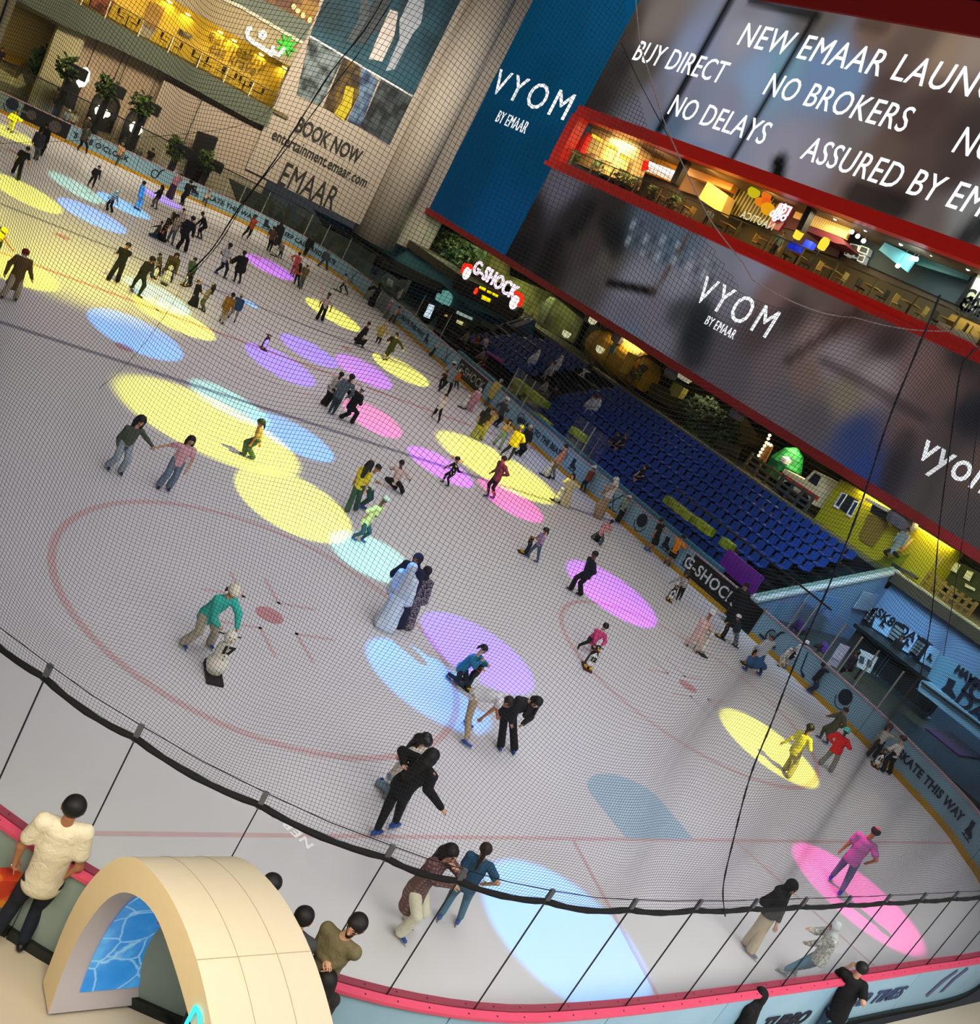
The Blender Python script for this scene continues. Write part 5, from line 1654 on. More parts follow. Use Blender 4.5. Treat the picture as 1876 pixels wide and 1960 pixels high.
for d in (-.6, .6):
    q = MB(); q.box((XW + 1.2, yy + d - .5, 15.6), (XW + 1.42, yy + d + .5, 16.1)); q.build('cushion', mat('#a07a3a', .8), sof)


def leafy(mb, c, rx, ry, rz, n, size, seed):
    rr = random.Random(seed)
    for _ in range(n):
        th, ph = rr.uniform(0, 6.28), math.acos(rr.uniform(-1, 1)); k = rr.uniform(.45, 1) ** .5
        p = Vector(c) + Vector((rx * math.sin(ph) * math.cos(th), ry * math.sin(ph) * math.sin(th), rz * math.cos(ph))) * k
        d = Vector((rr.uniform(-1, 1), rr.uniform(-1, 1), rr.uniform(-.9, .6))).normalized(); e = d.orthogonal().normalized() * size * .35
        d *= size
        mb.add([p - e * .2, p + d * .5 + e, p + d, p + d * .5 - e], [(0, 1, 2), (0, 2, 3)])


LEAF = mat('#33421c', .6, 'leaf', '#6c7a30', 3.0)
LEAF2 = mat('#1e3018', .6, 'leaf', '#3f5a2a', 3.0)
for i, (p, sz) in enumerate((((1100, 300), .7), ((1140, 330), .75), ((1185, 345), .6), ((1208, 352), .6), ((1250, 365), .5), ((1290, 385), .5))):
    c = onx(*p, XW + .9); base = Vector((c.x, c.y, 15.1))
    t = root('potted_plant', base, 'bushy potted plant behind the left balcony glass', 'plant', 'plants on the left balcony')
    q = MB(); q.lathe([(.2, 0), (.28, .45), (.24, .45)], base, 10); q.build('pot', DKB, t)
    q = MB(); leafy(q, base + Vector((0, 0, .85)), sz * .6, sz * .7, sz * .6, 90, .3, i); q.build('foliage', LEAF2 if i % 2 else LEAF, t)
for s_, lab in (('1730,1200', ''),):
    pass
for i, (s_, lab) in enumerate((('1370,1200', 'left blue box on the balcony table'), ('1430,1225', 'blue box beside the red box on the balcony'), ('1560,1185', 'right blue box on the balcony table'))):
    c = onx(*c2(s_)[0], XW + .7); q = MB(); q.box((c.x - .2, c.y - .28, c.z - .2), (c.x + .2, c.y + .28, c.z + .2))
    thing('gift_box', q, mat('#1a2fe0', .5, emit=.5), lab, 'box')
# persons on the balcony
for i, (s_, col1, lab) in enumerate((('1210,1110', '#5f6f66', 'person in pale green shirt seated behind the balcony glass'), ('360,830', '#7f93a8', 'person in pale blue patterned top by the balcony railing'), ('1190,1010', '#3a2a22', 'person in dark clothes behind the balcony plants'))):
    p = (c1 if i == 2 else c2)(s_)[0]; g = onx(*p, XW + 1.0)
    hp_ = Vector((g.x, g.y, 16.55))
    r2 = proj = None
    person('z', lab, '0,0', '%f,%f' % (p[0] + 6, p[1] - 10), 0, h=1.6, at=(g.x, g.y, 15.1), top='shirt:' + col1, bot='pants:#222', shoes='none:#000')

# ------------------------------------------------------------------ jungle themed level below the screen
LZ = 4.05
q = MB(); q.box((XW - .4, 23.0, 3.4), (60, 100, LZ)); q.box((XW - .4, 9, 3.8), (60, 23, 4.3)); struct('floor_jungle', q, mat('#4a4330', .8))
q = MB(); q.box((XW - .5, 23, LZ - .25), (XW + .1, 58, LZ + .06)); struct('trim_1', q, mat('#6d6645', .7, var=.2))
q = MB(); q.box((XW - .3, 9, 4.2), (XW + .2, 23.1, 4.36)); struct('trim_2', q, mat('#a59f7c', .6, var=.15))
q = MB(); q.box((52, 9, LZ), (52.4, 100, 6.8)); struct('wall_jungle', q, mat('#2e2f16', .8, 'leaf', '#4d4a22', .8))
q = MB(); q.box((XW + .4, 9, 6.78), (53, 100, 6.95)); struct('ceiling_jungle', q, mat('#15160f', .8))
for i, (xx, yy, en, colr) in enumerate(((46.0, 48.5, 150, (1, .8, .3)), (46.0, 58.5, 130, (.95, 1, .5)), (46, 66, 170, (.85, 1, .6)), (46, 74, 150, (.85, 1, .65)), (46, 40, 50, (1, .9, .5)), (46.2, 32.5, 110, (1, .85, .5)), (45.8, 26.5, 200, (1, .9, .3)), (45.8, 23.2, 200, (1, .92, .3)), (46, 18.5, 120, (.9, 1, .5)))):
    area_light('jungle_lamp', (xx, yy, 6.7), (1.2, 2.4), en, colr)
j1 = lambda s: cr_((1150, 580), 3.573, s)
j2 = lambda s: cr_((1400, 760), 3.573, s)
j3 = lambda s: cr_((1576, 900), 3.573, s)
j0 = lambda s: cr_((680, 350), 3.573, s)
j4 = lambda s: cr_((920, 460), 3.908, s)
# the yellow barrel hut
hc_ = onx(1203, 694, 47.2)
hut = root('barrel_hut', (47.2, hc_.y, LZ), 'yellow wooden barrel hut on the jungle level', 'hut')
YB = mat('#b98a12', .6, 'plank', '#5c430a', 1.6)
ya, yb = onx(1150, 660, 47).y, onx(1250, 725, 47).y
L = ya - yb
prof = [(0.0, 0), (1.0, 0), (1.22, L * .2), (1.32, L * .5), (1.22, L * .8), (1.0, L), (.0, L)]
q = MB(); q.lathe(prof, (46.6, yb, LZ + 1.25), 20, axis=(0, 1, 0)); q.build('barrel', YB, hut, smooth=False)
q = MB()
for h_ in (.15, .5, .85):
    rr_ = np.interp(h_, [0, .2, .5, .8, 1], [1.0, 1.22, 1.32, 1.22, 1.0]) + .03
    q.lathe([(rr_, L * h_ - .05), (rr_ + .02, L * h_), (rr_, L * h_ + .05)], (46.6, yb, LZ + 1.25), 20, axis=(0, 1, 0))
q.build('hoop', mat('#7a5a10', .5), hut)
q = MB(); q.prism([onx(*p, 45.28) for p in j1('195,335 255,365 180,490 130,470')], (-.1, 0, 0)); q.build('door', mat('#c9a01c', .6, 'plank', '#6a4d0a', 3.0), hut)
q = MB(); q.prism([onx(*p, 45.3) for p in j1('75,290 110,300 85,350 60,335')], (-.08, 0, 0)); q.build('window', mat('#3f6b74', .4), hut)
q = MB(); q.prism([onx(*p, 45.32) for p in j1('260,430 300,420 330,450 290,480')], (-.06, 0, 0)); q.build('window', mat('#1c2418', .4), hut)
c = onx(*j1('255,490')[0], 45.1)
t = root('potted_plant', (c.x, c.y, LZ), 'dark green plant in front of the barrel hut', 'plant')
q = MB(); leafy(q, (c.x - .2, c.y, c.z), .35, .5, .4, 80, .22, 31); q.build('foliage', LEAF2, t)
q = MB(); q.tube([(c.x - .2, c.y, LZ), (c.x - .2, c.y, c.z)], .04); q.build('stem', DKB, t)
panel('fence', j1('350,540 640,690 590,800 320,620'), 46.0, .08, mat('#4a3d20', .8, 'plank', '#1f1a0c', 2.5), 'wooden plank fence right of the barrel hut', 'fence')
panel('wicker_basket', j1('470,590 500,540 570,580 530,650 480,630'), 45.6, .5, mat('#8f8434', .7, 'plank', '#4a4318', 6.0), 'yellow wicker drum above the plank fence', 'basket')
for i, (s_, lab) in enumerate((('80,230 130,205 155,250 110,280', 'grey rock lamp above the barrel hut'), ('445,470 480,440 535,480 490,520', 'grey rock lamp right of the barrel hut'), ('890,740 940,720 985,770 930,805', 'grey rock lamp above the hedge'))):
    a = j1(s_); m0 = onx(sum(p[0] for p in a) / 4, sum(p[1] for p in a) / 4, 45.4)
    q = MB(); q.lathe([(.1, -.4), (.42, -.3), (.5, 0), (.4, .3), (.1, .42)], m0, 9)
    thing('rock_lamp', q, mat('#6c6368', .8, var=.3), lab, 'rock')
c = onx(*j1('575,510')[0], 45.2)
q = MB(); q.lathe([(.05, -.22), (.4, -.2), (.5, 0), (.4, .12), (.05, .15)], c, 14); thing('dish_lamp', q, mat('#c9c8ac', .5, emit=.4), 'cream dish shaped lamp beside the grey rock lamp', 'lamp')
c = onx(*j1('770,770')[0], 46.4)
t = root('hedge', (c.x, c.y, LZ), 'dark round leafy hedge on the jungle level', 'hedge')
q = MB(); leafy(q, (c.x, c.y, LZ + 1.1), 1.2, 2.6, 1.25, 900, .3, 33); q.build('foliage', mat('#10200e', .7, 'leaf', '#2a3d18', 3), t)
q = MB(); q.tube([(c.x, c.y, LZ), (c.x, c.y, LZ + 1.2)], .12); q.build('trunk', DKB, t)
panel('wooden_shelter', j1('880,820 1000,790 1072,900 1020,960 900,980 850,930'), 47.5, 1.2, mat('#5e4f24', .7, 'plank', '#2f270e', 2.0), 'low wooden shelter right of the hedge', 'shelter')
panel('fence', j1('800,920 960,990 930,1060 780,960'), 45.6, .08, mat('#473a1c', .8, 'plank', '#1f1a0c', 2.5), 'dark plank fence below the wooden shelter', 'fence')


def rail_fence(pa, pb, X, label, col1='#5b4d28', n=4, hgt=1.0):
    a, b = onx(*pa, X), onx(*pb, X)
    t = root('rail_fence', ((a.x + b.x) / 2, (a.y + b.y) / 2, LZ), label, 'fence')
    m = mat(col1, .8, var=.2)
    for i in range(n):
        y = a.y + (b.y - a.y) * i / (n - 1)
        q = MB(); q.box((X - .07, y - .07, LZ), (X + .07, y + .07, LZ + hgt + .1)); q.build('post', m, t)
    for z in (.3, .62, .94):
        q = MB(); q.box((X - .12, min(a.y, b.y), LZ + z * hgt - .06), (X - .06, max(a.y, b.y), LZ + z * hgt + .06)); q.build('rail', m, t)
    return t


rail_fence(j2('110,440')[0], j2('330,580')[0], 45.3, 'brown rail fence left of the white truck', '#5b4d28')
rail_fence(j2('340,580')[0], j2('560,690')[0], 45.2, 'grey rail fence in front of the white truck', '#4c4a40')
rail_fence(j3('690,760')[0], j3('850,850')[0], 45.4, 'honey coloured rail fence right of the yellow shed', '#96752c')
rail_fence(j3('880,850')[0], j3('1010,960')[0], 45.4, 'honey coloured rail fence at the far right edge', '#8a6a26')
t = root('arrow_sign', (46, onx(*j2('225,350')[0], 46).y, LZ), 'wooden arrow sign outlined with glowing bulbs', 'sign')
a = j2('190,400 245,270 280,330')
q = MB(); q.prism([onx(*p, 46) for p in j2('185,430 240,300 285,330 225,450')], (.1, 0, 0)); q.build('board', mat('#7a5216', .6, emit=.2), t)
for s_ in ('188,400', '200,378', '213,356', '227,334', '240,312', '253,285', '262,262', '270,328', '255,320'):
    q = MB(); q.lathe([(.02, -.09), (.09, -.03), (.09, .04), (.02, .09)], onx(*j2(s_)[0], 45.9), 8); q.build('bulb', glow('#ffe2b0', 3.0), t)
# the white truck with a red stripe
ya, yb = onx(*j2('380,520')[0], 46).y, onx(*j2('680,620')[0], 46).y
t = root('toy_truck', (46.5, (ya + yb) / 2, LZ), 'white off road truck with a red stripe on the jungle level', 'truck')
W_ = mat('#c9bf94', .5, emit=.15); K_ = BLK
mid = yb + (ya - yb) * .42
q = MB(); q.prism([(45.6, yb, LZ + .55), (45.6, ya, LZ + .55), (45.6, ya, LZ + 1.3), (45.6, mid + .2, LZ + 1.4), (45.6, mid, LZ + 2.1), (45.6, yb + .4, LZ + 2.15), (45.6, yb, LZ + 1.5)], (1.8, 0, 0)); q.build('body', W_, t)
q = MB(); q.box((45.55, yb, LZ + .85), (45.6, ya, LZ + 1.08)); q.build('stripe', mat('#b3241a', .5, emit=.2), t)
q = MB(); q.prism([(45.56, yb + .5, LZ + 1.45), (45.56, mid - .05, LZ + 1.45), (45.56, mid - .15, LZ + 2.0), (45.56, yb + .6, LZ + 2.02)], (.03, 0, 0)); q.build('window', mat('#20282e', .2), t)
for yq in (yb + .8, ya - .8):
    q = MB(); q.lathe([(.1, -.12), (.42, -.12), (.42, .12), (.1, .12)], (45.65, yq, LZ + .42), 16, axis=(1, 0, 0)); q.build('wheel', K_, t)
q = MB(); q.box((45.7, ya - .1, LZ + 1.0), (47.2, ya + .25, LZ + 1.12)); q.build('bumper', K_, t)
c = onx(*j2('420,400')[0], 47)
t = root('green_display', (c.x, c.y, LZ), 'bright green animal display above the white truck', 'display')
q = MB(); q.lathe([(.1, 0), (.9, .4), (1.0, 1.2), (.6, 2.0), (.1, 2.3)], (c.x, c.y, LZ + .2), 12); q.build('body', mat('#136b35', .6, 'leaf', '#2f9a4a', 2.5), t)
q = MB(); q.lathe([(.02, -.3), (.3, -.1), (.3, .15), (.02, .3)], (c.x - .7, c.y - .3, LZ + 1.6), 10); q.build('head', mat('#cfd3cf', .6), t)
# the yellow shed with white windows
ya, yb = onx(*j3('60,150')[0], 45.6).y, onx(*j3('720,690')[0], 45.6).y
shed = root('shed', (45.8, (ya + yb) / 2, LZ), 'yellow log shed with white window shutters on the jungle level', 'shed')
YS = mat('#b5a812', .6, 'plank', '#5f580a', -2.2)
q = MB(); q.box((45.6, yb, LZ), (47.5, ya, LZ + 2.45)); q.build('wall', YS, shed)
q = MB(); q.prism([onx(*p, 45.55) for p in j3('310,300 440,350 450,380 340,530 255,480 250,440')], (-.04, 0, 0)); q.build('door', mat('#8a6c22', .6, 'plank', '#4a390e', 2.4), shed)
q = MB(); q.prism([onx(*p, 45.56) for p in j3('170,170 240,205 185,310 110,260')], (-.03, 0, 0)); q.build('window_opening', mat('#131a1e', .5), shed)
for s_, s2 in (('130,150 168,165 105,268 70,245', '135,160 158,170 105,250 84,236'), ('215,205 248,220 190,325 157,305', '217,217 238,226 190,310 170,298')):
    a = j3(s_)
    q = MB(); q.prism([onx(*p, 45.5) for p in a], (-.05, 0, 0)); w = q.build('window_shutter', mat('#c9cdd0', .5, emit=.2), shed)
    q = MB(); q.prism([onx(*p, 45.44) for p in j3(s2)], (-.02, 0, 0)); q.build('pane', mat('#2c3640', .3), w)
q = MB(); q.prism([onx(*p, 45.5) for p in j3('345,230 460,300 430,350 325,290')], (-.1, 0, 0)); q.build('notice_board', mat('#24241c', .6), shed)
q = MB(); q.prism([onx(*p, 45.4) for p in j3('300,190 500,290 480,310 285,205')], (-.1, 0, 0)); q.build('sign_strip', mat('#b58f78', .5, None, '#5f93b0', 2.0, emit=.3), shed)
q = MB(); q.prism([onx(*p, 45.3) for p in j3('520,430 560,440 620,470 540,560 500,540')], (-.2, 0, 0)); q.build('map_board', mat('#c08040', .6, 'leaf', '#d9b06a', 2.0, emit=.15), shed)
q = MB(); q.prism([onx(*p, 45.2) for p in j3('490,640 640,720 660,740 640,750 480,660')], (-.3, 0, 0)); q.build('stone_kerb', mat('#4f4a38', .9, var=.3), shed)
c = onx(*j3('545,340')[0], 45.3)
q = MB(); q.lathe([(.15, -.5), (.65, -.4), (.8, 0), (.6, .45), (.15, .6)], c, 9); thing('rock_lamp', q, mat('#6c6368', .8, var=.3), 'grey rock lamp above the person walking by the shed', 'rock')
g = onx(*j3('455,600')[0], 45.2)
person('z', 'person in grey green shirt and black trousers walking by the yellow shed', '%f,%f %f,%f' % (j3('425,600')[0] + j3('490,580')[0]), '%f,%f' % j3('580,412')[0], -30, h=1.75, at=(44.95, g.y, LZ), top='shirt:#8f9a8c', bot='pants:#0e0e10', hair='short:#0d0a09', skin='m', shoes='shoe:#111')
o = panel('hut_wall', j3('800,560 1072,700 1072,900 880,830 720,720'), 47.5, .2, mat('#3e451c', .8, 'plank', '#1f230c', -2.0), 'mossy green hut wall at the right edge of the jungle level', 'hut')
ORIGIN[o.name] = tuple(o.location)
for s_ in ('900,625 942,650 910,705 868,680', '990,685 1030,700 1000,760 960,735', '975,775 1040,810 1036,828 970,795'):
    q = MB(); q.prism([onx(*p, 47.4) for p in j3(s_)], (-.05, 0, 0)); q.build('poster', mat('#c9cba8', .5, emit=.3), o)
panel('wood_post', j3('800,570 818,580 765,675 742,665'), 45.8, .15, mat('#b39a5c', .6), 'pale wooden post left of the mossy hut', 'post')
# bamboo and glass front at the far part of the level
for i, (s_, colr, lab) in enumerate((('450,230 900,470 870,640 430,470', '#5a7436', 'pale green glass front with bamboo at the far jungle level'), ('900,470 1050,550 1040,700 870,640', '#8a8434', 'yellow green glass front behind the G-SHOCK letters'))):
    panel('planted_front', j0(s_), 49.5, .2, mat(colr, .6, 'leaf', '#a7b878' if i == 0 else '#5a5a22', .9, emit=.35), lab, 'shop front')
panel('dark_doorway', j0('190,15 420,135 400,330 320,390 80,260 130,150'), 49.5, .3, mat('#101312', .5, var=.3), 'dark doorway left of the green glass front', 'doorway')
panel('wood_post', j0('290,140 305,150 265,230 250,220'), 49.2, .1, mat('#6a4018', .6), 'brown wooden post inside the dark doorway', 'post')
for i, (s_, sz) in enumerate((('460,330', 1.0), ('540,390', 1.1), ('600,370', .9), ('660,420', 1.1), ('750,500', 1.0), ('500,420', .9), ('640,480', .8), ('780,540', .8))):
    c = onx(*j0(s_)[0], 48.0)
    t = root('bamboo_shrub', (c.x, c.y, LZ), 'leafy bamboo shrub behind the far glass balustrade', 'shrub', 'bamboo shrubs at the far jungle level')
    q = MB(); leafy(q, (c.x, c.y, c.z), .6, 1.6 * sz, 1.0 * sz, 150, .45, 60 + i); q.build('foliage', LEAF if i % 2 else LEAF2, t)
    q = MB(); q.tube([(c.x, c.y, LZ), (c.x, c.y, c.z)], .05); q.build('stem', DKB, t)
for i, (s_, lab) in enumerate((('785,270', 'left white teacup shaped lamp above the top seats'), ('900,360', 'white teacup shaped lamp near the barrel hut'))):
    pass
for i, (s_, lab) in enumerate((('640,703', 'white cup lamp above the top seats'), ('893,818', 'white cup lamp left of the barrel hut'), ('837,602', 'small round white lamp under the red frame'))):
    c = onx(*j4(s_)[0], 45.2); q = MB(); q.lathe([(.05, -.25), (.26, -.15), (.33, .15), (.3, .2)], c, 12)
    thing('cup_lamp', q, glow('#e6e0b0', .8), lab, 'lamp', None, True)
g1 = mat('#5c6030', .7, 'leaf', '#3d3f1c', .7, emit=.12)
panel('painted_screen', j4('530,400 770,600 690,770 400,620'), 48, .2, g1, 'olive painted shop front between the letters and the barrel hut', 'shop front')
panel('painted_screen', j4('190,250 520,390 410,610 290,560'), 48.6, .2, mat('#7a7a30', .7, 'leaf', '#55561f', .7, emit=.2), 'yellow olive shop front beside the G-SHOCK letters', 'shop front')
panel('dark_doorway', j4('780,560 960,720 900,860 720,770'), 48.4, .3, mat('#14120c', .6), 'dark recess left of the barrel hut', 'doorway')
panel('gateway', j4('455,470 520,420 550,430 470,620 440,610'), 46.5, .3, mat('#4c5134', .5), 'olive gate frame with white figures', 'gate')
tw = MB(); tw.tube([onx(*p, 47) for p in j4('905,620 900,680 915,740 950,770 985,740')], [.1, .16, .22, .28, .1], 8); thing('tree_branch', tw, mat('#6d6434', .8, var=.2), 'pale twisted tree branch left of the barrel hut', 'branch', None, True)
# ------------------------------------------------------------------ the grandstand
STEP = mat('#07090c', .7, var=.2)
q = MB()
for k in range(9):
    x0 = 43.35 - .85 * k; z1 = 3.3 - .42 * k
    q.box((x0 - .42, 23.4, 0), (x0 + .44 if k else XW, 57.5, max(z1, .1)))
struct('floor_stand', q, STEP)
q = MB(); q.box((44.1, 23.2, 0), (XW, 58, 3.95)); struct('wall_stand', q, STEP)
SEAT = mat('#16397c', .45, var=.1, emit=0.0)
bodyv, bodyf = [], []


def seat_shell():
    c = [cone((-.16, -.2, .42), (-.16, .2, .42), .028, .028), cone((.16, -.2, .43), (.16, .2, .43), .03, .03)]
    q = MB()
    q.obox((-.02, 0, .43), (.2, 0, .012), (0, .225, 0), (0, 0, .022))
    return q


pv = MB(); pv.obox((-.02, 0, .43), (.2, 0, .012), (0, .225, 0), (0, 0, .022)); pv.obox((-.22, 0, .405), (.015, 0, .01), (0, .2, 0), (0, 0, .03))
bv = MB(); n_ = 7
prof = [(-.225 + .45 * i / 6, .40 - .028 * (abs(i - 3) / 3) ** 3) for i in range(7)]
pts = [(.2, -.225, .42)] + [(.26, y, .42 + h_) for y, h_ in prof] + [(.2, .225, .42)]
bv.prism([(.19 + (.07 if 0 < i < 8 else 0), p[1], p[2]) for i, p in enumerate(pts)], (.035, 0, 0))
lv = MB(); lv.box((.02, -.03, .0), (.12, .03, .42))
seat0 = None
rows_name = ['top row', 'second row', 'third row', 'fourth row', 'fifth row', 'sixth row', 'seventh row', 'eighth row']
row_sets = [('right', 24.9, 45.3, range(8)), ('left', 48.3, 54.2, range(6))]
protos = {}
for blk, y0, y1, rws in row_sets:
    for k in rws:
        yy1 = y1 + (.0 if blk == 'right' else .35 * k)
        yy0 = y0 + (.0 if k < 4 else .5 * (k - 3)) if blk == 'right' else y0
        n = int((yy1 - yy0) / .6)
        for i in range(n):
            loc = Vector((43.25 - .85 * k, yy0 + .6 * i, 3.3 - .42 * k))
            lab = 'blue stadium seat in the %s of the %s seat block' % (rows_name[k], blk)
            grp = 'seats of the %s in the %s block' % (rows_name[k], blk)
            if seat0 is None:
                seat0 = root('stadium_chair', (0, 0, 0), lab, 'seat', grp)
                kids = [pv.build('seat', SEAT, seat0), bv.build('backrest', SEAT, seat0), lv.build('bracket', BLK, seat0)]
                seat0.location = loc
            else:
                r2 = seat0.copy(); COL.objects.link(r2); r2.location = loc; r2['label'] = lab; r2['group'] = grp
                for ch in kids:
                    c = ch.copy(); COL.objects.link(c); c.parent = r2
stand_led = area_light('stand_light', (38.5, 36, 9.5), (1.5, 22), 210, (.35, .5, 1.0), target=(42.5, 36, 2), spread=120)
stand_led2 = area_light('stand_light_end', (40.5, 26, 6.6), (1.5, 6), 60, (.3, .5, 1.0), target=(42.5, 27, 3), spread=130)


def seated(crop, hd, X, label, fc=-70, **kw):
    """someone sitting in the stand; X is the seat row's distance"""
    p = px(crop, hd)[0]
    g = onx(*p, X)
    zf = 3.3 - (43.25 - X) / .85 * .42
    hpz = zf + .55
    b = V3((g.x - .1, g.y, zf))
    def to_px(w):
        c = RC @ (V3(w) - np.array([0, 0, EYE_H]))
        return '%f,%f' % (938 + FPX * c[0] / c[2], 980 + FPX * c[1] / c[2])
    h = kw.pop('h', 1.65)
    F = unit((-1, -.35, 0)); L = np.array([-F[1], F[0], 0])
    hip = np.array([g.x + .02, g.y, hpz]); 
    kn = hip + F * .42 + np.array([0, 0, .02]); ft = kn + F * .08 - np.array([0, 0, .48])
    hdw = hip + F * .12 + np.array([0, 0, .72])
    fs = to_px(ft + L * .12) + ' ' + to_px(ft - L * .12)
    return person('z', label, fs, to_px(hdw), fc, h=h, at=tuple(b), hp=to_px(hip), kl=to_px(kn - L * .12), kr=to_px(kn + L * .12), wl=to_px(kn - L * .1 + np.array([0, 0, .1])), wr=to_px(kn + L * .1 + np.array([0, 0, .1])), wld=.2, wrd=.2, name='person', **kw)


WH = '#c3c3c8'
seated('f', '1385,335', 40.8, 'person in white robe and headdress sitting left of the stairs', top='abaya:' + WH, bot='pants:' + WH, cover='veil:' + WH, hair='none', shoes='none:#000')
seated('f', '1710,310', 41.7, 'person in white robe leaning back below the top row stairs', top='abaya:' + WH, bot='pants:' + WH, cover='veil:#b5b5bb', hair='none', shoes='none:#000')
seated('f', '1620,400', 40.8, 'person in grey white top with dark hair below the leaning robe', top='shirt:#a9a7a8', bot='pants:#8f8d92', hair='short:#0d0a09', shoes='none:#000')
seated('f', '1560,580', 39.1, 'person in pale top low beside the yellow lit bench', top='shirt:#8f8a86', bot='pants:#1a1a1c', hair='short:#0d0a09', shoes='none:#000')
seated('f', '1670,640', 39.1, 'person in black seated right of the yellow lit bench', top='shirt:#141416', bot='pants:#1a1a1c', hair='short:#0d0a09', shoes='none:#000')
seated('G', '840,920', 43.2, 'person in dark top and white trousers at the end of the top left row', top='shirt:#1c1c20', bot='pants:#c4c6c9', hair='short:#0d0a09', shoes='shoe:#ccc')
seated('G', '895,1195', 40.8, 'person in white robe seated in the right block', top='abaya:' + WH, bot='pants:' + WH, hair='short:#0d0a09', shoes='none:#000')
seated('G', '845,1200', 40.5, 'person in pale robe beside the seated white robe', top='abaya:#aeb0b5', bot='pants:' + WH, hair='short:#0d0a09', shoes='none:#000')
seated('G', '1060,1410', 39.2, 'person in black cap and grey trousers in the right block', top='shirt:#111114', bot='pants:#5f5f5c', hair='short:#0d0a09', shoes='none:#000')
seated('G', '1150,1370', 39.4, 'person with bare arms in dark top in the right block', top='tee:#15151a', bot='shorts:#111', hair='short:#5c3324', shoes='none:#000')
seated('G', '1290,1610', 38.4, 'person with bare legs stretched over the seat backs', top='tee:#141418', bot='shorts:#141418', hair='short:#0d0a09', skin='l', shoes='none:#000')
seated('M', '110,450', 37.6, 'person in white shirt seated near the purple lit glass', top='shirt:#b9b4b4', bot='pants:#1a1a1e', hair='short:#0d0a09', shoes='none:#000')
seated('M', '165,520', 37.3, 'person in black beside the white shirt near the purple glass', top='shirt:#101014', bot='pants:#1a1a1e', hair='short:#0d0a09', shoes='none:#000')
d6 = lambda s: cr_((820, 480), 4.467, s)
for i, (s_, lab, cc) in enumerate((('530,720', 'person in white tee at the far end of the stand', '#bdb9b2'), ('430,750', 'person in rust top at the far end of the stand', '#6b2f16'), ('320,760', 'person in olive grey at the far end of the stand', '#6a6a58'), ('480,870', 'person in pale cap by the far corner of the stand', '#77787c'), ('570,790', 'person in maroon top at the far end of the stand', '#4a1a20'))):
    p = d6(s_)[0]
    seated('z', '%f,%f' % p, 39.0 - i * .4, lab, top='tee:' + cc, bot='pants:#17171a', hair='short:#0d0a09', shoes='none:#000')
# lit benches and banners seen through the side glass
for (a, b, X, colr, lab) in (((985, 735), (1050, 770), 36.6, '#a9b41a', 'yellow lit bench hood in front of the left seats'), ((1025, 795), (1052, 815), 36.2, '#b4c02a', 'yellow lit cover left of the stairs'), ((1098, 820), (1120, 845), 36.0, '#b8c42a', 'yellow lit cover right of the stairs'),
                             ((1278, 955), (1325, 995), 36.2, '#9aa63a', 'yellow jacket pile on the lower seats'), ((1330, 995), (1362, 1020), 36.2, '#9fae2c', 'yellow cover on the lower right seats'), ((1385, 1035), (1400, 1050), 36.2, '#8d9c2a', 'small yellow cover beside the side gate')):
    pa, pb = onx(*a, X), onx(*b, X)
    q = MB(); q.obox((pa + pb) / 2, (.25, 0, 0), ((pa - pb) * .5).project(Vector((0, 1, 0))), (0, 0, .18 + .05 * abs(pa.z - pb.z)))
    thing('cover', q, mat(colr, .6, 'leaf', '#6b7a10', 2.0), lab, 'cover')
for (s_, X, colr, lab) in (((835, 222, 1010, 335), 37.5, '#7a2a7a', 'magenta lit rail cover at the far lower seats'),):
    a = onx(800 + s_[0] / 6.253, 640 + s_[1] / 6.253, X); b = onx(800 + s_[2] / 6.253, 640 + s_[3] / 6.253, X)
    q = MB(); q.tube([a, b], .13, 8); thing('rail_cover', q, mat(colr, .5), lab, 'rail cover')
for i, (pa, pb, lab) in enumerate((((1395, 1050), (1462, 1105), 'violet lit glass panel above the side gate'),)):
    a, b = onx(*pa, 36.0), onx(*pb, 36.0)
    q = MB(); q.prism([a, b, b + Vector((0, 0, -.9)), a + Vector((0, 0, -.9))], (.08, 0, 0)); thing('lit_hoarding', q, mat('#4a1668', .4, emit=.4), lab, 'panel')

# ------------------------------------------------------------------ tunnel walls and the skate hire corner
TW = mat('#6f93b8', .6, var=.05)
q = MB(); q.prism([(36.0, 23.0, -.1), (XW + .02, 23.0, -.1), (XW + .02, 23.0, 4.3), (36.0, 23.0, .9)], (0, .3, 0)); struct('wall_tunnel', q, TW)
q = MB(); q.box((XW, 9, -.1), (XW + .3, 23.02, 4.25)); struct('wall_hire', q, TW)
q = MB(); q.prism([(36.0, 22.95, .9), (XW, 22.95, 4.3), (XW, 22.95, 4.42), (36.0, 22.95, 1.02)], (0, .5, 0)); struct('trim_3', q, mat('#b9c4c6', .5))
q = MB(); q.prism([(36.0, 23.2, 1.0), (XW + .2, 23.2, 4.4), (XW + .2, 23.2, 5.35), (36.6, 23.2, 2.05), (36.0, 23.2, 1.2)], (0, .02, 0))
thing('stair_glass', q, glass_mat((.72, .82, .8), .05), 'sloping glass balustrade beside the near end of the stand', 'balustrade')
mC = lambda s: cr_((1396, 920), 3.908, s)
q = MB(); q.prism([ony(*p, 22.92) for p in mC('1000,830 1110,850 1050,975 925,950')], (0, -.06, 0)); thing('wall_hatch', q, mat('#8fa9bf', .4), 'square pale hatch on the blue tunnel wall', 'hatch')
q = MB(); q.prism([ony(*p, 22.5) for p in mC('630,830 840,890 780,1060 560,900')], (0, .05, 0)); o = thing('hanging_banner', q, mat('#5f8fc0', .6), 'blue hanging banner with swirl logo before the tunnel wall', 'banner')
ORIGIN[o.name] = tuple(o.location)
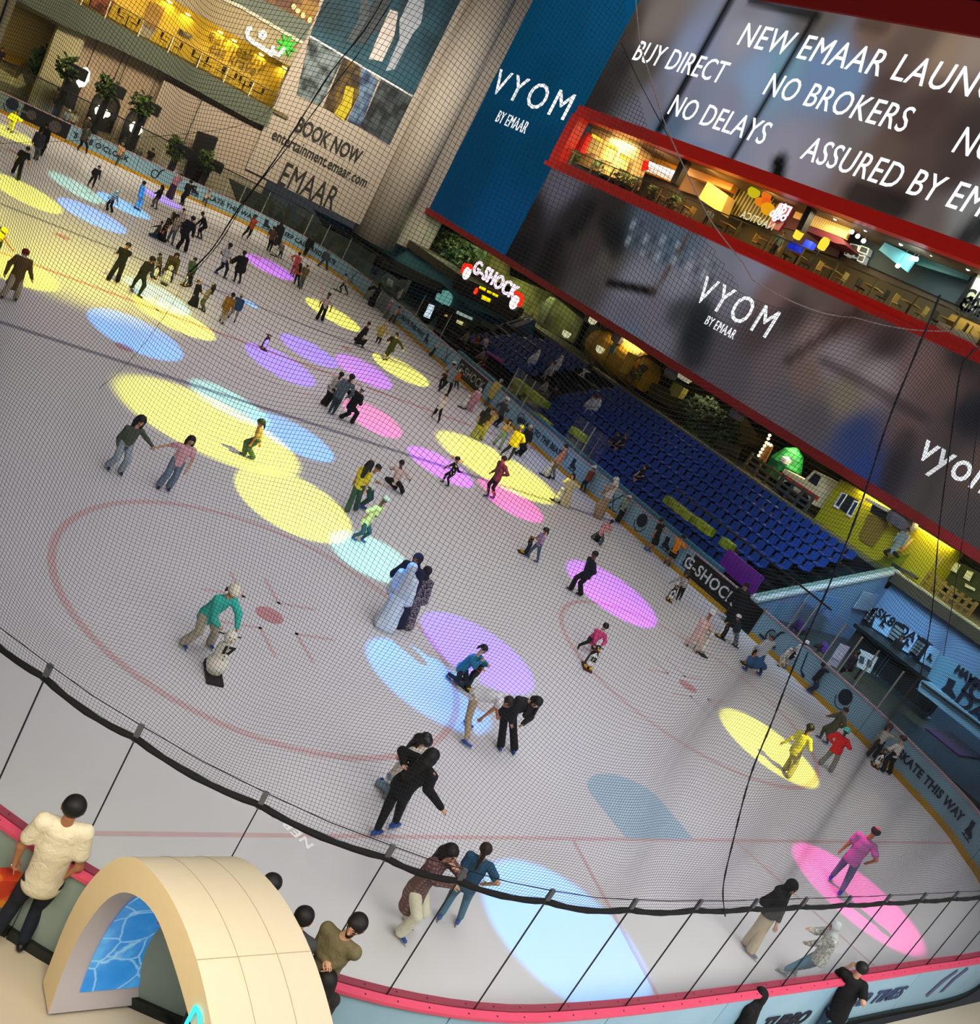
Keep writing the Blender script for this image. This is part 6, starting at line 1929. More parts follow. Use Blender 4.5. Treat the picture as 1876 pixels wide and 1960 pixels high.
c = ony(*mC('710,965')[0], 22.45); link_mesh('print', [v for p in icon('swirl', .45) for v in [(c.x + x, 22.44, c.z + y) for x, y in p]], [tuple(range(sum(len(r_) for r_ in icon('swirl', .45)[:i]), sum(len(r_) for r_ in icon('swirl', .45)[:i + 1]))) for i in range(len(icon('swirl', .45)))], INK, o)
KZ = .45
q = MB(); q.box((36.2, 9, -.02), (XW, 22.9, KZ)); struct('floor_hire', q, mat('#1d2b2c', .35, None, None, 2.0, 0, .15, 0, .5))
cnt = root('hire_counter', (42.4, 19.6, KZ), 'long black skate hire counter under the poster wall', 'counter')
q = MB(); q.box((42.0, 17.2, KZ), (43.0, 21.7, 1.55)); q.build('front', mat('#0d1416', .5), cnt)
q = MB(); q.box((41.7, 17.0, 1.55), (43.2, 21.8, 1.70)); q.build('counter_top', mat('#0f1a1b', .35), cnt)
for i, (s_, t_) in enumerate((('1110,950 1240,1040 1180,1170 1060,1090', 'SK8'), ('1310,1095 1420,1165 1335,1290 1260,1250', 'DAY'), ('1500,1230 1575,1275 1510,1400 1420,1350', 'ICE'))):
    q = MB(); q.prism([onx(*p, 44.3) for p in mC(s_)], (.1, 0, 0))
    o = thing('poster', q, mat('#7fb0d6', .5, emit=.25), ['pale blue poster reading SK8 behind the hire counter', 'pale blue poster reading DAY behind the hire counter', 'pale blue poster with a figure at the counter right end'][i], 'poster')
    ORIGIN[o.name] = tuple(o.location)
    a = mC(s_); mx_, my_ = (a[0][0] + a[1][0]) / 2 - 2, (a[0][1] + a[1][1]) / 2 + 8
    if i < 2:
        text_on('lettering', t_, onx(mx_, my_, 44.25), (0, -1, 0), (0, 0, 1), .62, INK, o, bold=.02)
    c = onx(sum(p[0] for p in a) / 4, sum(p[1] for p in a) / 4 + 3, 44.26)
    P = icon('skate', .5); b = [0]
    vs, fs = [], []
    for p in P:
        fs.append(tuple(range(len(vs), len(vs) + len(p)))); vs += [(44.24, c.y - x, c.z + y) for x, y in p]
    link_mesh('print', vs, fs, INK, o)
for i, s_ in enumerate(('1050,960 1110,950 1060,1090 985,1050', '1245,1050 1310,1090 1250,1250 1180,1180', '1420,1165 1490,1220 1420,1340 1340,1300')):
    a = mC(s_); pts = [onx(*p, 44.2) for p in a]
    q = MB(); q.prism(pts, (.5, 0, 0))
    o = thing('skate_rack', q, mat('#10161a', .6), ['dark skate rack left of the SK8 poster', 'dark skate rack between the two posters', 'dark skate rack right of the DAY poster'][i], 'rack')
    ORIGIN[o.name] = tuple(o.location)
    lo_z, hi_z = min(p.z for p in pts), max(p.z for p in pts); lo_y, hi_y = min(p.y for p in pts) + .15, max(p.y for p in pts) - .15
    for r_ in range(4):
        q = MB()
        for k in range(4):
            yq = lo_y + (hi_y - lo_y) * k / 4; zq = lo_z + .2 + (hi_z - lo_z - .3) * r_ / 4
            q.box((44.1, yq, zq), (44.2, yq + .12, zq + .12))
        q.build('skate_row', mat('#7d8f98', .5), o)
person('z', 'person in black behind the hire counter before the DAY poster', '%f,%f' % mC('1270,1290')[0], '%f,%f' % mC('1297,1180')[0], -20, h=1.6, at=(43.5, onx(*mC('1285,1200')[0], 43.5).y, KZ - .05), top='shirt:#0f1216', bot='pants:#111', hair='short:#0d0a09', skin='m', shoes='shoe:#111')
for s_, t_ in (('1090,1440', '1170,1290'), ('1110,1455', '1185,1310'), ('1190,1485', '1275,1335'), ('1205,1500', '1285,1345'), ('1310,1620', '1395,1490'), ('1480,1765', '1575,1640')):
    bse = onz(*mC(s_)[0], KZ)
    o = root('queue_post', bse, 'slim metal post with shiny round foot before the hire counter', 'post', 'queue posts at the hire counter')
    q = MB(); q.lathe([(.2, 0), (.2, .02), (.05, .05)], bse, 14); q.build('foot', mat('#c9d3d6', .15, metal=1.0), o)
    q = MB(); q.tube([bse, bse + Vector((0, 0, 1.0))], .03, 8); q.build('pole', mat('#4c5a60', .3, metal=.7), o)
# notice boards standing near the glass
for s_, X, lab in (('830,1215 900,1245 800,1400 730,1370', 37.6, 'white notice board with two sheets beside the posts'), ('980,1260 1110,1320 1050,1440 950,1390', 38.4, 'white information stand right of the notice board')):
    a = mC(s_); pts = [onx(*p, X) for p in a]
    o = root('notice_board', (X, sum(p.y for p in pts) / 4, KZ), lab, 'notice board')
    q = MB(); q.prism(pts, (.06, 0, 0)); q.build('board', mat('#c9b9c4' if X < 38 else '#c4cfd2', .5), o)
    lowz = min(p.z for p in pts)
    q = MB(); q.tube([(X + .1, sum(p.y for p in pts) / 4, KZ), (X + .1, sum(p.y for p in pts) / 4, lowz + .5)], .04); q.build('stand', BLK, o)
    for k in (0, 1):
        m0 = [pts[j] for j in range(4)]
        c = (m0[0] + m0[1] + m0[2] + m0[3]) / 4 + (m0[1] - m0[0]) * (.22 if k else -.22)
        q = MB(); q.obox(c + Vector((-.02, 0, 0)), (.006, 0, 0), (m0[1] - m0[0]) * .13, (m0[0] - m0[3]) * .18); q.build('sheet', mat('#3a4a52' if X > 38 else '#dcd3d6', .6), o)
for s_, hd_, lab, cc in (('560,1150', '520,1080', 'person in purple lit top behind the glass left of the counter', '#3a1a66'), ('690,1280', '715,1235', 'person in violet hooded coat behind the glass', '#5a2a96'), ('900,1420', '960,1290', 'person in dark coat and violet scarf before the counter', '#17121f')):
    g = onx(*mC(hd_)[0], 37.0)
    person('z', lab, '%f,%f' % mC(s_)[0], '%f,%f' % mC(hd_)[0], -60, h=1.6, at=(37.0, g.y, KZ - .2), top='coat:' + cc, bot='pants:#111', hair='short:#0d0a09', skin='m', shoes='shoe:#111')
# HAVE AN ICE DAY hoarding, leaning out at the right edge
hb = root('hoarding', (40.5, 14.5, KZ), 'blue hoarding reading HAVE AN ICE DAY at the right edge', 'hoarding')
pts = [onx(*p, 40.4) for p in mC('1560,1290 2050,1540 2050,2000 1410,1545 1490,1440')]
q = MB(); q.prism([onx(*p, 40.4) for p in mC('1575,1300 2060,1560 2060,2010 1480,1470')], (.12, 0, 0)); q.build('board', mat('#5f93ad', .5, emit=.05), hb)
q = MB(); q.prism([onx(*p, 40.0) for p in mC('1440,1490 1480,1500 2050,1960 2050,2060 1400,1560')], (.4, 0, 0)); q.build('ledge', mat('#86b5cc', .5), hb)
q = MB(); q.tube([onx(*p, 39.9) for p in mC('1440,1510 2050,1960')], .05, 8); q.build('handrail', BLK, hb)
for t_, s_, sz in (('HAVE AN', '1835,1505', .42), ('ICE', '1870,1600', .95), ('DAY', '1850,1730', .95)):
    text_on('lettering', t_, onx(*mC(s_)[0], 40.33), (0, -1, 0), (0, 0, 1), sz, INK, hb, bold=.03)
c = onx(*mC('1650,1560')[0], 40.34); P = icon('skate', 1.1); vs, fs = [], []
for p in P:
    fs.append(tuple(range(len(vs), len(vs) + len(p)))); vs += [(40.33, c.y - x, c.z + y) for x, y in p]
link_mesh('print', vs, fs, INK, hb)
pl = mat('#2a1040', .4, emit=.3)
q = MB(); q.obox(onz(*mC('1690,1970')[0], KZ + .03), (1.2, 0, 0), (0, .8, 0), (0, 0, .03)); thing('floor_mat', q, mat('#3a1858', .5), 'violet lit floor mat before the ICE DAY hoarding', 'mat')

# ------------------------------------------------------------------ far right corner: walkway fascia, scoreboard, booth
FAS = mat('#4e8590', .6, var=.06)
q = MB()
top = [(688, 412), (745, 450), (803, 487), (870, 529), (930, 572), (1010, 618)]
low = [(676, 445), (747, 493), (800, 520), (842, 540), (900, 590), (985, 620)]
tp = [onx(*p, XW) for p in top]; lp = [onx(*p, XW) for p in low]
for i in range(5):
    a, b, c_, d_ = tp[i], tp[i + 1], lp[i + 1], lp[i]
    q.prism([a, b, c_, d_], (.3, 0, 0))
struct('wall_walkway', q, FAS)
q = MB(); q.prism([onx(*p, XW + 1.5) for p in [(600, 400), (760, 480), (860, 545), (990, 622), (900, 700), (780, 640), (690, 560)]], (.3, 0, 0)); struct('wall_corner', q, mat('#2f5f78', .6, var=.08))
q = MB(); q.prism([onx(*p, XW - .3) for p in [(600, 425), (676, 445), (747, 493), (842, 541), (838, 560), (740, 515), (650, 462)]], (.4, 0, 0)); struct('trim_4', q, mat('#30362f', .7))
sb = root('scoreboard', (XW - .5, onx(930, 560, XW).y, 2.5), 'black scoreboard with glowing G-SHOCK letters on the teal fascia', 'scoreboard')
dd = lambda s: cr_((820, 480), 4.467, s)
q = MB(); q.prism([onx(*p, XW - .6) for p in dd('250,205 700,410 780,480 740,570 700,600 195,320')], (.5, 0, 0)); q.build('housing', mat('#0c0a08', .5), sb)
a, b = onx(*dd('400,155')[0], XW - .65), onx(*dd('740,350')[0], XW - .65)
vs, fs = text_geo('G-SHOCK', 1.5, .03, 1.1, 'CENTER', 0, .06); w = max(v[0] for v in vs) - min(v[0] for v in vs); k = abs(a.y - b.y) * 1.1 / w; c = (a + b) / 2
link_mesh('lettering', [(XW - .65 - v[2], c.y - v[0] * k, c.z + v[1]) for v in vs], fs, glow('#ffd9ee', 1.5), sb)
for s_ in ('440,300 490,320 480,345 430,320', '505,335 540,350 530,370 498,355', '550,355 595,378 585,398 545,378', '460,375 530,410 520,440 450,410'):
    q = MB(); q.prism([onx(*p, XW - .66) for p in dd(s_)], (.05, 0, 0)); q.build('score_digit', glow('#ffe000', 1.3), sb)
q = MB(); q.lathe([(.1, -.03), (.28, 0), (.1, .03)], onx(*dd('405,345')[0], XW - .68), 10, axis=(1, 0, 0)); q.build('score_lamp', glow('#ff3a10', 1.5), sb)
for s_, s2 in (('330,190', '285,190 310,120 360,130 370,150'), ('735,440', '745,355 800,390 800,430 770,475')):
    q = MB(); q.lathe([(.3, -.05), (.55, 0), (.3, .05)], onx(*dd(s_)[0], XW - .7), 14, axis=(1, 0, 0)); q.build('lamp_disc', glow('#fff0ee', 1.6), sb)
    q = MB(); q.tube([onx(*p, XW - .72) for p in dd(s2)], .16, 6); q.build('lamp_ring', glow('#ff2a14', 1.4), sb)
text_on('lettering', 'ABSOLUTE TOUGHNESS', onx(*dd('520,300')[0], XW - .66), (0, -1, -.0), (0, 0, 1), .42, mat('#6a5a50'), sb)
# balustrade of the walkway
for i, (p1_, p2_) in enumerate((((688, 392), (705, 405)), ((705, 405), (770, 455)), ((770, 455), (803, 478)), ((803, 478), (868, 520)), ((868, 520), (900, 540)))):
    a, b = onx(*p1_, XW + .1), onx(*p2_, XW + .1)
    q = MB(); q.prism([a, b, b + Vector((0, 0, -.9)), a + Vector((0, 0, -.9))], (.02, 0, 0))
    o = thing('balustrade_glass', q, glass_mat((.75, .82, .75), .05), 'glass bay of the walkway railing left of the scoreboard', 'railing bay', 'glass bays of the walkway')
    ORIGIN[o.name] = tuple(o.location)
    q = MB(); q.tube([a, b], .05, 6); q.build('handrail', mat('#8a8a78', .4, metal=.5), o)
for pa, pb, lab in (((798, 400), (772, 458), 'tall thin pole left of the green glass front'), ((826, 430), (800, 478), 'second thin pole before the green glass front')):
    q = MB(); q.tube([onx(*pa, XW + .15), onx(*pb, XW + .15)], .05, 6); thing('thin_pole', q, ALU, lab, 'pole')
# booth below the scoreboard and what stands by it
q = MB(); q.prism([onx(*p, 40.5) for p in dd('130,455 455,590 450,640 230,690 60,660 90,520')], (1.6, 0, 0)); o = thing('snack_booth', q, mat('#0a0d0e', .5), 'black snack booth with lit menu below the scoreboard', 'booth')
ORIGIN[o.name] = tuple(o.location)
for s_, colr in (('250,510 380,570 375,595 240,540', '#8fa59a'), ('250,590 300,610 290,640 240,615', '#d9d28a'), ('145,545 165,550 160,565 140,558', '#d9a93a')):
    q = MB(); q.prism([onx(*p, 40.4) for p in dd(s_)], (-.04, 0, 0)); q.build('menu_light', glow(colr, .9), o)
kk = lambda s: cr_((560, 420), 6.253, s)
q = MB(); q.prism([onx(*p, 38.8) for p in kk('1565,945 1715,1010 1690,1090 1560,1230 1500,1150')], (.5, 0, 0)); o = thing('vending_stand', q, BLK, 'black upright stand with a glowing white screen', 'display stand'); ORIGIN[o.name] = tuple(o.location)
q = MB(); q.prism([onx(*p, 38.7) for p in kk('1640,1010 1705,1035 1640,1190 1570,1160')], (-.04, 0, 0)); q.build('screen', glow('#cfe6ee', 1.0), o)
q = MB(); q.prism([onx(*p, 41.5) for p in kk('1050,700 1130,640 1250,720 1390,720 1330,860 1240,1000 1130,900')], (.3, 0, 0)); o = thing('double_doors', q, mat('#59645e', .4), 'grey double doors with notices at the far corner', 'doors'); ORIGIN[o.name] = tuple(o.location)
for s_, colr in (('1150,700 1210,740 1190,810 1130,770', '#9fb4bf'), ('1140,765 1190,795 1180,815 1130,785', '#b9c05a'), ('1270,870 1330,830 1290,940 1240,990', '#b9b9b2'), ('1240,790 1285,815 1270,850 1225,830', '#2a3a40')):
    q = MB(); q.prism([onx(*p, 41.4) for p in kk(s_)], (-.04, 0, 0)); q.build('notice', mat(colr, .5), o)
q = MB(); q.lathe([(.05, -.5), (.7, -.4), (.8, 0), (.6, .5), (.05, .7)], onx(*dd('140,410')[0], 45.9), 14); thing('domed_light', q, glow('#7fc4b8', .55), 'pale domed light on the teal wall above the booth', 'light', None, True)
q = MB(); q.prism([onx(*p, XW - .9) for p in [(905, 655), (1020, 612), (1016, 640), (912, 672)]], (.3, 0, 0)); thing('stand_parapet', q, mat('#1d4a66', .6), 'dark blue end wall at the far end of the stand', 'wall panel')
q = MB(); q.tube([onx(*p, XW - 1.0) for p in [(905, 640), (1020, 603)]], .07, 8); thing('stand_rail', q, mat('#9fb0b4', .3, metal=.6), 'pale rail along the far end of the stand', 'rail')
q = MB(); q.prism([onx(*p, XW - .95) for p in [(905, 648), (1015, 608), (1016, 616), (908, 656)]], (.2, 0, 0)); thing('stand_sign', q, mat('#a9b9bd', .5, None, '#b08a8a', 1.5), 'pale lettered strip on the far stand rail', 'strip')
# ------------------------------------------------------------------ the far end: terrace, arches, yellow balcony, banner wall
FY = 78.0
ca = lambda s: cr_((0, 60), 6.253, s)
cA = lambda s: cr_((0, 0), 3.908, s)
cB = lambda s: cr_((460, 0), 3.908, s)
FAC = mat('#8f7c66', .8, 'plank', '#7f6d59', -2.0, var=.05)
xl = ony(96, 190, FY).x
xr = ony(512, 245, FY).x + .6


def fpanel(name, pts, Y, depth, m, label, cat, group=None):
    q = MB(); q.prism([ony(*p, Y) for p in pts], (0, depth, 0))
    o = thing(name, q, m, label, cat, group); ORIGIN[o.name] = tuple(o.location)
    return o


q = MB(); q.box((xl, FY, -.1), (xr + 1, FY + .4, 6.7)); struct('wall_far', q, FAC)
q = MB(); q.box((-4, FY + 5, -.1), (xl + .2, FY + 5.4, 6.7)); struct('wall_far_recess', q, mat('#a3905a', .7))
q = MB(); q.box((xl - 1.2, FY - .6, -.1), (xl + .6, FY + .2, 6.6)); struct('column_1', q, mat('#a69c76', .7))
q = MB(); q.box((-4, FY - .5, 6.2), (xl + .2, FY + 5.4, 6.6)); struct('ceiling_recess', q, mat('#94886a', .7))
area_light('recess_lamp', (6, FY + 2.5, 6.0), (6, 3), 330, (1, .85, .45))
fpanel('ochre_wall', ca('60,230 350,340 200,440 0,330 0,200'), FY + 4.8, .1, mat('#9c7a16', .6), 'ochre wall panel at the far left recess', 'wall panel')
fpanel('white_counter', cA('0,520 130,600 170,560 190,640 130,660 0,600'), FY + 1.0, .6, mat('#b5a878', .6), 'cream counter in the far left recess', 'counter')
fpanel('pillar', [(-40, -30), (34, -4), (-2, 90), (-40, 80)], 60, 1.2, mat('#b9ac8a', .7), 'pale pillar at the top left corner of the picture', 'pillar')
c = ony(*cA('315,480')[0], FY + 1.5)
t = root('potted_plant', (c.x, c.y, -.03), 'tall dark green plant left of the first column', 'plant')
q = MB(); leafy(q, c, .7, .5, 1.1, 200, .5, 3); q.build('foliage', LEAF2, t); q = MB(); q.tube([(c.x, c.y, -.03), c], .06); q.build('stem', DKB, t)
# grey-green balcony fascia
GF = mat('#4c5346', .8, var=.06)
q = MB(); q.prism([ony(*p, FY - 1.2) for p in [(20, -8), (123, 50), (218, 90), (300, 131), (480, 230), (511, 243), (523, 212), (480, 187), (258, 66), (110, -14)]], (0, 1.3, 0)); struct('wall_fascia', q, GF)
q = MB(); q.box((8, FY - 1.0, 8.0), (xr + .2, FY + 5, 8.25)); struct('floor_upper', q, mat('#5c5030'))
q = MB(); q.prism([ony(*p, FY + 2.6) for p in [(100, -30), (330, -60), (570, 130), (530, 215)]], (0, .3, 0)); struct('wall_yellow', q, mat('#a98922', .6, 'plank', '#8a6d16', -1.6, var=.1))
q = MB(); q.prism([ony(*p, FY - 1.2) for p in cB('-520,-200 0,60 470,325 370,500 0,290 -520,-10')], (0, .5, 0)); struct('wall_soffit', q, mat('#857759', .7))
q = MB(); q.prism([ony(*p, FY - 1.35) for p in cB('-200,-60 0,35 480,315 465,335 0,62 -200,-30')], (0, .2, 0)); struct('trim_5', q, mat('#a7a38f', .6))
q = MB(); q.prism([ony(*p, FY - 1.25) for p in cB('-60,-60 130,-20 535,180 475,320 0,40 -60,0')], (0, .4, 0)); struct('wall_upper_fascia', q, mat('#565d53', .8))
q = MB(); q.prism([ony(*p, FY - 1.0) for p in cB('130,-60 600,-60 585,60 535,185 100,-40')], (0, .4, 0)); struct('wall_upper_room', q, mat('#4a2c12', .6, 'leaf', '#7a5a1c', .6, emit=.2))
for i, s_ in enumerate(('430,80', '470,115', '520,150', '400,50')):
    c = ony(*cB(s_)[0], FY - 1.2)
    q = MB(); q.lathe([(.03, -.2), (.16, -.1), (.16, .1), (.03, .2)], c, 8)
    thing('pendant_lamp', q, glow('#ffd98a', 2.0), 'small glowing pendant lamp on the topmost far floor', 'lamp', 'lamps on the topmost far floor', True)
for i, p in enumerate(((325, 4), (360, 28), (422, 62), (448, 78), (500, 105), (545, 130))):
    c = ony(p[0], p[1], FY + 2.55)
    q = MB(); q.lathe([(.05, -.06), (.2, -.03), (.2, .06)], c, 10)
    thing('downlight', q, glow('#ffe38a', 6.0), 'bright round downlight along the yellow balcony wall', 'light', 'downlights of the yellow balcony')
    area_light('balcony_wash', (c.x, c.y - .3, c.z - .15), (.8, .8), 55, (1, .80, .22))
area_light('balcony_fill', (20, FY + .6, 12.0), (14, 1.5), 420, (1, .82, .28), target=(20, FY + 3, 9.0))


def far_text(name, s, pa, pb, size, m, Y, parent, bold=0.01, space=1.0):
    a, b = ony(*pa, Y), ony(*pb, Y)
    vs, fs = text_geo(s, size, bold, space, 'CENTER', 0, .02); w = max(v[0] for v in vs) - min(v[0] for v in vs)
    k = abs(b.x - a.x) / w; c = (a + b) / 2
    return link_mesh(name, [(c.x + v[0] * k, Y - v[2], c.z + v[1]) for v in vs], fs, m, parent)


sg = root('wall_lettering', (24, FY + 2.5, 11), 'thin dark letters reading eat healthy eat krave on the yellow wall', 'sign')
far_text('lettering', 'eat healthy', (404, 62), (508, 128), 1.25, mat('#5f4a10', .6), FY + 2.5, sg, 0)
far_text('lettering', 'eat krave', (404, 88), (490, 138), 1.25, mat('#5f4a10', .6), FY + 2.5, sg, 0)
sg = root('arabic_sign', (26, FY - 1.4, 13), 'glowing white Arabic sign with a green leaf above the yellow balcony', 'sign')
pl = lambda s: [ony(*p, FY - 1.4) for p in cB(s)]
q = MB(); q.tube(pl('85,210 62,216 50,245 62,285 100,318 160,355 205,385 228,392'), .16, 8); q.build('stroke', glow('#fff6dc', 1.8), sg)
q = MB(); q.tube(pl('172,238 148,245 146,272 170,285 188,270 184,248 172,238'), .14, 8); q.build('stroke', glow('#fff6dc', 1.8), sg)
q = MB(); q.tube(pl('248,345 240,385 222,418'), .15, 8); q.tube(pl('330,352 312,385 290,412 262,400 238,388'), .15, 8); q.build('stroke', glow('#fff6dc', 1.8), sg)
q = MB()
for a in range(0, 360, 45):
    c = pl('347,342')[0]; q.tube([c, c + Vector((math.cos(math.radians(a)) * .75, 0, math.sin(math.radians(a)) * .75))], [.12, .08], 6)
q.build('leaf', glow('#5ee04a', 1.3), sg)
# railing, posts, chairs and boards of the yellow balcony
pp = [(165, -20), (205, 22), (265, 66), (325, 90), (382, 115), (432, 146), (480, 172), (527, 200)]
for i in range(len(pp) - 1):
    a, b = ony(*pp[i], FY - 1.1), ony(*pp[i + 1], FY - 1.1)
    rz = 8.2; x0, x1 = a.x, b.x
    q = MB(); q.box((x0 + .05, FY - 1.1, rz), (x1 - .05, FY - 1.08, rz + 1.0))
    o = thing('balustrade_glass', q, glass_mat((.86, .86, .72), .05), 'glass bay of the yellow balcony railing', 'railing bay', 'glass bays of the yellow balcony'); ORIGIN[o.name] = tuple(o.location)
    q = MB(); q.box((x0 - .04, FY - 1.14, rz - .1), (x0 + .04, FY - 1.05, rz + 1.05)); q.build('post', mat('#b9b08a', .5), o)
    q = MB(); q.box((x0, FY - 1.13, rz + 1.02), (x1, FY - 1.05, rz + 1.09)); q.build('handrail', mat('#3a2a12', .5), o)
for i, p in enumerate(((228, 38), (255, 52), (312, 78), (338, 95), (372, 112), (388, 120), (398, 126), (420, 136), (433, 143), (444, 149), (462, 160), (472, 166), (484, 172), (495, 180))):
    c = ony(p[0], p[1], FY + .2)
    chair_at(c.x, FY + .2, 8.25, math.pi if i % 2 else 0, mat('#1c1610', .7), 'dark chair with pale legs on the yellow balcony', 'chairs on the yellow balcony', mat('#a88f50', .6))
for i, p in enumerate(((242, 45), (325, 88), (380, 116), (427, 140), (468, 163))):
    c = ony(p[0], p[1], FY + .3); table_at(c.x, FY + .4, 8.25, mat('#6a5a2a', .6), 'small table between dark chairs on the yellow balcony', 'tables on the yellow balcony')
fpanel('menu_board', cA('1065,175 1170,225 1130,290 1035,270'), FY - .6, .05, mat('#a79aa0', .5, emit=.15), 'pale menu board standing at the yellow balcony glass', 'board')
fpanel('doorway', cA('1130,10 1240,60 1170,220 1060,190'), FY + 2.4, .1, mat('#7a5a28', .6), 'brown framed doorway on the yellow balcony', 'door')
fpanel('wall_picture', cA('1345,215 1440,260 1435,300 1330,250'), FY + 2.4, .06, mat('#1a1712', .5, 'leaf', '#8a7a5a', 2.0), 'dark picture on the yellow balcony wall', 'picture')
fpanel('red_shelf', cA('690,-20 860,10 800,130 660,80'), FY + 1.0, .4, mat('#4a1c18', .6, 'leaf', '#8a4a3a', 2.0), 'dark red stand of things at the left of the yellow balcony', 'shelf')
# arches
DARK = mat('#1e1810', .6, var=.3); FRM = mat('#0f0d0a', .5)
for i, (s_, lab) in enumerate((('1045,1040 1085,930 1110,850 1150,775 1210,738 1290,745 1365,785 1415,840 1430,900 1400,990 1310,1220 1180,1190', 'first dark arch window from the left on the terrace'), ('1430,1330 1490,1140 1540,1010 1590,950 1680,940 1760,975 1820,1040 1835,1110 1790,1230 1700,1425 1560,1400', 'middle dark arch window on the terrace'),
                              ('1865,1640 1925,1500 1960,1430 2010,1400 2060,1395 2130,1430 2190,1490 2210,1560 2190,1640 2095,1900 1900,1800', 'right dark arch window lit violet on the terrace'))):
    o = fpanel('arch_window', ca(s_), FY - .05, .12, DARK, lab, 'window')
    pts = [ony(*p, FY - .08) for p in ca(s_)]
    q = MB(); q.tube(pts[:-1], .09, 6); q.build('frame', FRM, o)
o = fpanel('restaurant_opening', ca('650,800 790,410 960,480 1045,520 940,760 880,960'), FY - .05, .12, DARK, 'dark square restaurant opening left of the arches', 'window')
fpanel('black_doorway', cA('1365,1340 1490,985 1635,1035 1480,1430'), FY - 2.0, .4, FRM, 'black door block at the right end of the terrace', 'door')
GLO = glow('#fff6d8', 4.0)
for s_, r_, lab in (('995,550', .42, 'long glowing globe lamp in the dark restaurant opening'), ('1212,962', .45, 'glowing globe lamp in the first arch'), ('1278,985', .25, 'smaller glowing globe beside the first arch globe'), ('1628,1162', .48, 'glowing globe lamp in the middle arch'), ('2035,1725', .46, 'glowing globe lamp in the right arch')):
    c = ony(*ca(s_)[0], FY - .9)
    q = MB(); st = 1.7 if 'long' in lab else 1.0
    q.lathe([(.02, -r_ * st), (r_ * .7, -r_ * .7 * st), (r_, 0), (r_ * .7, r_ * .7 * st), (.02, r_ * st)], c, 14)
    o = thing('globe_lamp', q, GLO, lab, 'lamp', None, True); ORIGIN[o.name] = tuple(o.location)
    q = MB(); q.tube([c + Vector((0, 0, r_ * st)), Vector((c.x, c.y, 7.0))], .03, 5); q.build('cord', FRM, o)
    area_light('globe_glow', (c.x, c.y - .9, c.z), (.6, .6), 22, (1, .88, .6), target=(c.x, c.y - 3, 0))
for b_, t_, lab in (('690,1030', '860,470', 'black clad planter column before the restaurant opening'), ('1170,1190', '1320,690', 'black clad planter column before the first arch'), ('1585,1440', '1745,900', 'black clad planter column before the middle arch'), ('2030,1950', '2140,1420', 'black clad planter column before the right arch'), ('2330,2130', '2510,1590', 'black clad planter column beside the black door')):
    a, b = ony(*ca(b_)[0], FY - 3), ony(*ca(t_)[0], FY - 3)
    t = root('planter_column', (b.x, b.y, -.03), lab, 'planter')
    q = MB(); q.box((b.x - .2, b.y - .2, -.03), (b.x + .2, b.y + .2, b.z)); q.build('column', FRM, t)
    q = MB(); q.box((b.x - .3, b.y - .4, b.z - .3), (b.x + .9, b.y + .4, b.z + .45)); q.build('planter_box', FRM, t)
    q = MB(); leafy(q, (b.x - .35, b.y - .3, b.z + .1), .6, .5, .75, 110, .42, int(b.x * 10)); q.build('foliage', mat('#141f0a', .7, 'leaf', '#3c5214', 2.0), t)
# terrace tables and people
for i, s_ in enumerate(('950,1050', '1270,1230', '1330,1270', '1700,1420', '1780,1440', '2120,1850', '2200,1880', '2290,2040')):
    c = ony(*ca(s_)[0], FY - 3.6)
    table_at(c.x, FY - 3.4, -.03, mat('#a8946a', .6), 'wooden terrace table behind the far boards', 'terrace tables', 1.2)
    chair_at(c.x + .9, FY - 3.4, -.03, math.pi, mat('#b09a60', .6), 'light terrace chair behind the far boards', 'terrace chairs')
for i, (s_, lab, cc, hair) in enumerate((('830,955', 'person with white cap at the terrace by the blue lit pillar', '#8f96a0', 'short:#c9ced6'), ('905,980', 'person in white top at the terrace left of the first arch', '#b5ab92', 'short:#0d0a09'), ('1065,1050', 'person in white cap at the terrace under the first arch', '#4c4638', 'short:#c9bfa2'), ('1500,1290', 'person in dark top at the terrace by the middle arch', '#1d1912', 'short:#0d0a09'),
                                       ('1680,1400', 'person in grey at the terrace right of the middle arch', '#4a4a40', 'short:#7d7a70'), ('1830,1420', 'person in black at the terrace left of the right arch', '#15120e', 'short:#0d0a09'), ('2110,1960', 'person in dark clothes below the right arch', '#1c171a', 'short:#0d0a09'), ('700,700', 'person standing at the dark restaurant opening', '#7d6a4a', 'short:#0d0a09'), ('30,210', 'person in black seated in the far left recess', '#15120f', 'short:#0d0a09'))):
    p = ca(s_)[0]; Yp = FY - 2.6 if i < 7 else FY - .9
    c = ony(*p, Yp)
    person('z', lab, '%f,%f' % (p[0] - 8, p[1] + 30), '%f,%f' % p, 0, h=1.65, at=(c.x, Yp, max(-.03, c.z - 1.5)), top='tee:' + cc, bot='pants:#222', hair=hair, shoes='none:#000')
